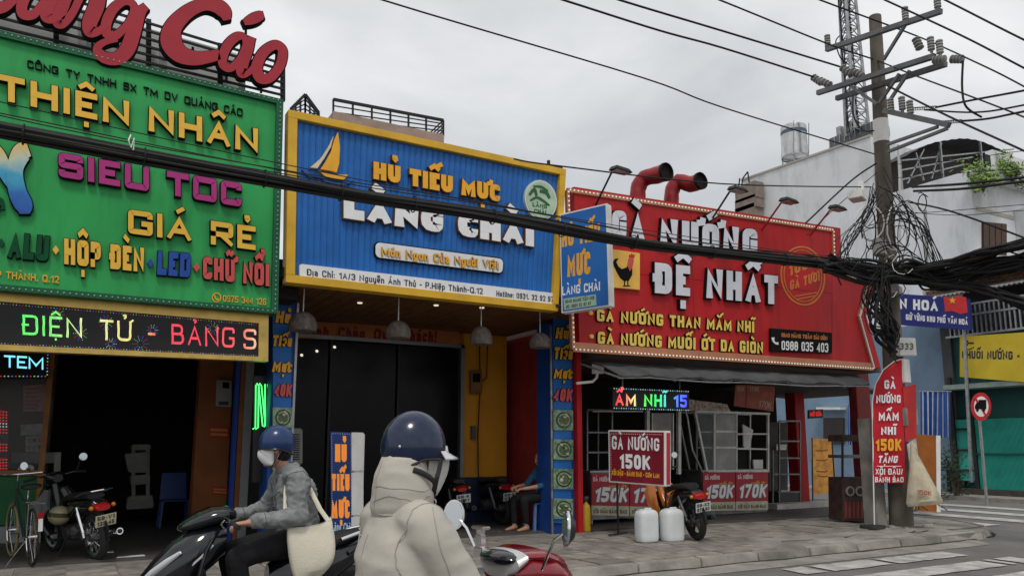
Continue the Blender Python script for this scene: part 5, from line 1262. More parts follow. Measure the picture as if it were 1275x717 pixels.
# ---- service cables: dense bundle over the pavement
cb = thing('cable_bundle', V((1, 8.6, 4.4)), 'thick sagging bundle of black cables running across the shop signs to the pole', 'cables')
pc = PY(8.6)
line = [(-260, 118), (-60, 150), (0, 162), (180, 196), (360, 228), (465, 247), (591, 266), (700, 286), (811, 305), (933, 319), (1034, 329), (1100, 336)]
ctr = [pc.at(x, y) for x, y in line]; ctr = [V(p) for p in curve([tuple(p) for p in ctr], 5)]
nn = len(ctr)
def strand(base, rad, ox, oz, seed, wob=.02, seg=6, fray=None, parent=None, name='cable'):
    rr = random.Random(seed); ph = rr.uniform(0, 6); fq = rr.uniform(.25, .6); P_ = []
    for k, p in enumerate(base):
        P_.append(p+V((0, ox+wob*sin(k*fq+ph), oz+wob*cos(k*fq*.8+ph)+(fray(k) if fray else 0))))
    m = MB(); m.tube(P_, rad, seg, sq=1); return m.build(name, cable, parent or cb, smooth=True)
for k in range(17):
    a = k*2.4; rr_ = .075*sqrt(k/17)
    strand(ctr, rnd.choice((.016, .02, .026, .032)), rr_*cos(a), rr_*sin(a)*.95, k, .012)
for k in range(5): strand(ctr, .007, rnd.uniform(-.06, .06), rnd.uniform(.07, .14), 50+k, .03, 5)
for k in range(3, nn-2, 4):
    m = MB(); m.tube([ctr[k]+V((0, .105*cos(a), .1*sin(a))) for a in [j*pi/6 for j in range(12)]], .008, 5, closed=True); m.build('cable_tie', cable, cb)
m = MB(); P0 = pc.at(163, 168, .1); m.tube([P0, pc.at(160, 175, .12), pc.at(163, 184, .12), pc.at(167, 172, .12), pc.at(166, 187, .1)], .008, 5); m.build('wire_loop', whitep, cb)
def wire(pts, rad, label, grp='overhead wires', pl=None, sub=6):
    P_ = [V(p) for p in curve([tuple(p) for p in pts], sub)]; m = MB(); m.tube(P_, rad, 6)
    o = m.build('overhead_wire', cable, None, smooth=True, org=P_[0]); return tag(o, label, 'wire', grp)
pe = PY(8.75)
wire([pe.at(x, y) for x, y in ((-60, 114), (0, 127), (360, 206), (700, 270), (1090, 330))], .006, 'thin wire just above the thick bundle, crossing the green and blue boards')
pe = PY(8.7)
wire([pe.at(x, y) for x, y in ((640, 198), (690, 206), (900, 229), (1085, 233))], .011, 'wire from the blue board corner past the red ducts to the pole')
wire([PY(9.0).at(x, y) for x, y in ((300, -60), (475, 0), (800, 97), (900, 134), (1092, 193))], .012, 'long thin wire sloping from the top centre down to the pole white band')
wire([PY(9.5).at(x, y) for x, y in ((540, -50), (700, 0), (820, 38), (900, 60), (1013, 96))], .018, 'lowest of the three power lines reaching the lower crossarm from the left')
wire([PY(9.2).at(x, y) for x, y in ((620, -48), (770, 0), (900, 39), (1048, 84))], .018, 'middle of the three power lines reaching the lower crossarm from the left')
wire([PY(8.7).at(x, y) for x, y in ((760, -52), (895, 0), (1031, 55), (1090, 75))]+[D(1141, 95, 13.2), D(1275, 146, 12), D(1420, 210, 11)], .015, 'power line passing the pole just under the upper crossarm to the right edge')
wire([PY(8.0).at(x, y) for x, y in ((890, -50), (1020, 0), (1141, 45))]+[D(1211, 76, 12.6), D(1275, 108, 12), D(1420, 190, 11)], .015, 'power line through the right end of the upper crossarm region')
wire([D(980, -55, 13), D(1101, 0, 12.6), D(1200, 46, 12), D(1275, 85, 11.6), D(1420, 160, 11)], .015, 'power line cutting the top right sky, second from the corner')
wire([D(1070, -52, 12.6), D(1176, 0, 12), D(1275, 50, 11.4), D(1420, 120, 10.8)], .015, 'power line nearest the top right corner')
wire([q.at(1101, 105), D(1181, 145, 12.8), D(1275, 188, 12), D(1420, 255, 11)], .018, 'heavy line leaving the lower crossarm down to the right')
wire([q.at(1165, 134), D(1210, 125, 12.8), D(1275, 113, 12), D(1420, 85, 11)], .018, 'upper of the three lines leaving the spring clamps to the right')
wire([q.at(1151, 137), D(1215, 140, 12.8), D(1275, 131, 12), D(1420, 100, 11)], .015, 'middle of the three lines leaving the spring clamps to the right')
wire([q.at(1196, 151), D(1230, 148, 12.8), D(1275, 139, 12), D(1420, 110, 11)], .018, 'lower of the three lines leaving the spring clamps to the right')
wire([q.at(1199, 76), q.at(1198, 110), q.at(1203, 133), D(1222, 146, 13)], .018, 'black jumper cable hanging from the end of the lower crossarm')
wire([q.at(1062, 120), q.at(1063, 145), q.at(1074, 162), q.at(1088, 163)], .016, 'black jumper loop hanging left of the pole')
wire([near(1136, 233), D(1200, 229, 12.6), D(1275, 221, 12), D(1420, 205, 11)], .024, 'upper of the two heavy low cables running right from the pole')
wire([near(1138, 238), D(1200, 235, 12.6), D(1275, 226, 12), D(1420, 212, 11)], .024, 'lower of the two heavy low cables running right from the pole')
wire([near(1092, 203), PY(8.9).at(1060, 225), PY(9.1).at(1003, 278)], .016, 'cable slanting from the pole to the top of the red board')
wire([near(1092, 215), PY(9.1).at(1050, 250), PY(9.3).at(1005, 292)], .007, 'thin cable slanting from the pole behind the red board')
wire([near(1120, 250), D(1180, 262, 12.8), D(1275, 296, 12), D(1400, 345, 11)], .016, 'cable falling from the tangle to the right edge')
for k, (y0, y1, y2) in enumerate(((205, 200, 188), (222, 216, 210), (262, 268, 262), (268, 262, 255))):
    wire([near(1110, y0), D(1190, y1, 13), D(1275, y2, 12.5), D(1400, y2-6, 12)], .006, ('thin telephone wire high across the white house', 'second thin telephone wire across the white house', 'thin drop wire across the white house windows', 'thin drop wire just above the balcony')[k])
for k, (x, y) in enumerate(((1040, 300), (1050, 312), (1036, 325), (1060, 295))):
    wire([near(1098, 232+k*9), PY(9.0).at((1098+x)/2, (235+k*9+y)/2+5), PY(9.3).at(x, y)], .006, ('thin wire from the pole to the red board corner', 'second thin wire from the pole to the red board corner', 'third thin wire fanning from the pole to the red board', 'steepest thin wire fanning from the pole to the red board')[k])
# right-hand bundle and tangle at the pole
tg = thing('cable_tangle', near(1110, 330), 'dense tangle of black cables and coils around the utility pole', 'cables')
def px_strand(pts, rad, jit, seed, parent=tg, seg=5):
    rr = random.Random(seed); P_ = []
    for (x, y, w_) in pts: P_.append(tuple(D(x+rr.gauss(0, jit), y+rr.gauss(0, jit), w_+rr.gauss(0, .06))))
    m = MB(); m.tube([V(p) for p in curve(P_, 5)], rad, seg); return m.build('cable', cable, parent, smooth=True)
for k in range(28): px_strand([(1075, 335, 13.2), (1110, 338, 13.3), (1160, 332, 13), (1215, 318, 12.4), (1275, 302, 11.8), (1420, 262, 10.8)], rnd.choice((.012, .018, .026)), 3.4, 100+k)
for k in range(22): px_strand([(1070, 338, 13.2), (1115, 347, 13.3), (1170, 352, 13), (1225, 362, 12.4), (1275, 376, 11.8), (1420, 415, 10.8)], rnd.choice((.012, .018, .024)), 3.6, 140+k)
for k in range(26): px_strand([(1030, 330, 12.9), (1085, 345, 13.2), (1130, 338, 13.2), (1180, 345, 13), (1240, 330, 12.3), (1290, 320, 11.8)], rnd.choice((.014, .02, .03)), 7, 170+k)
for k in range(34): px_strand([(1102, 330, 13.2), (1090+rnd.uniform(-14, 20), 370, 13.15), (1096+rnd.uniform(-12, 22), 410, 13.1), (1102+rnd.uniform(-10, 18), 415, 13.25), (1112, 425+rnd.uniform(0, 18), 13.3)], rnd.choice((.008, .012, .02)), 4, 200+k)
for k in range(22):   # coils
    cx, cy = rnd.gauss(1112, 22), rnd.gauss(300, 34); rx, ry = rnd.uniform(6, 24), rnd.uniform(8, 34); w_ = 13.1+rnd.uniform(-.15, .3); a0 = rnd.uniform(0, 6)
    m = MB(); m.tube([D(cx+rx*cos(a0+t*.5)+t*.3, cy+ry*sin(a0+t*.5)+t*.2, w_+.02*t) for t in range(rnd.randint(7, 17))], rnd.choice((.007, .009, .013)), 5); m.build('loose_coil', cable if k % 5 else whitep, tg, smooth=True)
for k in range(14): px_strand([(1100, 215+rnd.uniform(0, 60), 13.2), (1125+rnd.uniform(-10, 10), 270+rnd.uniform(-20, 20), 13), (1150, 300+rnd.uniform(-20, 20), 13), (1165+rnd.uniform(-20, 20), 340, 13)], .008, 6, 260+k)
for k in range(10): px_strand([(1092, 235, 13.3), (1075+rnd.uniform(-8, 8), 265, 13.2), (1062+rnd.uniform(-8, 8), 300, 13), (1050, 328, 12.9)], .008, 5, 290+k)
for k in range(5): m = MB(); c = D(1100+k*7, 318+k*5, 12.95); m.ell(c, (.05, .03, .03), 6, 4, Matrix.Rotation(rnd.uniform(0, 3), 3, 'Y')); m.build('splice_closure', cable, tg)
# second square concrete post behind the flag
a = G(1083, 655, .13); b = G(1104, 655, .13)
m = MB(); m.box(a.x+.02, a.x+.29, 8.85, 9.12, .1, 2.0); tag(m.build('concrete_post', concrete, None, org=(a.x+.18, 9, .1), bevel=.012), 'square grey concrete post between the red feather flag and the round pole', 'post')
# ---- flood lamps over the red board
pl = PY(9.75)
fl0 = None
for k, (x0, y0, x1, y1, lab) in enumerate(((740, 240, 762, 214, 'leftmost floodlight on an arm above the red board, left of the ducts'), (882, 262, 909, 238, 'floodlight on an arm above the red board, right of the ducts'), (946, 273, 973, 252, 'third floodlight on an arm above the red board'), (1006, 280, 1034, 261, 'rightmost floodlight on an arm above the red board'))):
    A = PY(9.95).at(x0, y0); B_ = PY(9.3).at(x1, y1)
    t = thing('floodlight', A, lab, 'floodlight', 'floodlights above the red board')
    m = MB(); m.tube([A-V((0, 0, .25)), B_], .018, 6); m.build('lamp_arm', black if k in (0, 1) else redp, t)
    d = (B_-A).normalized(); c = B_+V((.12, -.08, 0)); m = MB(); m.hexa([c+V((-.17, -.09, -.0)), c+V((.17, -.09, -.02)), c+V((.17, .12, .0)), c+V((-.17, .12, .02))], [c+V((-.13, -.06, .07)), c+V((.12, -.06, .05)), c+V((.12, .1, .07)), c+V((-.13, .1, .09))]); m.build('lamp_head', black, t, bevel=.01)
    m = MB(); m.box(c.x-.14, c.x+.14, c.y-.07, c.y+.1, c.z-.012, c.z-.002); m.build('lamp_glass', steel, t)
# ---- red ducts
for k, (bx, by, mx_, my, lab) in enumerate(((794, 252, 829, 213, 'larger red exhaust duct with an open black mouth, left of the pair'), (836, 256, 872, 224, 'smaller red exhaust duct with an open black mouth, right of the pair'))):
    q2 = PY(10.9); t = thing('exhaust_duct', q2.at(bx, by), lab, 'duct', 'red exhaust ducts on the roof')
    rad = .145 if k == 0 else .14
    pts = [q2.at(bx, by+14), q2.at(bx, by-8), q2.at(bx+1.5, by-20), q2.at(bx+9, by-30, .08), q2.at(mx_-12, my+5.5, .3), q2.at(mx_+1, my+1, .55)]
    P_ = [V(p) for p in curve([tuple(p) for p in pts], 3)]; m = MB(); m.tube(P_, [rad*(1+.05*(i % 3 == 0)+.02*max(0, i-8)) for i in range(len(P_))], 14, cap=False)
    m.build('duct_pipe', mat('duct_red', (.3, .02, .025), .4, .2, var=.2, dirt=.5), t, smooth=True)
    d = (P_[-1]-P_[-2]).normalized(); m = MB(); m.lathe([(rad*1.0, -.25), (rad*1.1, .015), (rad*1.2, .015), (rad*1.2, -.04)], P_[-1], d, 14); m.build('duct_mouth', mat('mouth_black', (.012, .011, .01), .9), t, smooth=True)
    m = MB(); m.lathe([(0, -.1), (rad*1.06, -.09)], P_[-1], d, 14); m.build('duct_inside', MC['mouth_black'], t)  # near-black disc closing the duct mouth
# ---- pendant lamps
shade = mat('woven_shade', (.15, .125, .11), .9, var=.35, scale=18, bump=.8, bscale=45)
for k, (x, y0, y1, w_, lab) in enumerate(((376.5, 388, 412, 36, 'leftmost woven pendant lamp under the blue board beside the left pillar'), (495.5, 399, 421, 32, 'second woven pendant lamp from the left, over the dark glass door'), (599, 406, 429, 28.5, 'third woven pendant lamp from the left, before the yellow wall'), (672.5, 414, 433, 28, 'rightmost woven pendant lamp next to the right blue pillar'))):
    q2 = PY(10.35); c = q2.at(x, y1); t_ = q2.at(x, y0); h = t_.z-c.z; rad = w_/2/FPX*(c-CAM).dot(cf)
    t = thing('pendant_lamp', c, lab, 'lamp', 'woven pendant lamps under the blue board')
    m = MB(); prof = []
    for i in range(13):
        a = i/12; rr_ = rad*(1-(a**2.6))**.5 if a < 1 else .02; prof.append((max(rr_*(1+.015*(i % 2)), .02)*(.9+.1*min(1, a*5)), h*a))
    m.lathe(prof, c, seg=28); m.build('lamp_shade', shade, t, smooth=True)
    m = MB(); m.lathe([(0, .01), (rad*.86, .003)], c, seg=20); m.build('lamp_inside', black, t)
    m = MB(); m.tube([c+V((0, 0, h)), V((c.x, c.y, 3.66))], .008, 6); m.build('cord', whitep, t)
# ================================================================== VEHICLES
grey_m = mat('engine_grey', (.12, .12, .125), .5, .6, var=.3, dirt=.4)
platem = mat('plate_white', (.62, .62, .58), .5, var=.08); platey = mat('plate_aged', (.6, .55, .36), .5, var=.1)
seatm = mat('seat_vinyl', (.02, .02, .022), .55, var=.2, bump=.15, bscale=80)
taill = mat('tail_lens', (.35, .01, .01), .15, coat=.6, var=.1)
clearl = mat('clear_lens', (.5, .52, .54), .1, coat=.5, var=.1)
mirror = mat('mirror_glass', (.55, .58, .6), .04, 1.0, var=.02)
def wheel(root, x, R, rt=.045, spokes=True, rimm=None, disc_=True):
    w_ = bpy.data.objects.new('wheel', None); COL.objects.link(w_); w_.parent = root; w_.location = (x, 0, R)
    L_ = lambda m, n, mt, s=True: m.build(n, mt, w_, smooth=s, world=False)
    m = MB(); seg = 28; m.lathe([(R-.075, -rt*.75), (R-.05, -rt), (R-.02, -rt*.85), (R, -rt*.35), (R, rt*.35), (R-.02, rt*.85), (R-.05, rt), (R-.075, rt*.75)], (0, 0, 0), (0, 1, 0), seg, closed=True); L_(m, 'tyre', rubber)
    m = MB(); m.lathe([(R-.1, -rt*.55), (R-.07, -rt*.8), (R-.07, rt*.8), (R-.1, rt*.55)], (0, 0, 0), (0, 1, 0), seg, closed=True); L_(m, 'rim', rimm or chrome)
    m = MB()
    if spokes:
        for k in range(18):
            a = 2*pi*k/18; s_ = .04 if k % 2 else -.04; m.tube([(.03*cos(a+.5), s_, .03*sin(a+.5)), ((R-.09)*cos(a), 0, (R-.09)*sin(a))], .0028, 4)
    else:
        for k in range(5):
            a = 2*pi*k/5; m.bar((.03*cos(a), 0, .03*sin(a)), ((R-.09)*cos(a+.2), 0, (R-.09)*sin(a+.2)), .035, .03)
    L_(m, 'spokes', rimm or chrome, False)
    m = MB(); m.lathe([(0, -.07), (.05, -.07), (.06, -.02), (.06, .02), (.05, .07), (0, .07)], (0, 0, 0), (0, 1, 0), 12); L_(m, 'hub', grey_m)
    return w_
def mirror_part(root, p, stem0, rad, face, mt_stem=black, oval=1.0, back=plastic):
    """round mirror at p looking along face"""
    face = V(face).normalized()
    h = MB(); h.tube([V(stem0), V(stem0).lerp(V(p), .5)+V((0, 0, .03)), V(p)-face*.012], .006, 6)
    o = h.build('mirror', mt_stem, root, smooth=True, world=False)
    side = face.cross(V((0, 0, 1))).normalized(); up = side.cross(face)
    def disc2(r0, d0, d1, nm, mt, dome=0):
        m = MB(); ring = [side*(r0*cos(k*2*pi/24))+up*(r0*oval*sin(k*2*pi/24)) for k in range(24)]
        m.v = [V(p)+q_+face*d0 for q_ in ring]+[V(p)+q_*(.55 if dome else 1)+face*d1 for q_ in ring]
        m.f = [[k, (k+1) % 24, 24+(k+1) % 24, 24+k] for k in range(24)]+[list(range(24)), list(range(24, 48))]; m.mi = [0]*26
        m.build(nm, mt, o, smooth=True, world=False)
    disc2(rad, -.004, -.028, 'mirror_shell', back, 1); disc2(rad, -.004, .004, 'mirror_rim', mt_stem); disc2(rad*.9, .003, .006, 'mirror_glass', mirror)
    return o
def motorbike(loc, rz, lean, label, bodym, seat_c=seatm, plate_=platem, wm=None, spokes=True, rack=True, platetxt=('59-V1', '123.45'), grp=None, mir=True, cowl=None):
    t = thing('parked_motorbike', loc, label, 'motorbike', grp, rz); t.rotation_euler = (lean, 0, rz)
    L_ = lambda m, n, mt, s=True, p=t, bv=0: m.build(n, mt, p, smooth=s, world=False, bevel=bv)
    wheel(t, -.6, .29, .047, spokes, wm); wheel(t, .64, .29, .04, spokes, wm)
    m = MB(); m.loft([(-.86, 0, .66, .05, .03), (-.8, 0, .70, .1, .05), (-.62, 0, .70, .125, .075), (-.35, 0, .66, .135, .10), (-.1, 0, .58, .12, .12), (.05, 0, .5, .07, .13), (.1, 0, .48, .05, .1)], 16, 2.4); L_(m, 'side_cover', bodym)
    m = MB(); m.loft([(-.72, 0, .79, .1, .03), (-.6, 0, .80, .135, .045), (-.35, 0, .785, .14, .045), (-.1, 0, .76, .125, .045), (.1, 0, .71, .085, .04), (.17, 0, .68, .05, .03)], 16, 2.6); L_(m, 'seat', seat_c)
    m = MB(); m.tube([(-.05, 0, .5), (.15, 0, .42), (.3, 0, .46), (.42, 0, .7), (.47, 0, .9)], [(.06, .05), (.055, .05), (.06, .05), (.05, .05), (.045, .04)], 12); L_(m, 'frame_spine', bodym)
    for s_ in (-1, 1):
        m = MB(); m.tube([(.28, s_*.17, .30), (.33, s_*.2, .48), (.40, s_*.19, .66), (.46, s_*.11, .84)], [(.05, .012), (.09, .014), (.1, .014), (.06, .014)], 10, up=V((1, 0, 0))); L_(m, 'leg_shield', bodym)
    m = MB(); m.loft([(.36, 0, .98, .06, .05), (.42, 0, .99, .115, .075), (.5, 0, .97, .12, .085), (.57, 0, .94, .09, .07), (.6, 0, .93, .05, .04)], 16, 2.4); L_(m, 'headlight_cowl', cowl or bodym)
    m = MB(); m.ell((.585, 0, .935), (.03, .07, .055), 14, 8); L_(m, 'headlight', clearl)
    m = MB()
    for s_ in (-1, 1): m.tube([(.45, s_*.075, .86), (.55, s_*.08, .55), (.64, s_*.07, .29)], [.02, .022, .026], 8)
    L_(m, 'fork', chrome)
    m = MB(); pts = [(.64+.33*cos(a), 0, .29+.33*sin(a)) for a in [radians(d) for d in (20, 50, 80, 110, 140, 165)]]; m.tube(pts, [(.03, .01), (.055, .012), (.06, .012), (.06, .012), (.05, .012), (.03, .01)], 10, up=V((0, 1, 0))); L_(m, 'front_fender', bodym)
    m = MB(); pts = [(-.6+.34*cos(a), 0, .29+.34*sin(a)) for a in [radians(d) for d in (60, 100, 130, 160, 185)]]; m.tube(pts, [(.04, .01), (.07, .012), (.075, .012), (.07, .012), (.05, .01)], 10, up=V((0, 1, 0))); L_(m, 'rear_fender', plastic)
    m = MB(); m.tube([(.43, -.36, 1.0), (.42, -.22, 1.03), (.45, 0, 1.0), (.42, .22, 1.03), (.43, .36, 1.0)], .011, 8); hb = L_(m, 'handlebar', chrome)
    for s_ in (-1, 1):
        m = MB(); m.tube([(.43, s_*.37, 1.0), (.425, s_*.25, 1.02)], .018, 8); m.build('grip', rubber, hb, smooth=True, world=False)
        m = MB(); m.tube([(.47, s_*.22, 1.03), (.51, s_*.3, 1.01), (.5, s_*.37, .99)], .006, 5); m.build('lever', chrome, hb, smooth=True, world=False)
        if mir: mirror_part(t, (.44, s_*.36, 1.2), (.43, s_*.26, 1.03), .055, (-1, -s_*.25, .05), black, 1.0)
    m = MB(); m.loft([(-.25, 0, .30, .07, .06), (-.18, 0, .32, .12, .1), (.0, 0, .32, .13, .11), (.12, 0, .36, .1, .1), (.2, 0, .38, .07, .06)], 12, 3); m.lathe([(.0, -.15), (.08, -.15), (.085, .15), (0, .15)], (-.1, 0, .32), (0, 1, 0), 14)
    for k in range(6): m.box(.14+k*.018, .147+k*.018, -.07, .07, .32, .44)
    L_(m, 'engine', grey_m, False)
    m = MB(); m.tube([(.12, -.09, .28), (.0, -.14, .2), (-.2, -.16, .2), (-.4, -.17, .25), (-.52, -.175, .29), (-.86, -.18, .33)], [.018, .018, .02, .035, .045, .042], 12); L_(m, 'exhaust', chrome if rack else plastic)
    m = MB(); m.ell((-.868, -.18, .331), (.01, .028, .028), 10, 5); L_(m, 'exhaust_tip', black)
    for s_ in (-1, 1):
        m = MB(); m.tube([(-.45, s_*.13, .66), (-.6, s_*.13, .3)], [.022, .022], 8); m.tube([(-.47+k*-.012*1.2, s_*.13, .6-k*.03) for k in range(9)], .028, 8); L_(m, 'rear_shock', chrome if rack else grey_m)
        m = MB(); m.bar((-.05, s_*.06, .3), (-.6, s_*.09, .29), .03, .04); L_(m, 'swing_arm', grey_m, False)
    m = MB(); m.loft([(-.9, 0, .655, .075, .03), (-.87, 0, .66, .095, .045), (-.82, 0, .67, .1, .05)], 14, 2.6); L_(m, 'tail_light', taill)
    for s_ in (-1, 1): m = MB(); m.ell((-.86, s_*.13, .67), (.03, .028, .028), 10, 6); L_(m, 'indicator', mat('indicator_orange', (.5, .16, .01), .25, coat=.4))
    if rack: m = MB(); m.tube([(-.5, .14, .8), (-.7, .15, .84), (-.88, .12, .87), (-.93, 0, .875), (-.88, -.12, .87), (-.7, -.15, .84), (-.5, -.14, .8)], .011, 8); m.tube([(-.7, .14, .84), (-.7, -.14, .84)], .008, 6); L_(m, 'grab_rail', chrome)
    m = MB(); m.hexa([(-.905, -.12, .44), (-.905, .12, .44), (-.945, .12, .58), (-.945, -.12, .58)], [(-.9, -.12, .44), (-.9, .12, .44), (-.94, .12, .58), (-.94, -.12, .58)]); pl_ = L_(m, 'number_plate', plate_, False)
    class LP:
        n = V((-.96, 0, -.27)).normalized()
        def at(s, x, y, o=0): return V((-.9065-.04*(y), -x*.24+.12, .44+.14*y))+s.n*o
    lp = LP(); tm = mat('plate_print', (.06, .06, .07), .6)
    for (tx, y0) in ((platetxt[0], .56), (platetxt[1], .1)):
        lay, W = layout(tx, .2, .62, .12, .5, .2); mb = MB()
        fn = lambda x, y, d: lp.at(.08+.84*x/W, y0+.34*y, d)
        for (x0, wd, sts) in lay:
            for s_ in sts:
                Lf, Rt = band([V((p.x+x0, p.y)) for p in s_[0]], s_[1], .2, 0 if s_[1] else .08); emit_band(mb, Lf, Rt, s_[1], fn, 0, .002, 0, 0)
        mb.build('plate_print', tm, pl_, world=False)
    m = MB(); m.tube([(-.05, .1, .28), (-.02, .24, .02)], .01, 6); m.tube([(-.04, .25, .012), (.01, .23, .012)], .014, 6); L_(m, 'side_stand', black)
    m = MB(); m.tube([(-.05, -.28, .27), (-.05, .28, .27)], .011, 6)
    for s_ in (-1, 1): m.tube([(-.05, s_*.2, .27), (-.05, s_*.29, .27)], .02, 8)
    L_(m, 'foot_peg', rubber)
    return t
def rzof(az): return radians(90-az)
p = G(121, 697)
hx = radians(-22); fwd = V((sin(hx), cos(hx), 0))
mbk = mat('paint_black', (.012, .012, .014), .18, coat=.6, var=.1)
motorbike(p+fwd*.6, rzof(-22), radians(-9), 'black parked motorbike with chrome grab rail and aged plate before the green sign shop', mbk, plate_=platey)
p = G(869, 672); hx = radians(14); fwd = V((sin(hx), cos(hx), 0))
morg = mat('paint_orange', (.5, .15, .02), .25, coat=.5, var=.1)
mb2 = motorbike(p+fwd*.6, rzof(14), radians(-8), 'black and orange parked motorbike behind the white canisters by the lightbox', morg, wm=plastic, spokes=False, rack=False, platetxt=('59-X2', '678.90'), cowl=plastic)
for ch in [c for c in bpy.data.objects if c.parent == mb2 and c.name.startswith(('side_cover', 'front_fender'))]: ch.data.materials[0] = plastic if ch.name.startswith('front') else mbk
motorbike((6.0, 12.75, .142), rzof(12), radians(-6), 'dark motorbike parked before the yellow wall inside the noodle shop, left one', mbk, rack=False, wm=plastic, grp='dark motorbikes in the noodle shop', platetxt=('59-K', '4567'))
motorbike((6.75, 12.9, .142), rzof(0), radians(-6), 'dark motorbike parked nearer the right blue pillar inside the noodle shop', plastic, rack=False, wm=plastic, grp='dark motorbikes in the noodle shop', platetxt=('59-L', '2211'))
# worn helmet-like pannier at the left side of the parked bike
p_ = G(121, 697); o = MB(); c = Pl(p_+V((0, .35, 0)), 100).at(74, 641, 0)
t = thing('helmet', c, 'cream and olive open-face helmet hanging on the side of the parked black motorbike', 'helmet')
m = MB(); m.ell(c, (.13, .13, .12), 20, 12); m.build('helmet_shell', mat('helmet_cream', (.45, .4, .24), .3, coat=.5, var=.1), t, smooth=True)
m = MB(); m.lathe([(.132, -.02), (.134, -.018), (.134, .03), (.132, .032)], c, (.1, .0, 1), 22, closed=True); m.build('helmet_stripe', mat('helmet_olive', (.07, .07, .02), .3, coat=.5), t, smooth=True)

# ---------- bicycle
rp_ = G(39, 704); az = -14; t = thing('bicycle', rp_, 'old dark city bicycle with rear rack and tan front tyre by the green counter', 'bicycle', rz=rzof(az)); t.rotation_euler = (radians(-3), 0, rzof(az))
L_ = lambda m, n, mt, s=True, p=t: m.build(n, mt, p, smooth=s, world=False)
tan_ = mat('tyre_tan', (.32, .25, .13), .7, var=.15)
for (x, tm_) in ((0, rubber), (1.06, tan_)):
    w_ = bpy.data.objects.new('wheel', None); COL.objects.link(w_); w_.parent = t; w_.location = (x, 0, .33)
    m = MB(); m.tube([(.315*cos(a), 0, .315*sin(a)) for a in [k*pi/18 for k in range(36)]], .018, 8, closed=True); L_(m, 'tyre', tm_, p=w_)
    m = MB(); m.tube([(.292*cos(a), 0, .292*sin(a)) for a in [k*pi/18 for k in range(36)]], .009, 6, closed=True); L_(m, 'rim', chrome, p=w_)
    m = MB()
    for k in range(24): a = k*pi/12; m.tube([(.015*cos(a+.8), (.03 if k % 2 else -.03), .015*sin(a+.8)), (.29*cos(a), 0, .29*sin(a))], .0014, 3)
    m.tube([(0, -.05, 0), (0, .05, 0)], .02, 8); L_(m, 'spokes', chrome, False, w_)
frm = mat('bicycle_frame', (.03, .06, .05), .35, coat=.3)
m = MB()
for a, b, r_ in (((.42, 0, .29), (.3, 0, .75), .015), ((.42, 0, .29), (.9, 0, .72), .017), ((.32, 0, .66), (.88, 0, .84), .015), ((.91, 0, .68), (.86, 0, .95), .017)): m.tube([a, b], r_, 8)
for s_ in (-1, 1): m.tube([(0, s_*.06, .33), (.42, s_*.02, .29)], .009, 6); m.tube([(0, s_*.06, .33), (.31, s_*.02, .7)], .008, 6); m.tube([(1.06, s_*.05, .33), (.96, s_*.045, .6), (.91, 0, .68)], .01, 6)
L_(m, 'frame', frm)
m = MB(); m.tube([(.3, 0, .75), (.27, 0, .86)], .012, 8); L_(m, 'seat_post', chrome)
m = MB(); m.loft([(.1, 0, .90, .09, .02), (.14, 0, .905, .115, .035), (.24, 0, .9, .08, .03), (.36, 0, .9, .028, .02), (.42, 0, .895, .015, .012)], 14, 2.3); L_(m, 'saddle', seatm)
m = MB(); m.tube([(.86, 0, .95), (.84, 0, 1.02)], .012, 8); m.tube([(.66, -.27, 1.0), (.78, -.26, 1.04), (.86, -.12, 1.03), (.86, .12, 1.03), (.78, .26, 1.04), (.66, .27, 1.0)], .011, 8); L_(m, 'handlebar', chrome)
m = MB()
for s_ in (-1, 1): m.tube([(-.2, s_*.07, .72), (.28, s_*.06, .72)], .006, 5); m.tube([(-.1, s_*.07, .72), (0, s_*.06, .34)], .005, 5)
for x in (-.2, -.08, .05, .17): m.tube([(x, -.07, .72), (x, .07, .72)], .005, 5)
L_(m, 'rear_rack', chrome)
for (x, a0, a1) in ((0, 20, 195), (1.06, 15, 130)):
    m = MB(); m.tube([(x+.35*cos(radians(a)), 0, .33+.35*sin(radians(a))) for a in range(a0, a1, 15)], [(.028, .004)]*len(range(a0, a1, 15)), 8, up=V((0, 1, 0))); L_(m, 'mudguard', steel)
m = MB(); m.box(-.365, -.355, -.022, .022, .42, .56); L_(m, 'white_strip', whitep, False)
m = MB(); m.box(-.362, -.345, -.025, .025, .57, .63); L_(m, 'reflector', taill, False)
m = MB(); m.lathe([(0, -.012), (.09, -.01), (.09, .01), (0, .012)], (.42, -.05, .29), (0, 1, 0), 16); m.tube([(.42, -.08, .29), (.56, -.09, .22)], .009, 6); m.tube([(.42, .06, .29), (.28, .08, .36)], .009, 6); m.box(.52, .6, -.17, -.09, .21, .23); m.box(.24, .32, .08, .16, .35, .37); L_(m, 'crank', grey_m, False)
m = MB(); m.tube([(.06, .05, .3), (.0, .28, .01)], .008, 5); L_(m, 'kick_stand', chrome)
m = MB(); m.tube([(.02, -.06, .35), (.42, -.06, .37)], .006, 4); m.tube([(.02, -.06, .30), (.42, -.06, .21)], .006, 4); L_(m, 'chain', black)

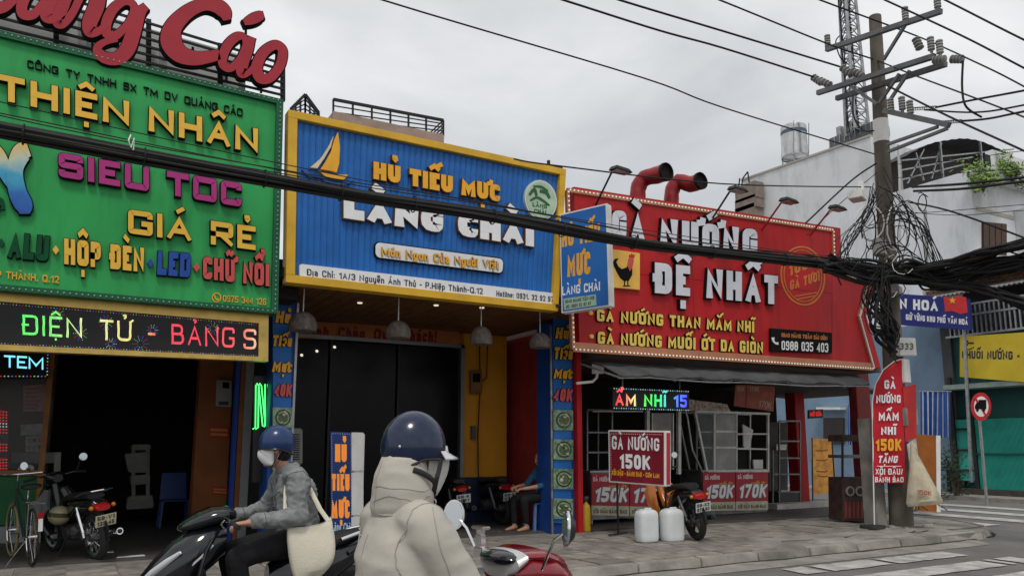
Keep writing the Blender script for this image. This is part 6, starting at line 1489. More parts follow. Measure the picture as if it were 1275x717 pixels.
# ---------- ridden scooters
def scooter(loc, az, label, body, trim, seat_c=seatm, name='scooter'):
    t = thing(name, loc, label, 'scooter', rz=rzof(az))
    L_ = lambda m, n, mt, s=True, p=t, bv=0: m.build(n, mt, p, smooth=s, world=False, bevel=bv)
    wheel(t, -.56, .26, .05, False, plastic); wheel(t, .72, .26, .045, False, plastic)
    m = MB(); m.tube([(.30, 0, .27), (.42, 0, .36), (.5, 0, .55), (.545, 0, .75), (.53, 0, .9)], [(.17, .03), (.2, .035), (.2, .045), (.165, .05), (.12, .04)], 18, up=V((1, 0, 0))); L_(m, 'leg_shield', plastic)
    m = MB(); m.loft([(.36, 0, .86, .12, .12, 2.2), (.46, 0, .82, .18, .17, 2.2), (.58, 0, .74, .19, .2, 2.1), (.70, 0, .66, .165, .2, 2.1), (.80, 0, .60, .125, .16, 2.), (.88, 0, .55, .075, .10, 2.), (.93, 0, .52, .03, .04, 2.)], 22); L_(m, 'front_cowl', body)
    for s_ in (-1, 1):
        m = MB(); m.tube([(.66, s_*.165, .80), (.74, s_*.14, .74), (.82, s_*.10, .67), (.88, s_*.05, .61)], [(.012, .012), (.016, .022), (.016, .024), (.01, .012)], 10, up=V((0, 0, 1))); L_(m, 'headlight', clearl)
        m = MB(); m.tube([(.42, s_*.13, .93), (.5, s_*.19, .8), (.55, s_*.215, .62), (.5, s_*.21, .45), (.4, s_*.19, .32)], [(.03, .014), (.05, .016), (.06, .016), (.06, .016), (.04, .014)], 10, up=V((1, 0, 0))); L_(m, 'side_fairing', body)
    m = MB(); m.loft([(.30, 0, 1.02, .10, .035, 2.4), (.36, 0, 1.03, .17, .06, 2.2), (.46, 0, 1.02, .19, .065, 2.2), (.56, 0, .985, .14, .06, 2.1), (.64, 0, .955, .07, .035, 2.1), (.67, 0, .945, .03, .015, 2.)], 22); L_(m, 'handlebar_cowl', body)
    m = MB(); m.tube([(.34, -.37, .965), (.37, -.2, 1.0), (.39, 0, 1.02), (.37, .2, 1.0), (.34, .37, .965)], .012, 8); hb = L_(m, 'handlebar', chrome)
    for s_ in (-1, 1):
        m = MB(); m.tube([(.335, s_*.38, .962), (.357, s_*.25, .985)], [.019, .019], 10); m.build('grip', rubber, hb, smooth=True, world=False)
        m = MB(); m.tube([(.40, s_*.2, 1.0), (.43, s_*.28, .975), (.415, s_*.37, .95)], .007, 6); m.build('brake_lever', chrome, hb, smooth=True, world=False)
    m = MB(); m.loft([(-.30, 0, .30, .14, .05, 3), (-.1, 0, .29, .17, .05, 3), (.2, 0, .29, .18, .04, 3), (.42, 0, .33, .15, .05, 3)], 16); L_(m, 'floorboard', plastic)
    m = MB(); m.loft([(.05, 0, .5, .09, .16, 2.5), (-.05, 0, .54, .14, .19, 2.5), (-.25, 0, .58, .17, .17, 2.5), (-.45, 0, .66, .165, .13, 2.4), (-.62, 0, .74, .13, .09, 2.3), (-.74, 0, .80, .07, .05, 2.2), (-.8, 0, .83, .03, .02, 2.)], 20); L_(m, 'rear_body', body)
    m = MB(); m.loft([(.1, 0, .70, .06, .02), (.05, 0, .73, .11, .05), (-.15, 0, .755, .15, .06), (-.35, 0, .785, .16, .055), (-.52, 0, .83, .13, .045), (-.62, 0, .85, .07, .03)], 18, 2.6); L_(m, 'seat', seat_c)
    m = MB(); m.tube([(-.45, .15, .82), (-.62, .14, .87), (-.78, .09, .9), (-.83, 0, .905), (-.78, -.09, .9), (-.62, -.14, .87), (-.45, -.15, .82)], .014, 8); L_(m, 'grab_rail', trim)
    for s_ in (-1, 1):
        m = MB(); m.tube([(-.5, s_*.165, .72), (-.66, s_*.12, .79), (-.8, s_*.05, .84)], [(.01, .02), (.012, .03), (.008, .014)], 8); L_(m, 'body_fin', body)
    m = MB(); m.loft([(-.7, 0, .76, .09, .03), (-.78, 0, .79, .06, .025), (-.82, 0, .81, .03, .015)], 14); L_(m, 'tail_light', taill)
    m = MB(); pts = [(-.56+.31*cos(a), 0, .26+.31*sin(a)) for a in [radians(d) for d in (70, 110, 140, 170, 190)]]; m.tube(pts, [(.05, .01), (.07, .012), (.07, .012), (.06, .012), (.05, .01)], 10, up=V((0, 1, 0))); L_(m, 'rear_fender', plastic)
    m = MB(); pts = [(.72+.29*cos(a), 0, .26+.29*sin(a)) for a in [radians(d) for d in (0, 30, 60, 90, 120, 150)]]; m.tube(pts, [(.04, .01), (.065, .014), (.075, .016), (.075, .016), (.07, .014), (.05, .01)], 12, up=V((0, 1, 0))); L_(m, 'front_fender', body)
    m = MB()
    for s_ in (-1, 1): m.tube([(.6, s_*.07, .55), (.72, s_*.075, .26)], .02, 8)
    L_(m, 'fork', grey_m)
    m = MB(); m.loft([(-.62, .1, .28, .05, .07), (-.4, .09, .3, .07, .1), (-.15, .05, .3, .1, .1)], 12, 3); L_(m, 'engine', grey_m, False)
    m = MB(); m.tube([(-.1, -.12, .2), (-.3, -.17, .22), (-.45, -.19, .27), (-.85, -.2, .36)], [.015, .025, .055, .05], 12); L_(m, 'exhaust', plastic)
    m = MB(); m.box(-.82, -.81, -.1, .1, .5, .64); L_(m, 'number_plate', platem, False)
    return t, L_
mx, my = 1.28, 5.93
man_sc, _ = scooter((mx+.07, my, 0), 270, 'black sharp-nosed scooter ridden to the left by the man in the grey shirt', mat('paint_gloss_black', (.008, .009, .012), .12, coat=.8, var=.1), chrome)
for s_ in (-1, 1):
    m = MB()
    m.tube([(.60, s_*.176, .70), (.54, s_*.205, .76), (.46, s_*.2, .84)], [(.003, .008)]*3, 6, up=V((0, 0, 1)))
    m.build('decal_line', mat('decal_grey', (.45, .45, .47), .4), man_sc, smooth=True, world=False)
wx, wy = 1.18, 2.68
wom_sc, LW = scooter((wx, wy, 0), 81.5, 'dark red scooter with chrome framed dial ridden by the woman in the beige jacket', mat('paint_dark_red', (.22, .01, .018), .18, coat=.8, var=.08), chrome)
# dial, trim, phone holder, mirrors
m = MB(); m.loft([(.285, 0, 1.035, .085, .03, 2.2), (.30, 0, 1.055, .125, .045, 2.2), (.34, 0, 1.08, .135, .03, 2.2)], 22); LW(m, 'dial_surround', mat('trim_silver', (.6, .6, .6), .3, .5))
m = MB(); m.ell((.30, 0, 1.078), (.05, .11, .03), 22, 8); LW(m, 'dial_glass', mat('dial_dark', (.015, .018, .022), .08, coat=.8))
m = MB(); m.loft([(.33, 0, 1.085, .12, .02, 2.2), (.42, 0, 1.085, .16, .03, 2.2), (.52, 0, 1.05, .14, .035, 2.2), (.6, 0, 1.0, .08, .03, 2.1)], 20); LW(m, 'dial_hood', MC['paint_dark_red'])
for s_, sx in ((1, 0), (-1, 0)): mirror_part(wom_sc, (.33+(0 if s_ < 0 else .0), s_*.36, 1.212), (.35, s_*.2, 1.05), .049, (-1, -s_*.55, .08), chrome, 1.3)
m = MB(); m.box(.31, .35, .13, .19, 1.05, 1.10); m.box(.315, .345, .145, .185, 1.095, 1.15); m.tube([(.33, .165, 1.15), (.33, .165, 1.17)], .02, 10); m.box(.305, .35, .12, .2, 1.168, 1.182); LW(m, 'phone_clamp', chrome, False, bv=.004)
# ================================================================== STREET FURNITURE AND GOODS
# feather flag
base = G(1089, 657, .13); fp = Pl(base, 122)
t = thing('feather_flag', base, 'red feather flag on a pole with white words Gà Nướng Mắm Nhĩ 150K', 'flag')
m = MB(); m.lathe([(0, 0), (.24, 0), (.23, .04), (.06, .055), (0, .06)], base, seg=20); m.build('base_plate', mat('base_black', (.03, .03, .03), .7, var=.2), t, smooth=True)
m = MB(); m.tube([base+V((0, 0, .05)), fp.at(1087.5, 600), fp.at(1086, 500), fp.at(1090, 478), fp.at(1100, 460), fp.at(1113, 450), fp.at(1123, 447)], [.012]*3+[.009]*4, 6); m.build('flag_pole', whitep, t, smooth=True)
fr_red = mat('flag_cloth', (.5, .012, .025), .6, var=.08, scale=3, bump=.15, bscale=12)
m = MB(); nx, ny = 14, 30
edge = [(602, 1087.5), (560, 1087), (500, 1086.5), (484, 1088), (472, 1092.5), (462, 1099), (454, 1108), (449, 1116), (447.5, 1121)]
def lx(y):
    for (ya, xa), (yb, xb) in zip(edge[:-1], edge[1:]):
        if yb <= y <= ya: return xa+(xb-xa)*(ya-y)/(ya-yb)
    return 1121
for s_ in (0, 1):
    for j in range(ny+1):
        v = j/ny; y = 602-(602-447.5)*(1-(1-v)**1.4 if 0 else v); x0 = lx(y)
        for i in range(nx+1):
            u = i/nx; x1 = 1127.5-4*v; m.v.append(fp.at(x0+(x1-x0)*u, y+(-1.5+1.2*u)*(1-v), .012*sin(u*7+v*5)+.008*sin(v*17+u*3)-.004*s_))
    b0 = s_*(nx+1)*(ny+1)
    for j in range(ny):
        for i in range(nx): a = b0+j*(nx+1)+i; m.f.append([a, a+1, a+nx+2, a+nx+1]); m.mi.append(0)
m.build('cloth', fr_red, t, smooth=True)
for (tx, x0, x1, y, h, mt, kw) in (('GÀ', 1101, 1115, 484, 11, white, {}), ('NƯỚNG', 1091, 1121.5, 501.5, 10, white, {}), ('MẤM', 1094, 1119, 523.5, 11, white, {}), ('NHĨ', 1097, 1115.5, 541, 10, white, {}), ('150K', 1090, 1122.5, 561, 15, yel2, {}), ('TẶNG', 1093, 1117, 576, 9, white, dict(slant=.2)), ('XÔI ĐẬU/', 1090, 1124, 590.5, 7.5, white, {}), ('BÁNH BAO', 1089.5, 1125, 600, 6.5, white, {})):
    text(tx, fp, (x0, y), (x1, y), h, h, t, [mt, mt], t=.24 if h > 8 else .2, wf=.72, gap=.15, r=.15, depth=.003, off=.024, name='print', single=True, **kw)
m = MB(); pxband(m, fp, [(1092, 580, .8), (1122, 580, .8)], .024, .003, 0, 0, 1); m.build('rule_line', white, t)
# orange board with white edge, on little feet
b0 = G(1168, 634, .13); bp_ = Pl(b0, 114)
t = thing('notice_board', b0, 'tall orange-brown board with a white edge on small black feet beside the pole', 'board')
Q = quad(bp_, [(1140, 540), (1166, 542), (1166, 637), (1141, 635)])
m = MB(); slab(m, Q, 0, 1, 0, 1, -.05, 0); m.build('panel', mat('board_orange', (.33, .1, .015), .6, var=.15, dirt=.4), t)
Q2 = quad(bp_, [(1165, 542), (1170.5, 542), (1171, 637), (1166, 637)]); m = MB(); slab(m, Q2, 0, 1, 0, 1, -.06, .015); m.build('white_edge', whitep, t)
for dx in (0, -.45):
    m = MB(); c = b0+bp_.d*dx; m.tube([c+V((0, 0, .12)), c+V((.02, -.2, 0))], .012, 5); m.tube([c+V((0, 0, .12)), c+V((-.02, .2, 0))], .012, 5); m.tube([c+V((0, 0, .25)), c], .012, 5); m.build('foot', black, t)
# ---------- lightbox GA NUONG 150K on a stand
p0 = G(829, 672, .13); lb = Pl(p0, -18.7)
t = thing('lightbox_sign', p0, 'dark red lightbox sign Gà Nướng 150K on a thin black stand above two canisters', 'sign')
Q = quad(lb, [(757, 535), (828.5, 536), (828.5, 605.5), (758, 600)])
m = MB(); slab(m, Q, 0, 1, 0, 1, -.16, 0); m.build('box', whitep, t, bevel=.008)
dred = mat('lightbox_red', (.20, .012, .025), .35, var=.1, coat=.2)
m = MB(); slab(m, Q, .03, .975, .03, .97, 0, .006); m.build('face', dred, t)
e_ = Q(1, 0, 0); f_ = Q(1, 1, 0); n_ = lb.n; side = lb.d if (Q(1, 0)-Q(0, 0)).dot(lb.d) > 0 else -lb.d
m = MB(); m.hexa([e_-n_*.13+V((0, 0, .03)), e_-n_*.03+V((0, 0, .03)), f_-n_*.03-V((0, 0, .03)), f_-n_*.13-V((0, 0, .03))], [x+side*.006 for x in (e_-n_*.13+V((0, 0, .03)), e_-n_*.03+V((0, 0, .03)), f_-n_*.03-V((0, 0, .03)), f_-n_*.13-V((0, 0, .03)))]); m.build('side_face', mat('side_red', (.5, .03, .05), .4), t)
m = MB(); bulbs(m, [Q(.05, .93, .008), Q(.95, .93, .008)], .035, .005); bulbs(m, [Q(.05, .06, .008), Q(.05, .93, .008)], .035, .005); m.build('light_strip', bulb, t)['kind'] = 'stuff'
text('GÀ NƯỚNG', lb, (762, 559), (821, 561.5), 17, 16, t, [white, blk], t=.2, wf=.66, gap=.14, r=.2, depth=.004, off=.008)
text('150K', lb, (771.5, 582.5), (810, 585), 18.5, 18, t, [white, blk], t=.24, wf=.75, gap=.14, r=.2, depth=.004, off=.008)
text('XÔI ĐẬU - BÁNH BAO - CƠM LAM', lb, (762, 591), (821, 595), 6, 6, t, [yel2, yel2], t=.2, wf=.66, gap=.14, r=.2, depth=.003, off=.008, name='print', single=True)
c1 = Q(.1, 0, -.08); c2 = Q(.95, 0, -.08)
for c in (c1, c2):
    m = MB(); m.bar(c, V((c.x, c.y, .14)), .022); m.build('stand_leg', black, t); m = MB(); m.bar(V((c.x, c.y, .15))+n_*.25, V((c.x, c.y, .15))-n_*.25, .022); m.build('stand_foot', black, t)
m = MB(); m.bar(V((c1.x, c1.y, .4)), V((c2.x, c2.y, .4)), .018); m.build('stand_rail', black, t)
# ---------- white canisters
def canister(px, y, w_, h_, label):
    c = G(px, y, .13); s = (c-CAM).dot(cf)/FPX; w2 = w_*s/2; h = h_*s
    t = thing('canister', c, label, 'canister', 'white plastic canisters')
    pm = mat('canister_white', (.66, .69, .7), .35, var=.06, scale=3, dirt=.25, dcol=(.35, .36, .35))
    m = MB(); secs = [(0, 0, c.z+k[0]*h, w2*k[1], w2*.72*k[1], 3.5) for k in ((0, .84), (.02, .93), (.06, .98), (.2, 1), (.5, 1.01), (.78, 1), (.86, .97), (.92, .88), (.96, .72), (.985, .5), (.99, .3))]
    m.loft([(c.x, c.y, s_[2], s_[3], s_[4], 3.5) for s_ in secs], 24, ax=2); m.build('tank', pm, t, smooth=True)
    m = MB(); m.lathe([(0, 0), (.045, 0), (.045, .035), (0, .04)], (c.x-w2*.55, c.y, c.z+h*.9), seg=12); m.build('cap', pm, t, smooth=True)
    m = MB(); m.tube([(c.x-w2*.2, c.y, c.z+h*.92), (c.x-w2*.1, c.y, c.z+h*1.0), (c.x+w2*.5, c.y, c.z+h*1.0), (c.x+w2*.6, c.y, c.z+h*.9)], .014, 8); m.build('handle', pm, t, smooth=True)
canister(805.5, 674, 29, 40, 'left of two white plastic canisters below the lightbox sign')
canister(837, 673, 30, 40, 'right of two white plastic canisters, next to the motorbike wheel')
# yellow gas cylinder / extinguisher
c = G(730, 661, .13); t = thing('gas_cylinder', c, 'slim yellow cylinder with a dark valve against the red post', 'cylinder')
m = MB(); m.lathe([(.07, 0), (.075, .01), (.075, .36), (.06, .42), (.03, .45), (.025, .47)], c, seg=18); m.build('cylinder_body', mat('cylinder_yellow', (.6, .38, .03), .45, var=.1, dirt=.4), t, smooth=True)
m = MB(); m.lathe([(.025, .46), (.03, .5), (.05, .52), (.05, .56), (0, .57)], c, seg=12); m.build('valve', grey_m, t, smooth=True)
# ---------- shelving rack left in the grill shop
def rack(pl, c, xs, ys, label, name='shelf_rack', dy=.45, mt=steel, rad=.014, shelves=True):
    t = thing(name, pl.at(xs[0], max(ys)), label, 'rack')
    for x in xs:
        for d in (0, dy): m = MB(); a = pl.at(x, c[0])+V((0, d, 0)); b = pl.at(x, c[1])+V((0, d, 0)); m.bar(a, b, rad*2); m.build('upright', mt, t)
    for y in ys:
        m = MB(); a = pl.at(xs[0], y); b = pl.at(xs[-1], y); b.z = a.z
        if shelves: m.box(a.x, b.x, a.y, a.y+dy, a.z-.012, a.z+.008)
        m.bar(a-V((0, .01, 0)), b-V((0, .01, 0)), .022, .03); m.build('shelf', mt, t)
    return t
dsteel = mat('dull_steel', (.2, .205, .21), .4, .7, var=.3, dirt=.5)
rack(PY(11.9), (510, 640), (731, 762), (510, 538, 563, 590), 'grey steel shelf rack against the left red post of the grill shop', mt=dsteel)
# banner fronts of the two grill carts
pal = mat('price_red', (.42, .035, .05), .5, var=.1, dirt=.25, dcol=(.2, .03, .03)); palw = mat('price_pale', (.55, .5, .36), .55, var=.2, dirt=.3)
def price_cart(pl, x0, x1, y0, y1, slope, words, label, top_y, dy=.7):
    t = thing('grill_cart', pl.at((x0+x1)/2, y1), label, 'cart')
    n = len(words); w_ = (x1-x0)/n
    a = pl.at(x0, y0); b = pl.at(x1, y1)
    m = MB(); m.box(a.x, b.x, a.y+.03, a.y+dy, b.z, a.z); m.build('counter', dsteel, t, bevel=.01)
    m = MB(); m.box(a.x-.03, b.x+.03, a.y-.02, a.y+dy+.03, a.z, a.z+.03); m.build('counter_top', steel, t, bevel=.006)
    for k, wd in enumerate(words):
        xa, xb = x0+w_*k+.6, x0+w_*(k+1)-.6
        f = lambda x, y: (x, y+slope*(x-x0))
        Qk = quad(pl, [f(xa, y0+1), f(xb, y0+1), f(xb, y1-1), f(xa, y1-1)])
        m = MB(); slab(m, Qk, 0, 1, .24, 1, -.025, 0); pn_ = m.build('price_panel', pal, t)
        m = MB(); slab(m, Qk, 0, 1, 0, .23, -.025, 0); m.build('caption_panel', palw, t)
        h = y1-y0
        text(wd, pl, f(xa+2.5, y1-.33*h), f(xb-3, y1-.33*h), h*.34, h*.34, pn_, [white, mat('print_grey', (.2, .2, .22), .6)], t=.24, wf=.8, gap=.13, r=.2, depth=.004, off=.001, slant=.22, rim=.05, name='print', single=True)
        text('GÀ NƯỚNG', pl, f(xa+2, y0+.2*h), f(xa+w_*.5, y0+.2*h), h*.1, h*.1, pn_, [white, white], t=.2, wf=.7, depth=.003, off=.001, name='print', single=True)
        text('MUỐI ỚT', pl, f(xa+w_*.45, y0+.36*h), f(xb-3, y0+.36*h), h*.08, h*.08, pn_, [yel2, yel2], t=.2, wf=.7, depth=.003, off=.001, name='print', single=True)
        text('XÔI ĐẬU BÁNH BAO', pl, f(xa+2, y1-.07*h), f(xb-3, y1-.07*h), h*.09, h*.09, t, [dkt, dkt], t=.18, wf=.7, depth=.003, off=.001, name='print', single=True)
    for xx in (a.x+.05, b.x-.05):
        for yy in (a.y+.08, a.y+dy-.05): m = MB(); m.bar((xx, yy, b.z), (xx, yy, .15), .03); m.build('cart_leg', steel, t)
    return t, a, b
cab = mat('cabinet_alu', (.6, .6, .57), .45, .25, var=.2, dirt=.4)
pc1 = PY(11.75)
t, a, b = price_cart(pc1, 875, 957, 587, 637, -.02, ('150K', '170K'), 'right grill cart with glass cabinet and price panels 150K and 170K', 500)
# glass cabinet on it with slanted left side
ct = pc1.at(880, 512).z; m = MB(); y0_ = a.y+.05
def P3(x, y, d=0): return pc1.at(x, y)+V((0, d, 0))
gl_ = mat('cabinet_glass', (.75, .8, .8), .06, trans=.9, var=0)
for (pa, pb2) in (((880, 586), (865, 512)), ((917, 586), (917, 512)), ((956, 586), (956, 515)), ((865, 512), (958, 515)), ((880, 586), (957, 586)), ((917, 540), (956, 540)), ((917, 558), (956, 559)), ((889, 515), (889, 585)), ((889, 537), (917, 537)), ((889, 557), (917, 557))):
    for d in (0, .5):
        m = MB(); m.bar(P3(*pa, d), P3(*pb2, d), .045 if d == 0 and pa[0] != 917 else .03); m.build('cabinet_frame', cab, t)
m = MB(); slab(m, quad(pc1, [(889, 515), (917, 515), (917, 585), (889, 585)]), 0, 1, 0, 1, -.01, 0); m.build('glass_pane', mat('foggy_glass', (.3, .29, .27), .25, var=.3, scale=2), t)
m = MB(); slab(m, quad(pc1, [(866, 513), (888, 513), (888, 585), (881, 585)]), 0, 1, 0, 1, -.01, 0); m.build('glass_pane', gl_, t)
m = MB(); m.box(P3(880, 586).x, P3(956, 586).x, y0_+.5, y0_+.52, P3(880, 586).z, ct); m.build('cabinet_back', dark, t)
# food menu boards arched on top
Qm = quad(pc1, [(858, 497), (905, 503), (912, 516), (858, 511)]); m = MB(); slab(m, Qm, 0, 1, 0, 1, -.02, 0); m.build('menu_strip', mat('menu_print', (.5, .42, .36), .5, var=.7, scale=14, dirt=.9, dcol=(.4, .03, .03)), t)
# white slabs added to stand in for bright patches in the gaps
for (c_, nm) in (([(925, 528), (938, 535), (933, 560), (926, 556)], 0), ([(938, 572), (950, 572), (950, 583), (939, 583)], 1)):
    tt = tag(bpy.data.objects.new('bright_gap_slab' if nm == 0 else 'bright_gap_block', None), ('white slab added for a bright gap behind the right grill cart', 'small white slab added for a bright gap inside the right grill cart')[nm], ('cloth', 'box')[nm]); COL.objects.link(tt); pz = PY(12.15)
    tt.location = pz.at(930, 560); m = MB(); slab(m, quad(pz, c_), 0, 1, 0, 1, -.03, 0); m.build('cloth' if nm == 0 else 'gap_block_shell', whitep, tt)  # plain white slabs in place of the bright gaps
# person in dark clothes is only a shade behind the cabinet: tall steel door and cabinet
t2, a2, b2 = price_cart(PY(11.5), 736, 832, 588, 642, .02, ('150K', '170K'), 'left grill cart half hidden behind the lightbox with price panels', 500)
pq = PY(11.6)
for (pa, pb2) in (((806, 508), (806, 588)), ((845, 508), (845, 590)), ((806, 508), (845, 508)), ((812, 514), (812, 584)), ((838, 514), (838, 584)), ((738, 512), (800, 512))):
    m = MB(); m.bar(pq.at(*pa), pq.at(*pb2), .07 if pa[0] in (806, 845) and pb2[0] in (806, 845) else .025); m.build('cabinet_frame', cab, t2)
m = MB(); slab(m, quad(pq, [(813, 514), (838, 514), (838, 584), (813, 584)]), 0, 1, 0, 1, -.03, -.02); m.build('glass_pane', MC['foggy_glass'], t2)
m = MB(); m.tube([pq.at(850, 500), pq.at(856, 520), pq.at(862, 560), pq.at(875, 588)], .02, 6); m.build('curved_frame', steel, t2)
# menu banner above
pm_ = PY(11.9); t = thing('menu_banner', pm_.at(940, 495), 'two faded salmon price banners 150K and 170K hanging under the awning', 'banner')
fm = mat('faded_red', (.5, .14, .1), .6, var=.2, scale=6)
for (c_, tx, x0, x1) in (([(916, 479), (929, 479), (928, 507), (914, 505)], '150K', 917, 927), ([(930, 479), (965, 481), (963, 512), (929, 507)], '170K', 933, 945)):
    m = MB(); slab(m, quad(pm_, c_), 0, 1, 0, 1, -.02, 0); pn_ = m.build('banner_panel', fm, t)
    text(tx, pm_, (x0, 487), (x1, 487.5), 6, 6, pn_, [palw, palw], t=.2, wf=.7, depth=.003, off=.002, name='print', single=True)
text('170K', pm_, (944, 507), (960, 509), 9, 9, t, [palw, palw], t=.15, wf=.7, depth=.003, off=.002, slant=.2, name='print', single=True)
# ---------- steel cabinet with four glass bays
pg = PY(12.6); t = thing('glass_cabinet', pg.at(985, 630), 'tall glass fronted steel cabinet standing between cart and red post', 'cabinet')
for (pa, pb2) in (((970, 524), (970, 640)), ((996, 524), (996, 640)), ((970, 524), (996, 524)), ((970, 549), (996, 549)), ((970, 570), (996, 570)), ((970, 590), (996, 590)), ((968, 612), (997, 612)), ((962, 560), (962, 628)), ((962, 590), (970, 590))):
    m = MB(); m.bar(pg.at(*pa), pg.at(*pb2), .035); m.build('cabinet_frame', dsteel, t)
m = MB(); slab(m, quad(pg, [(971, 525), (995, 525), (995, 611), (971, 611)]), 0, 1, 0, 1, -.35, -.33); m.build('cabinet_back', mat('cabinet_inner', (.08, .07, .06), .6, var=.3), t)
m = MB(); slab(m, quad(pg, [(970, 612), (996, 612), (996, 625), (970, 625)]), 0, 1, 0, 1, -.35, 0); m.build('drawer', mat('dull_dark', (.06, .06, .06), .5), t)
m = MB(); slab(m, quad(pg, [(975, 553), (988, 553), (987, 560), (975, 560)]), 0, 1, 0, 1, -.2, -.19); m.build('notice', whitep, t)
# small red LED + notices on the far post
pr_ = PY(12.95); t = thing('led_sign', pr_.at(1015, 515), 'tiny red LED sign between the grill shop post and the window', 'sign')
m = MB(); slab(m, quad(pr_, [(1007, 510), (1025, 509), (1025, 520), (1007, 521)]), 0, 1, 0, 1, -.04, 0); m.build('screen', MC['led_screen'], t)
text('MỞ CỬA', pr_, (1008.5, 518), (1023, 517.5), 5, 5, t, [c3[0], c3[0]], t=.2, wf=.7, depth=.003, off=.001, name='print', single=True)
# wooden easel board
c = G(1024, 617, .15); pe_ = Pl(c, 100); t = thing('easel_board', c, 'orange menu board leaning on an easel behind the red post', 'board')
m = MB(); slab(m, quad(pe_, [(1010, 546), (1035, 546), (1039, 612), (1012, 616)]), 0, 1, 0, 1, -.03, 0); m.build('board_panel', mat('easel_orange', (.5, .23, .05), .6, var=.35, scale=5, dirt=.4), t)
for (x0, x1) in ((1035.5, 1041), (1011, 1012)): m = MB(); m.bar(pe_.at(x0, 545), pe_.at(x1, 627), .03); m.build('easel_leg', black, t)
for k, y in enumerate((560, 572, 586, 592)): m = MB(); pxband(m, pe_, [(1015+k, y, 1.2), (1022+k*2, y+1, 1.6), (1031, y-.5, 1.1)], 0, .004, 0, 0, 3); m.build('print', mat('print_brown', (.2, .08, .02), .7), t)
# decorated crate stack / old stove with two bowls
c = G(1062, 650, .13); pk = Pl(c, 105); t = thing('stove_stand', c, 'dark carved stand with two round bowls beside the concrete post', 'stand')
m = MB(); slab(m, quad(pk, [(1048, 594), (1081, 594), (1082, 650), (1049, 648)]), 0, 1, 0, 1, -.4, 0); m.build('stand_body', mat('stand_brown', (.06, .035, .03), .7, var=.4, scale=8), t, bevel=.01)
for x in (1058, 1070):
    m = MB(); m.prism([pk.at(x+5.2*cos(k*pi/9), 611+6.2*sin(k*pi/9), 0) for k in range(18)], pk.n*.02); m.build('bowl', mat('bowl_grey', (.3, .28, .25), .5), t)
    m = MB(); m.prism([pk.at(x+3.4*cos(k*pi/9), 611+4.2*sin(k*pi/9), 0) for k in range(18)], pk.n*.024); m.build('bowl_inside', MC['stand_brown'], t)
for k in range(6): m = MB(); slab(m, quad(pk, [(1051+k*5, 624), (1054.6+k*5, 624), (1054.6+k*5, 645), (1051+k*5, 645)]), 0, 1, 0, 1, 0, .012); m.build('slat', mat('slat_red', (.2, .05, .04), .6, var=.3), t)
for (y, h, mt) in ((541, 8, 'stand_brown'), (566, 4, 'dull_steel')): m = MB(); slab(m, quad(pk, [(1048, y), (1080, y), (1080, y+h), (1048, y+h)]), 0, 1, 0, 1, -.4, 0); m.build('shelf', MC[mt], t)
for x in (1049, 1079): m = MB(); m.bar(pk.at(x, 541), pk.at(x, 594), .03); m.bar(pk.at(x, 541, -.38), pk.at(x, 594, -.38), .03); m.build('shelf_post', black, t)
# white PVC pipe & camera at left end of awning
pw_ = PY(10.3); t = thing('drain_fitting', pw_.at(740, 462), 'white plastic pipe elbow with a box under the left end of the awning', 'pipe')
m = MB(); m.tube([pw_.at(718, 477), pw_.at(738, 475), pw_.at(743, 470), pw_.at(745, 458)], .022, 8); m.build('pipe', whitep, t, smooth=True)
m = MB(); slab(m, quad(pw_, [(739, 453), (750, 453), (750, 465), (739, 465)]), 0, 1, 0, 1, -.05, .05); m.build('camera_box', whitep, t, bevel=.006)
# ---------- noodle shop lightbox on the pavement
c = G(439, 684, .13); ck = Pl(c, 112)
t = thing('lightbox_sign', c, 'upright navy and white lightbox Hủ Tiếu Mực behind the grey-shirted rider', 'sign')
Q = quad(ck, [(411.5, 537), (438.5, 538), (439.5, 684), (412, 680)]); m = MB(); slab(m, Q, 0, 1, 0, 1, -.02, .0)
nvp = mat('lightbox_navy', (.012, .035, .16), .4, var=.15)
sd_ = Q(1, 0)-Q(1, 0, -1); w2 = .17
m.build('face', nvp, t)
# side panels: white slabs seen on the right
sp_ = Pl(Q(1, 0), 60); 
for (y0, y1) in ((538, 586), (588, 641), (643, 683)):
    m = MB(); slab(m, quad(sp_, [(439, y0), (452.5, y0+.3), (452.5, y1-1), (439.3, y1)]), 0, 1, 0, 1, -.02, .0); m.build('side_panel', whitep, t)
m = MB(); A_ = Q(0, 0, -.02); B_ = Q(1, 0, -.02); C_ = sp_.at(452.5, 680); H_ = Q(0, 1).z-.03; m.prism([V((p.x, p.y, .14)) for p in (A_, B_+V((.0, .01, 0)), C_+V((-.02, .02, 0)), A_+(C_-B_))], (0, 0, H_-.14)); m.build('core', whitep, t)
neonor = mat('letter_neon_orange', (.8, .22, .03), .4, emit=.25, ecol=(.9, .25, .03))
for (tx, x0, x1, y, h) in (('HỦ', 417.5, 431.5, 574, 21), ('TIẾU', 413.5, 435, 610, 20), ('MỰC', 413, 435, 644, 22)):
    text(tx, ck, (x0, y), (x1, y+.4), h, h, t, [neonor, mat('rim_yellow', (.7, .45, .1), .5)], t=.26, wf=.5, gap=.16, r=.15, depth=.006, off=.001, rim=.03)
text('Làng Chài', ck, (412.5, 661), (437.5, 661.5), 11, 11, t, [mat('print_pale_blue', (.5, .65, .8), .5)]*2, t=.16, wf=.6, gap=.15, r=.2, depth=.004, off=.001, slant=.2, name='print', single=True)
m = MB(); bulbs(m, [Q(.06, .03, .003), Q(.06, .985, .003), Q(.94, .985, .003), Q(.94, .03, .003)], .03, .004); m.build('light_strip', bulb, t)['kind'] = 'stuff'
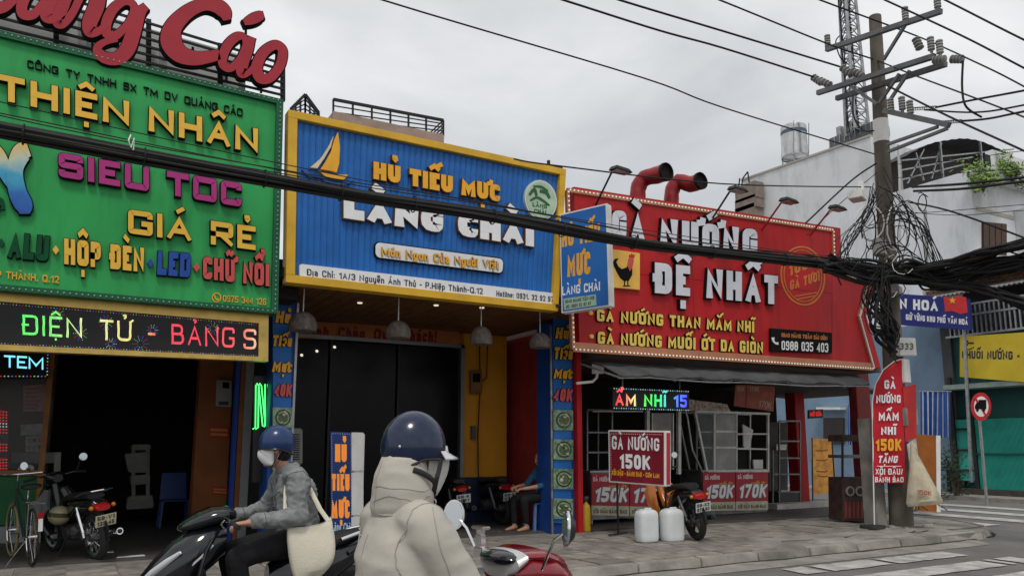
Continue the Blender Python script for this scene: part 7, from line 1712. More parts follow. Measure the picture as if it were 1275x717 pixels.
# appliance behind the left pillar (ribbed white unit)
pu = PY(12.0); c = pu.at(368, 578); t = thing('air_cooler', c, 'pale ribbed air cooler standing just right of the left noodle pillar', 'cooler')
m = MB(); slab(m, quad(pu, [(360, 533), (377, 533), (377, 578), (360, 578)]), 0, 1, 0, 1, -.3, 0); m.build('casing', mat('cooler_grey', (.35, .34, .32), .6, var=.1), t, bevel=.02)
for k in range(12): m = MB(); slab(m, quad(pu, [(363, 540+k*2.8), (373, 540+k*2.8), (373, 541.2+k*2.8), (363, 541.2+k*2.8)]), 0, 1, 0, 1, 0, .012); m.build('louvre', black, t)
m = MB(); slab(m, quad(pu, [(361, 578), (376, 578), (376, 640), (361, 640)]), 0, 1, 0, 1, -.25, -.02); m.build('stand', dark, t)
# electrical meter, conduits on the yellow wall
pw2 = PY(12.95); t = thing('meter_box', pw2.at(590, 480), 'small caged electric meter with pipes on the yellow wall', 'meter')
m = MB(); slab(m, quad(pw2, [(584, 461), (598, 461), (598, 490), (584, 490)]), 0, 1, 0, 1, 0, .08); m.build('meter_case', mat('meter_rust', (.2, .1, .04), .6, var=.3), t, bevel=.01)
m = MB(); slab(m, quad(pw2, [(586.5, 465), (595.5, 465), (595.5, 476), (586.5, 476)]), 0, 1, 0, 1, .08, .085); m.build('meter_glass', glass, t)
m = MB(); m.tube([pw2.at(597, 430, .03), pw2.at(598, 480, .03), pw2.at(595, 540, .03), pw2.at(596, 620, .03)], .012, 6); m.tube([pw2.at(607, 430, .03), pw2.at(606, 470, .03), pw2.at(598, 476, .03)], .01, 6); m.build('conduit', black, t)
m = MB(); slab(m, quad(pw2, [(586, 530), (591, 530), (591, 547), (586, 547)]), 0, 1, 0, 1, 0, .04); m.build('switch', grey_m, t)
# meters and notices on the orange column (left shop)
pm3 = PY(13.38); t = thing('meter_box', pm3.at(276, 490), 'pale electric meter box with a small window on the orange column', 'meter')
m = MB(); slab(m, quad(pm3, [(269, 473), (288, 474), (287, 507), (268, 506)]), 0, 1, 0, 1, 0, .1); m.build('meter_case', mat('meter_pale', (.38, .38, .35), .5, var=.1), t, bevel=.012)
m = MB(); slab(m, quad(pm3, [(276, 476), (284, 476.5), (284, 484), (276, 483.5)]), 0, 1, 0, 1, .1, .105); m.build('meter_glass', glass, t)
m = MB(); slab(m, quad(pm3, [(271, 500), (283, 500), (283, 504.5), (271, 504)]), 0, 1, 0, 1, .1, .104); m.build('print', dkt, t)
for (c_, l, tx) in (([(260, 529), (285, 530), (285, 546), (260, 545)], 'small red notice with orange lines at mid height of the orange column', 'KHÓA NHÀ'), ([(264, 605), (283, 606), (283, 616), (264, 615)], 'small red notice near the foot of the orange column', 'ĐIỆN')):
    t = thing('notice_plate', pm3.at(*c_[3]), l, 'notice'); Qn = quad(pm3, c_); m = MB(); slab(m, Qn, 0, 1, 0, 1, 0, .01); m.build('plate', mat('notice_red', (.45, .05, .02), .6), t)
    m = MB()
    for v in (.65, .3): slab(m, Qn, .08, .92, v-.1, v+.1, .01, .012)
    m.build('print_line', mat('notice_print', (.6, .25, .08), .6), t)
# things inside the sign shop
pi_ = PY(15.5)
t = thing('cutting_machine', pi_.at(172, 630), 'pale grey workshop machine on a stand deep in the dark sign shop', 'machine')
gm = mat('machine_pale', (.28, .28, .26), .6, var=.2)
for (c_, n_2) in (([(164, 553), (188, 553), (188, 560), (164, 560)], 'top_unit'), ([(155, 565), (184, 562), (184, 588), (160, 588)], 'head'), ([(163, 592), (187, 590), (187, 602), (163, 604)], 'body'), ([(159, 618), (190, 616), (192, 632), (157, 634)], 'base')):
    m = MB(); slab(m, quad(pi_, c_), 0, 1, 0, 1, -.4, 0); m.build(n_2, gm, t, bevel=.02)
m = MB()
for x in (166, 184): m.bar(pi_.at(x, 556, -.1), pi_.at(x, 632, -.1), .06)
m.build('machine_leg', gm, t)
t = thing('plastic_chair', (G(215, 655, .15)), 'blue plastic chair in the dark sign shop left of the orange column', 'chair')
blu = mat('chair_blue', (.02, .05, .2), .4, var=.1); c = G(215, 655, .15)
m = MB(); m.box(c.x-.22, c.x+.22, c.y-.2, c.y+.22, .58, .6); m.build('seat', blu, t, bevel=.01)
m = MB(); m.hexa([c+V((-.22, .2, .45)), c+V((.22, .2, .45)), c+V((.22, .23, .45)), c+V((-.22, .23, .45))], [c+V((-.2, .28, .9)), c+V((.2, .28, .9)), c+V((.2, .31, .9)), c+V((-.2, .31, .9))]); m.build('backrest', blu, t, bevel=.01)
for sx in (-1, 1):
    for sy in (-1, 1): m = MB(); m.bar(c+V((sx*.2, sy*.19, .44)), c+V((sx*.23, sy*.22, 0)), .035); m.build('leg', blu, t)
# posters and goods in the booth
pz = PY(14.7)
for (c_, l, col) in (([(29, 480), (58, 478), (58, 512), (29, 512)], 'poster sheet with red print in the booth window', (.4, .2, .18)), ([(27, 529), (56, 528), (56, 541), (27, 542)], 'pale printer on a shelf in the booth', (.4, .4, .38)), ([(32, 543), (54, 542), (54, 571), (32, 572)], 'white sheet with small squares in the booth window', (.42, .43, .4))):
    t = thing('poster' if 'printer' not in l else 'printer', pz.at(*c_[3]), l, 'poster' if 'printer' not in l else 'printer'); Qn = quad(pz, c_); m = MB(); slab(m, Qn, 0, 1, 0, 1, 0, .3 if 'printer' in l else .01); m.build('sheet' if 'printer' not in l else 'printer_case', mat('sheet_%d' % int(c_[0][0]), col, .6, var=.4, scale=14), t)
    if 'squares' in l:
        for i in range(3):
            for j in range(3): m = MB(); slab(m, Qn, .12+i*.28, .3+i*.28, .12+j*.3, .3+j*.3, .01, .014); m.build('swatch', (dkt, lred, MC['machine_pale'])[(i+j) % 3], t)
    if 'red print' in l:
        for j in range(6): m = MB(); slab(m, Qn, .08, .55+.35*((j*7) % 3)/3, .08+j*.15, .13+j*.15, .01, .014); m.build('print_line', mat('print_rust', (.35, .07, .05), .6), t)
t = thing('bench_unit', PY(13.9).at(78, 560), 'grey shelf arm with a pale panel sticking out right of the booth', 'shelf'); pz = PY(13.9)
m = MB(); slab(m, quad(pz, [(14, 563), (70, 563), (70, 576), (14, 576)]), 0, 1, 0, 1, -.4, 0); m.build('shelf_board', mat('shelf_grey', (.16, .17, .17), .6), t)
m = MB(); slab(m, quad(pz, [(68, 563), (76, 563), (75, 588), (67, 588)]), 0, 1, 0, 1, -.4, .02); m.build('end_panel', gm, t)
for (x, y, l) in ((28, 583, 'left white roll on the booth counter'), (37, 583, 'right white roll on the booth counter')):
    c = PY(13.7).at(x, y); m = MB(); m.lathe([(.015, -.08), (.055, -.08), (.055, .08), (.015, .08)], c, (0, 1, 0), 14, closed=True); tag(m.build('paper_roll', whitep, None, smooth=True, org=c), l, 'roll')
# litter on the dark floor
for (x, y, w_, l) in ((163, 693, .16, 'white paper scrap on the pavement right of the parked black motorbike'), (133, 688, .08, 'small white scrap beside the parked motorbike rear wheel')):
    c = G(x, y, .15); m = MB(); m.hexa([c+V((-w_, 0, 0)), c+V((w_, .02, 0)), c+V((w_*.9, .08, .004)), c+V((-w_*.9, .07, .002))], [c+V((-w_, 0, .004)), c+V((w_, .02, .01)), c+V((w_*.9, .08, .012)), c+V((-w_*.9, .07, .006))]); tag(m.build('paper_scrap', whitep, None, org=c), l, 'litter')
c = G(95, 672, .15); m = MB(); m.box(c.x-.35, c.x+.3, c.y, c.y+.12, .15, .26); o = m.build('low_step', mat('pale_step', (.26, .27, .26), .6, var=.2, dirt=.4), None, org=c); tag(o, 'low pale block on the floor left of the parked black motorbike', 'block')
# stool for the seated person
c = G(664, 662, .142)+V((.27, .3, 0)); t = thing('plastic_stool', c, 'light blue plastic stool against the right blue pillar', 'stool'); lb_ = mat('stool_blue', (.1, .22, .5), .4)
m = MB(); m.box(c.x-.15, c.x+.15, c.y-.15, c.y+.15, c.z+.42, c.z+.45); m.build('seat', lb_, t, bevel=.01)
for sx in (-1, 1):
    for sy in (-1, 1): m = MB(); m.bar(c+V((sx*.13, sy*.13, .42)), c+V((sx*.17, sy*.17, 0)), .04); m.build('leg', lb_, t)
STOOL = c
# ================================================================== PEOPLE
from mathutils import noise
def rz_(t, *ps): return [t @ V(p) for p in ps]
def chain(m, pts, rad, seg=14, sub=4):
    c = curve([tuple(p)+((r,) if not hasattr(r, '__len__') else tuple(r)) for p, r in zip(pts, rad)], sub)
    n3 = 3; m.tube([V(q[:3]) for q in c], [q[3] if len(q) == 4 else (q[3], q[4]) for q in c], seg)
    for q in (c[0], c[-1]): r = q[3] if len(q) == 4 else min(q[3], q[4]); m.ell(q[:3], (r, r, r), 10, 6)
def finger(m, base, d, curl, L_, r):
    """three bending joints"""
    d = V(d).normalized(); curl = V(curl).normalized(); p = V(base); pts = [p.copy()]
    for k, (f, a) in enumerate(((.42, .55), (.32, 1.35), (.26, 2.1))):
        dd = (d*cos(a)+curl*sin(a)).normalized(); p = p+dd*L_*f; pts.append(p.copy())
    chain(m, pts, [r, r*.95, r*.85, r*.7], 8, 3)
def hand(m, wrist, d, down, thumb, s=1.0):
    """gripping hand: d = knuckle direction, down = palm normal / curl direction, thumb = side vector"""
    wrist = V(wrist); d = V(d).normalized(); down = V(down).normalized(); th = V(thumb).normalized()
    m.tube([wrist-d*.03*s, wrist+d*.02*s, wrist+d*.06*s, wrist+d*.095*s], [(.028*s, .021*s), (.033*s, .02*s), (.041*s, .017*s), (.04*s, .014*s)], 12, up=down)
    for k, (o, L_) in enumerate(((.032, .075), (.011, .083), (-.011, .078), (-.032, .063))):
        finger(m, wrist+d*.09*s+th*o*s, d, down, L_*s, .0088*s)
    p0 = wrist+d*.03*s+th*.03*s
    chain(m, [p0, p0+th*.03*s+d*.025*s+down*.01*s, p0+th*.035*s+d*.05*s+down*.03*s, p0+th*.018*s+d*.065*s+down*.045*s], [.014*s, .012*s, .010*s, .008*s], 8, 3)
def head(m, c, fw, up=V((0, 0, 1)), s=1.0):
    """fw = facing; face with brow, nose, lips, chin, ears"""
    fw = V(fw).normalized(); side = V(up).cross(fw).normalized(); up = fw.cross(side).normalized(); M_ = Matrix((fw, side, up)).transposed(); c = V(c)
    P = lambda x, y, z: c+M_ @ V((x*s, y*s, z*s))
    m.ell(c+M_ @ V((-.01, 0, .03))*s, (.098*s, .077*s, .098*s), 20, 14, M_)
    m.ell(P(.025, 0, -.045), (.062*s, .058*s, .075*s), 16, 10, M_)
    m.ell(P(.062, 0, -.092), (.026*s, .028*s, .022*s), 10, 8, M_)
    chain(m, [P(.086, 0, .025), P(.1, 0, -.005), P(.112, 0, -.022)], [.010*s, .012*s, .016*s], 8, 3)
    m.ell(P(.09, 0, -.055), (.014*s, .026*s, .009*s), 10, 6, M_); m.ell(P(.088, 0, -.066), (.013*s, .022*s, .008*s), 10, 6, M_)
    for k in (-1, 1):
        m.ell(P(.072, k*.034, .035), (.022*s, .026*s, .009*s), 10, 6, M_)
        m.ell(P(.055, k*.045, -.025), (.03*s, .022*s, .025*s), 10, 6, M_)
        m.ell(P(-.01, k*.078, -.005), (.018*s, .008*s, .032*s), 10, 8, M_)
    return P, M_
def wrinkle(me, amp, f1=5., f2=14., stretch=(1, 1, 1), seed=0.):
    nr = [v.normal.copy() for v in me.vertices]
    for v, n in zip(me.vertices, nr):
        p = v.co; q = V((p.x*stretch[0], p.y*stretch[1], p.z*stretch[2]+seed))
        r = 1-abs(noise.noise(q*f1))*2; r2 = 1-abs(noise.noise(q*f2+V((3, 1, 2))))*2
        v.co = p+n*amp*(r*.65+r2*.35-.35)
def seam(o, pts, r, mt, closed=False, name='seam', off=.001):
    q = []
    for p in [V(c) for c in curve([tuple(p) for p in pts], 5, closed)]:
        ok, loc, nor, _ = o.closest_point_on_mesh(p)
        q.append(loc+nor*off if ok else p)
    m = MB(); m.tube(q, r, 5, closed=closed); return m.build(name, mt, o, smooth=True, world=False)
def ringpts(c, ax, r, n=10):
    ax = V(ax).normalized(); a = ax.orthogonal().normalized(); b = ax.cross(a)
    return [V(c)+a*r*cos(2*pi*k/n)+b*r*sin(2*pi*k/n) for k in range(n)]
skin = mat('skin', (.42, .23, .15), .55, var=.06, scale=20, spec=.4)
eyew = mat('eye_white', (.6, .58, .55), .2); eyed = mat('eye_dark', (.02, .012, .01), .15)
hairm = mat('hair_black', (.012, .010, .009), .45, var=.3, scale=40)
def eyes(P, M_, parent):
    for k in (-1, 1):
        m = MB(); m.ell(P(.076, k*.033, .014), (.011, .013, .010), 10, 8, M_); e_ = m.build('eye', eyew, parent, smooth=True, world=False)
        m = MB(); m.ell(P(.084, k*.033, .014), (.005, .006, .006), 8, 6, M_); m.build('iris', eyed, e_, smooth=True, world=False)
def helmet(P, M_, parent, shellm, s=1.0, visor=True, sz=1., up_=0.):
    L_ = lambda m, n, mt, p, s_=True: m.build(n, mt, p, smooth=s_, world=False)
    m = MB(); prof = []
    seg = 36
    for i in range(15):      # dome, lower at the back, cut above the brow at the front
        a = i/14; row = []
        for k in range(seg):
            an = 2*pi*k/seg; lo = -.045 if cos(an) > 0 else -.045-.05*(-cos(an)); lo += .0*(1)
            z0 = math.asin(max(-1, (lo)/.135)); ph = z0+(pi/2-z0)*a
            m.v.append(P((-.012+.142*s*cos(ph)*cos(an)), .122*s*cos(ph)*sin(an), .045+up_+.135*sz*sin(ph)))
    for i in range(14):
        for k in range(seg): l = (k+1) % seg; m.f.append([i*seg+k, i*seg+l, (i+1)*seg+l, (i+1)*seg+k]); m.mi.append(0)
    b = len(m.v)       # inner lip
    for k in range(seg):
        q = m.v[k]; cc = P(-.012, 0, .03); m.v.append(q+(cc-q)*.13)
    for k in range(seg): l = (k+1) % seg; m.f.append([k, l, b+l, b+k]); m.mi.append(0)
    sh = L_(m, 'helmet_shell', shellm, parent)
    m = MB(); m.tube([m_ for m_ in [P((-.012+.144*s*cos(2*pi*k/36)), .124*s*sin(2*pi*k/36), up_+.0+(.0 if cos(2*pi*k/36) > 0 else .05*cos(2*pi*k/36))) for k in range(36)]], .005, 6, closed=True); L_(m, 'edge_trim', plastic, sh)
    if visor:
        m = MB(); n = 12
        for j in (0, 1):
            for k in range(n+1):
                an = radians(-52+104*k/n); r0 = .134*s; m.v.append(P(-.012+r0*cos(an)*1.04, r0*sin(an)*.9, .03-.004*j)); r1 = r0+.055*cos(an*1.3)
                m.v.append(P(-.012+r1*cos(an)*1.04, r1*sin(an)*.9, .0-.004*j))
        for j in (0, 1):
            o = j*2*(n+1)
            for k in range(n): m.f.append([o+2*k, o+2*k+2, o+2*k+3, o+2*k+1]); m.mi.append(0)
        L_(m, 'visor', visor, sh)
    return sh
def tagp(t): return t
# -------------------------------------------------------------- generic rider body
def person(loc, rz, label, J, s=1.0, name='person'):
    """J: joints in local coords (x forward, y left)"""
    t = thing(name, loc, label, 'person', rz=rz)
    m = MB()
    chain(m, [J['hip'], J['waist'], J['chest'], J['neckb']], [(.15, .12), (.125, .10), (.155, .115), (.07, .06)], 18) if False else None
    up = V((1, 0, 0))
    c = curve([tuple(J['hip'])+(.155, .115), tuple(J['waist'])+(.13, .10), tuple(J['chest'])+(.16, .115), tuple(J['neckb'])+(.075, .065)], 5)
    m.tube([V(q[:3]) for q in c], [(q[3], q[4]) for q in c], 18, up=up); m.ell(J['hip'], (.13, .165, .11), 16, 10)
    chain(m, [J['neckb'], J['head']+V((-.015, 0, -.06))], [.058, .052], 12, 3)
    P, M_ = head(m, J['head'], J['face'], s=s)
    for k in ('l', 'r'):
        sh, el, wr = J['sh'+k], J['el'+k], J['wr'+k]
        chain(m, [J['neckb']*.55+sh*.45-V((0, 0, .01)), sh, sh.lerp(el, .5), el], [.05, .055, .046, .038], 12, 4); chain(m, [el, el.lerp(wr, .35), wr], [.038, .038, .026], 12, 3)
        hand(m, wr, J['hd'+k], J['cu'+k], J['th'+k], .95)
        h2, kn, an = J['hp'+k], J['kn'+k], J['an'+k]
        chain(m, [h2, h2.lerp(kn, .5), kn], [.085, .075, .055], 14, 4); chain(m, [kn, kn.lerp(an, .35), an], [.052, .055, .036], 14, 4)
        m.tube([an+V((-.04, 0, -.03)), an+V((.03, 0, -.045)), an+V((.12, 0, -.06)), an+V((.19, 0, -.07))], [(.036, .04), (.042, .038), (.045, .026), (.03, .014)], 12, up=V((0, 0, 1)))
    me = remesh(m, .0075, 2); meshobj('body', me, skin, t)
    eyes(P, M_, t); return t, P, M_
def sleeve(m, J, k, r0, r1, r2, r3, cuff=.0):
    sh, el, wr = J['sh'+k], J['el'+k], J['wr'+k]; end = wr.lerp(el, cuff)
    chain(m, [J['neckb']*.45+sh*.55-V((0, 0, .02)), sh, sh.lerp(el, .5), el], [r0*.95, r0, r1, r2], 14, 5)
    chain(m, [el, el.lerp(end, .5), end], [r2, (r2+r3)/2, r3], 14, 4)
def trousers(m, J, r=.1, r2=.07, r3=.06):
    m.ell(J['hip'], (.145, .18, .125), 18, 10)
    for k in ('l', 'r'):
        h2, kn, an = J['hp'+k], J['kn'+k], J['an'+k]
        chain(m, [h2, h2.lerp(kn, .5), kn], [r, r*.93, r2], 16, 4); chain(m, [kn, kn.lerp(an, .5), an+V((0, 0, .05))], [r2, r2*.95, r3], 16, 4)
# -------------------------------------------------------------- man in the grey shirt
J = dict(hip=V((-.19, 0, .83)), waist=V((-.20, 0, .98)), chest=V((-.165, 0, 1.17)), neckb=V((-.095, 0, 1.33)), head=V((-.01, 0, 1.47)), face=V((1, -.12, -.03)),
         shl=V((-.135, .19, 1.265)), ell=V((-.13, .27, 1.01)), wrl=V((.215, .30, .985)), shr=V((-.12, -.19, 1.265)), elr=V((-.04, -.29, 1.03)), wrr=V((.215, -.30, .985)),
         hdl=V((1, .05, -.05)), cul=V((-.1, 0, -1)), thl=V((0, -1, 0)), hdr=V((1, -.05, -.05)), cur=V((-.1, 0, -1)), thr=V((0, 1, 0)),
         hpl=V((-.2, .09, .84)), knl=V((.26, .16, .74)), anl=V((.18, .14, .36)), hpr=V((-.2, -.09, .84)), knr=V((.26, -.16, .74)), anr=V((.18, -.14, .36)))
man, P, M_ = person((mx+.03, my, 0), rzof(270), 'man in a grey denim shirt, blue helmet and white mask riding the black scooter', J)
m = MB()
c = curve([(-.19, 0, .85, .19, .15), (-.20, 0, .98, .175, .14), (-.17, 0, 1.15, .195, .145), (-.135, 0, 1.26, .16, .115), (-.105, 0, 1.33, .08, .075)], 5)
m.tube([V(q[:3]) for q in c], [(q[3], q[4]) for q in c], 22, up=V((1, 0, 0)))
for k in 'lr': sleeve(m, J, k, .085, .072, .068, .047, .12)
me = remesh(m, .009, 3); wrinkle(me, .026, 6.5, 19, (1.1, .8, 1.2), 4)
shirt = mat('denim_grey', (.22, .23, .23), .9, var=.22, scale=22, dirt=.5, dcol=(.12, .125, .13), bump=.35, bscale=160)
sh = meshobj('shirt', me, shirt, man)
m = MB(); m.tube([V((-.105+.072*cos(a), .078*sin(a), 1.352-.022*cos(a))) for a in [k*pi/8 for k in range(16)]], [(.008, .028)]*16, 8, closed=True, up=V((0, 0, 1))); m.build('collar', shirt, sh, smooth=True, world=False)
bpy.context.view_layer.update()
smt = mat('seam_grey', (.085, .09, .095), .9)
for k in 'lr':
    s0, e0, w0 = J['sh'+k], J['el'+k], J['wr'+k]; ax = e0-s0
    seam(sh, ringpts(s0+ax*.08+V((0, .0, 0)), ax+V((0, (1 if k == 'l' else -1)*.25, 0)), .12), .0022, smt, True)
    seam(sh, ringpts(w0.lerp(e0, .3), e0-w0, .07), .0025, smt, True)
seam(sh, [(.0, 0, 1.3), (.0, 0, 1.15), (-.02, 0, 1.0), (-.05, 0, .86)], .003, smt); seam(sh, [(.0, .02, 1.3), (.0, .02, 1.15), (-.02, .02, 1.0), (-.05, .02, .86)], .002, smt)
seam(sh, [(-.4, -.15, 1.2), (-.42, 0, 1.21), (-.4, .15, 1.2), (-.3, .22, 1.2)], .002, smt)
seam(sh, [(.1, .05, 1.17), (.1, .13, 1.17), (.1, .13, 1.07), (.1, .05, 1.07)], .002, smt, True)
seam(sh, [(-.5, 0, .885), (-.3, .25, .885), (0, .25, .88), (.1, 0, .88), (0, -.25, .88), (-.3, -.25, .885)], .0025, smt, True)
m = MB(); trousers(m, J); me = remesh(m, .011, 2); wrinkle(me, .012, 6, 15, (1, 1, 1), 9); meshobj('trousers', me, mat('black_cloth', (.012, .012, .014), .9, var=.3, bump=.2), man)
for k in 'lr':
    a = J['an'+k]; m = MB(); m.tube([a+V((-.07, 0, -.05)), a+V((-.02, 0, -.04)), a+V((.08, 0, -.055)), a+V((.2, 0, -.07))], [(.045, .05), (.05, .055), (.052, .036), (.035, .02)], 14, up=V((0, 0, 1))); m.build('shoe', mat('shoe_dark', (.03, .03, .03), .6), man, smooth=True, world=False)
blue_h = mat('helmet_blue', (.012, .035, .12), .28, coat=.35, var=.15, scale=8)
helmet(P, M_, man, blue_h, .93, None, .98, .014)
m = MB()
m.ell(P(-.045, 0, -.02), (.072, .072, .07), 16, 10, M_); m.build('hair', hairm, man, smooth=True, world=False)
# mask
def maskmesh(P, parent, mt, big=1.0, low=-.1, top=.012):
    m = MB(); n = 14; rows = 8
    for j in range(rows+1):
        v = j/rows; z = top+(low-top)*v; bulge = .12+.018*sin(v*pi)*1.2-.03*v*v
        for k in range(n+1):
            an = radians(-82+164*k/n); r_ = bulge*big; m.v.append(P(r_*cos(an)*(.98-.12*v)+.0, .079*big*sin(an)*(1-.16*v), z+.018*cos(an)*(1-v)-.012*abs(sin(an))*(v-.5)))
    for j in range(rows):
        for k in range(n): a = j*(n+1)+k; m.f.append([a, a+1, a+n+2, a+n+1]); m.mi.append(0)
    o = m.build('face_mask', mt, parent, smooth=True, world=False); so_ = o.modifiers.new('s', 'SOLIDIFY'); so_.thickness = .003; return o
mk = maskmesh(P, man, mat('mask_white', (.72, .72, .72), .85, var=.05), 1., -.1, -.002)
for k in (-1, 1):
    m = MB(); m.tube([P(.02, k*.08, -.012), P(-.01, k*.086, .0), P(-.02, k*.084, -.02), P(.0, k*.08, -.06)], .002, 5); m.build('ear_loop', MC['mask_white'], mk, world=False)
    m = MB(); m.tube([P(-.03, k*.108, .02), P(.0, k*.092, -.05), P(.03, k*.06, -.115), P(.045, k*.0, -.13)], [(.008, .002)]*4, 6); m.build('chin_strap', plastic, man, smooth=True, world=False)
    m = MB(); m.tube([P(-.07, k*.1, .0), P(-.04, k*.09, -.05), P(.02, k*.065, -.105)], [(.007, .002)]*3, 6); m.build('chin_strap', plastic, man, smooth=True, world=False)
# tote bag with strap
bl_ = Matrix.Rotation(rzof(270), 4, 'Z'); o3_ = V((mx+.03, my, 0))
bagt = thing('tote_bag', o3_+bl_.to_3x3() @ V((-.22, .27, .8)), 'cream canvas tote bag hanging from the shoulder of the man on the scooter', 'bag', rz=rzof(270))
Lb = lambda m, n, mt: m.build(n, mt, bagt, smooth=True, world=False)
canvas = mat('canvas_cream', (.70, .65, .53), .9, var=.08, scale=5, dirt=.3, dcol=(.4, .36, .28), bump=.3, bscale=120)
m = MB(); ring = []
for (z, x0, x1, th) in ((.16, -.15, .16, .012), (.12, -.16, .17, .03), (.02, -.19, .155, .06), (-.1, -.19, .13, .075), (-.19, -.13, .09, .06), (-.235, -.07, .06, .02)):
    for k in range(20):
        a = 2*pi*k/20; cx_ = (x0+x1)/2; hw = (x1-x0)/2; ring.append((cx_-.0+hw*math.copysign(abs(cos(a))**.6, cos(a)), th*math.copysign(abs(sin(a))**.8, sin(a))+.012*sin(7*z*8+a*3), z+.022*sin(a*2+z*9)-.05*(cos(a)*.5)))
m.v = [V(p) for p in ring]
for i in range(5):
    for k in range(20): l = (k+1) % 20; m.f.append([i*20+k, i*20+l, (i+1)*20+l, (i+1)*20+k]); m.mi.append(0)
m.f.append([5*20+k for k in range(20)]); m.mi.append(0); bg_ = Lb(m, 'bag_body', canvas)
md = bg_.modifiers.new('s', 'SUBSURF'); md.levels = 2; md.render_levels = 2
m = MB(); m.tube([(.14, .01, .13), (.17, -.04, .25), (.16, -.1, .38), (.12, -.2, .5), (.1, -.27, .53)], [(.016, .003)]*5, 8, up=V((0, 1, 0))); m.tube([(-.13, .01, .17), (-.08, -.04, .25), (.02, -.15, .48), (.1, -.27, .535)], [(.016, .003)]*4, 8, up=V((0, 1, 0))); Lb(m, 'strap', canvas)
# -------------------------------------------------------------- woman in the beige hooded jacket
az = 81.5; hx_ = 1.115
J = dict(hip=V((-.06, 0, .83)), waist=V((-.07, 0, .98)), chest=V((-.07, 0, 1.13)), neckb=V((-.06, 0, 1.3)), head=V((-.0, 0, 1.455)), face=V((1, -.16, .02)),
         shl=V((-.05, .16, 1.215)), ell=V((.10, .24, .95)), wrl=V((.32, .30, .97)), shr=V((-.05, -.16, 1.215)), elr=V((.10, -.24, .95)), wrr=V((.32, -.30, .965)),
         hdl=V((1, .05, -.0)), cul=V((-.1, 0, -1)), thl=V((0, -1, 0)), hdr=V((1, -.05, -.0)), cur=V((-.1, 0, -1)), thr=V((0, 1, 0)),
         hpl=V((-.05, .09, .84)), knl=V((.33, .13, .76)), anl=V((.22, .12, .37)), hpr=V((-.05, -.09, .84)), knr=V((.33, -.13, .76)), anr=V((.22, -.12, .37)))
wom, P, M_ = person((hx_, 2.7, 0), rzof(az), 'person in a beige hooded padded jacket, navy helmet and pale mask on the red scooter', J, .96)
beige = mat('jacket_beige', (.46, .43, .375), .85, var=.07, scale=4, dirt=.2, dcol=(.3, .27, .23), bump=.14, bscale=24)
m = MB()
c = curve([(-.05, 0, .76, .22, .175), (-.055, 0, .95, .20, .16), (-.06, 0, 1.10, .188, .15), (-.05, 0, 1.19, .165, .135), (-.045, 0, 1.255, .11, .105), (-.03, 0, 1.33, .09, .09)], 5)
m.tube([V(q[:3]) for q in c], [(q[3], q[4]) for q in c], 26, up=V((1, 0, 0)))
for k in 'lr': sleeve(m, J, k, .082, .082, .078, .055, .02)
me = remesh(m, .011, 12); wrinkle(me, .013, 3.4, 9, (.8, .8, 1.6), 2); jk = meshobj('jacket', me, beige, wom)
bpy.context.view_layer.update(); sbt = mat('seam_beige', (.36, .335, .295), .9)
for k in 'lr':
    sg = 1 if k == 'l' else -1; s0, e0, w0 = J['sh'+k], J['el'+k], J['wr'+k]; ax = e0-s0
    seam(jk, ringpts(s0+V((0, sg*.03, -.02)), V((0, sg, .0)), .17, 16), .0022, sbt, True)
    seam(jk, [s0+V((0, sg*.05, .1)), s0.lerp(e0, .5)+V((-.1, sg*.1, .1)), e0+V((-.1, sg*.1, .05)), e0.lerp(w0, .5)+V((0, sg*.1, .1)), w0+V((0, sg*.03, .1))], .0018, sbt)
seam(jk, [(-.3, 0, 1.26), (-.35, 0, 1.12), (-.35, 0, .95), (-.35, 0, .8)], .002, sbt)
m = MB()   # pulled-up hood / high padded collar round head and neck
c = curve([(-.05, 0, 1.262, .09, .088), (-.055, 0, 1.285, .112, .112), (-.058, 0, 1.34, .113, .108), (-.058, 0, 1.40, .102, .096), (-.05, 0, 1.455, .088, .082)], 5)
m.tube([V(q[:3]) for q in c], [(q[3], q[4]) for q in c], 26, up=V((1, 0, 0)))
me = remesh(m, .009, 2); wrinkle(me, .009, 5, 11, (.7, .7, 2.2), 5); hd_ = meshobj('hood', me, beige, wom)
bpy.context.view_layer.update(); seam(hd_, [(.0, 0, 1.5), (-.2, 0, 1.44), (-.25, 0, 1.36), (-.2, 0, 1.28)], .002, sbt)
for z_ in (1.315, 1.365): seam(hd_, [(-.25, .02, z_), (-.18, -.13, z_+.008), (-.05, -.2, z_-.004), (.03, -.16, z_+.006)], .0016, sbt)  # two hood folds drawn in as thin darker lines, no stitching
m = MB(); m.tube([(-.052+.106*cos(a), .106*sin(a), 1.268+.005*sin(3*a)) for a in [k*pi/14 for k in range(28)]], .006, 6, closed=True); m.build('hood_seam', mat('seam_beige', (.3, .27, .23), .9), hd_, smooth=True, world=False)
m = MB(); trousers(m, J); me = remesh(m, .012, 2); meshobj('trousers', me, MC['black_cloth'], wom)
for k in 'lr':
    a = J['an'+k]; m = MB(); m.tube([a+V((-.07, 0, -.05)), a+V((-.02, 0, -.04)), a+V((.08, 0, -.055)), a+V((.2, 0, -.07))], [(.045, .05), (.05, .055), (.052, .036), (.035, .02)], 14, up=V((0, 0, 1))); m.build('shoe', MC['shoe_dark'], wom, smooth=True, world=False)
vis_ = mat('visor_clear', (.55, .57, .58), .15, coat=.5, var=.05)
helmet(P, M_, wom, mat('helmet_navy', (.010, .020, .055), .22, coat=.45, var=.2, scale=6), .9, vis_, 1.04, .0)
pm2 = mat('mask_pale', (.62, .6, .56), .85, var=.08, scale=8, bump=.3, bscale=60)
mk = maskmesh(P, wom, pm2, 1.06, -.135, .03)
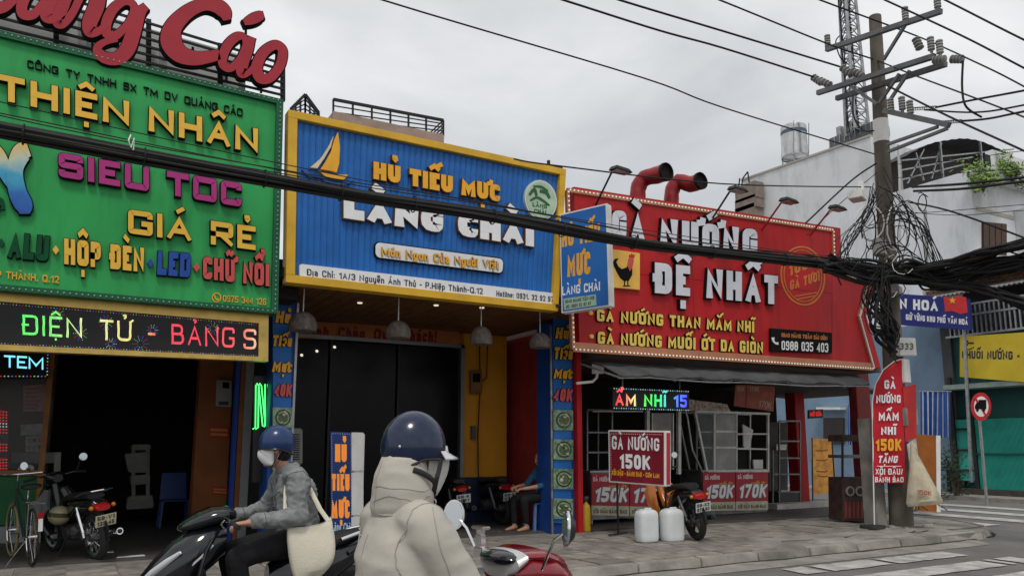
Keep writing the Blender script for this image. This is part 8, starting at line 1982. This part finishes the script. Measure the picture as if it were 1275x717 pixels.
for k in (-1, 1):
    for pts in ([P(-.06, k*.118, -.035), P(-.02, k*.12, -.05), P(.03, k*.106, -.085), P(.05, k*.06, -.13), P(.055, 0, -.15)], [P(.06, k*.098, .0), P(.05, k*.102, -.04), P(.035, k*.106, -.085), P(.045, k*.05, -.15)]):
        m = MB(); m.tube([V(q) for q in curve([tuple(p) for p in pts], 4)], [(.010, .0025)]*((len(pts)-1)*4+1), 6, up=V((0, 1, 0))); m.build('chin_strap', plastic, wom, smooth=True, world=False)
m = MB(); m.tube([P(.06+.012*cos(a), -.02, -.165+.014*sin(a)) for a in [k*pi/6 for k in range(12)]], .0025, 5, closed=True); m.build('strap_ring', chrome, wom, world=False)
for (y_, z_) in ((-.118, .012),): m = MB(); m.ell(P(-.10, -.085, .05), (.006, .006, .006), 8, 6); m.build('helmet_rivet', chrome, wom, smooth=True, world=False)
# -------------------------------------------------------------- seated person in the noodle shop
c = STOOL
J = dict(hip=V((-.08, 0, .53)), waist=V((-.12, 0, .68)), chest=V((-.13, 0, .87)), neckb=V((-.1, 0, 1.02)), head=V((-.04, 0, 1.15)), face=V((1, 0, -.25)),
         shl=V((-.12, .17, .96)), ell=V((.08, .22, .72)), wrl=V((.42, .12, .68)), shr=V((-.12, -.17, .96)), elr=V((.1, -.2, .72)), wrr=V((.44, -.06, .7)),
         hdl=V((1, -.3, -.1)), cul=V((-.1, 0, -1)), thl=V((0, -1, 0)), hdr=V((1, .3, -.1)), cur=V((-.1, 0, -1)), thr=V((0, 1, 0)),
         hpl=V((-.06, .1, .54)), knl=V((.42, .13, .5)), anl=V((.36, .12, .09)), hpr=V((-.06, -.1, .54)), knr=V((.42, -.13, .5)), anr=V((.42, -.12, .09)))
sp2, P, M_ = person((c.x+.03, c.y+.02, c.z), rzof(262), 'person in a blue top and dark trousers seated in the noodle shop', J)
m = MB(); cc = curve([(-.08, 0, .52, .17, .14), (-.12, 0, .68, .15, .125), (-.13, 0, .86, .18, .13), (-.11, 0, .98, .1, .09)], 4); m.tube([V(q[:3]) for q in cc], [(q[3], q[4]) for q in cc], 18, up=V((1, 0, 0)))
for k in 'lr': sleeve(m, J, k, .07, .062, .055, .05, .75)
meshobj('shirt', remesh(m, .013, 2), mat('cloth_sky_blue', (.03, .1, .2), .85), sp2)
m = MB(); trousers(m, J, .095, .066, .05); meshobj('trousers', remesh(m, .014, 2), MC['black_cloth'], sp2)
m = MB(); m.ell(P(-.025, 0, .045), (.1, .088, .09), 16, 10, M_); m.build('hair', hairm, sp2, smooth=True, world=False)
for k in 'lr':
    a = J['an'+k]; m = MB(); m.tube([a+V((-.05, 0, -.078)), a+V((.05, 0, -.08)), a+V((.2, 0, -.085))], [(.04, .008), (.045, .009), (.04, .008)], 12, up=V((0, 0, 1))); m.build('sandal', mat('sandal_brown', (.12, .06, .03), .7), sp2, smooth=True, world=False)
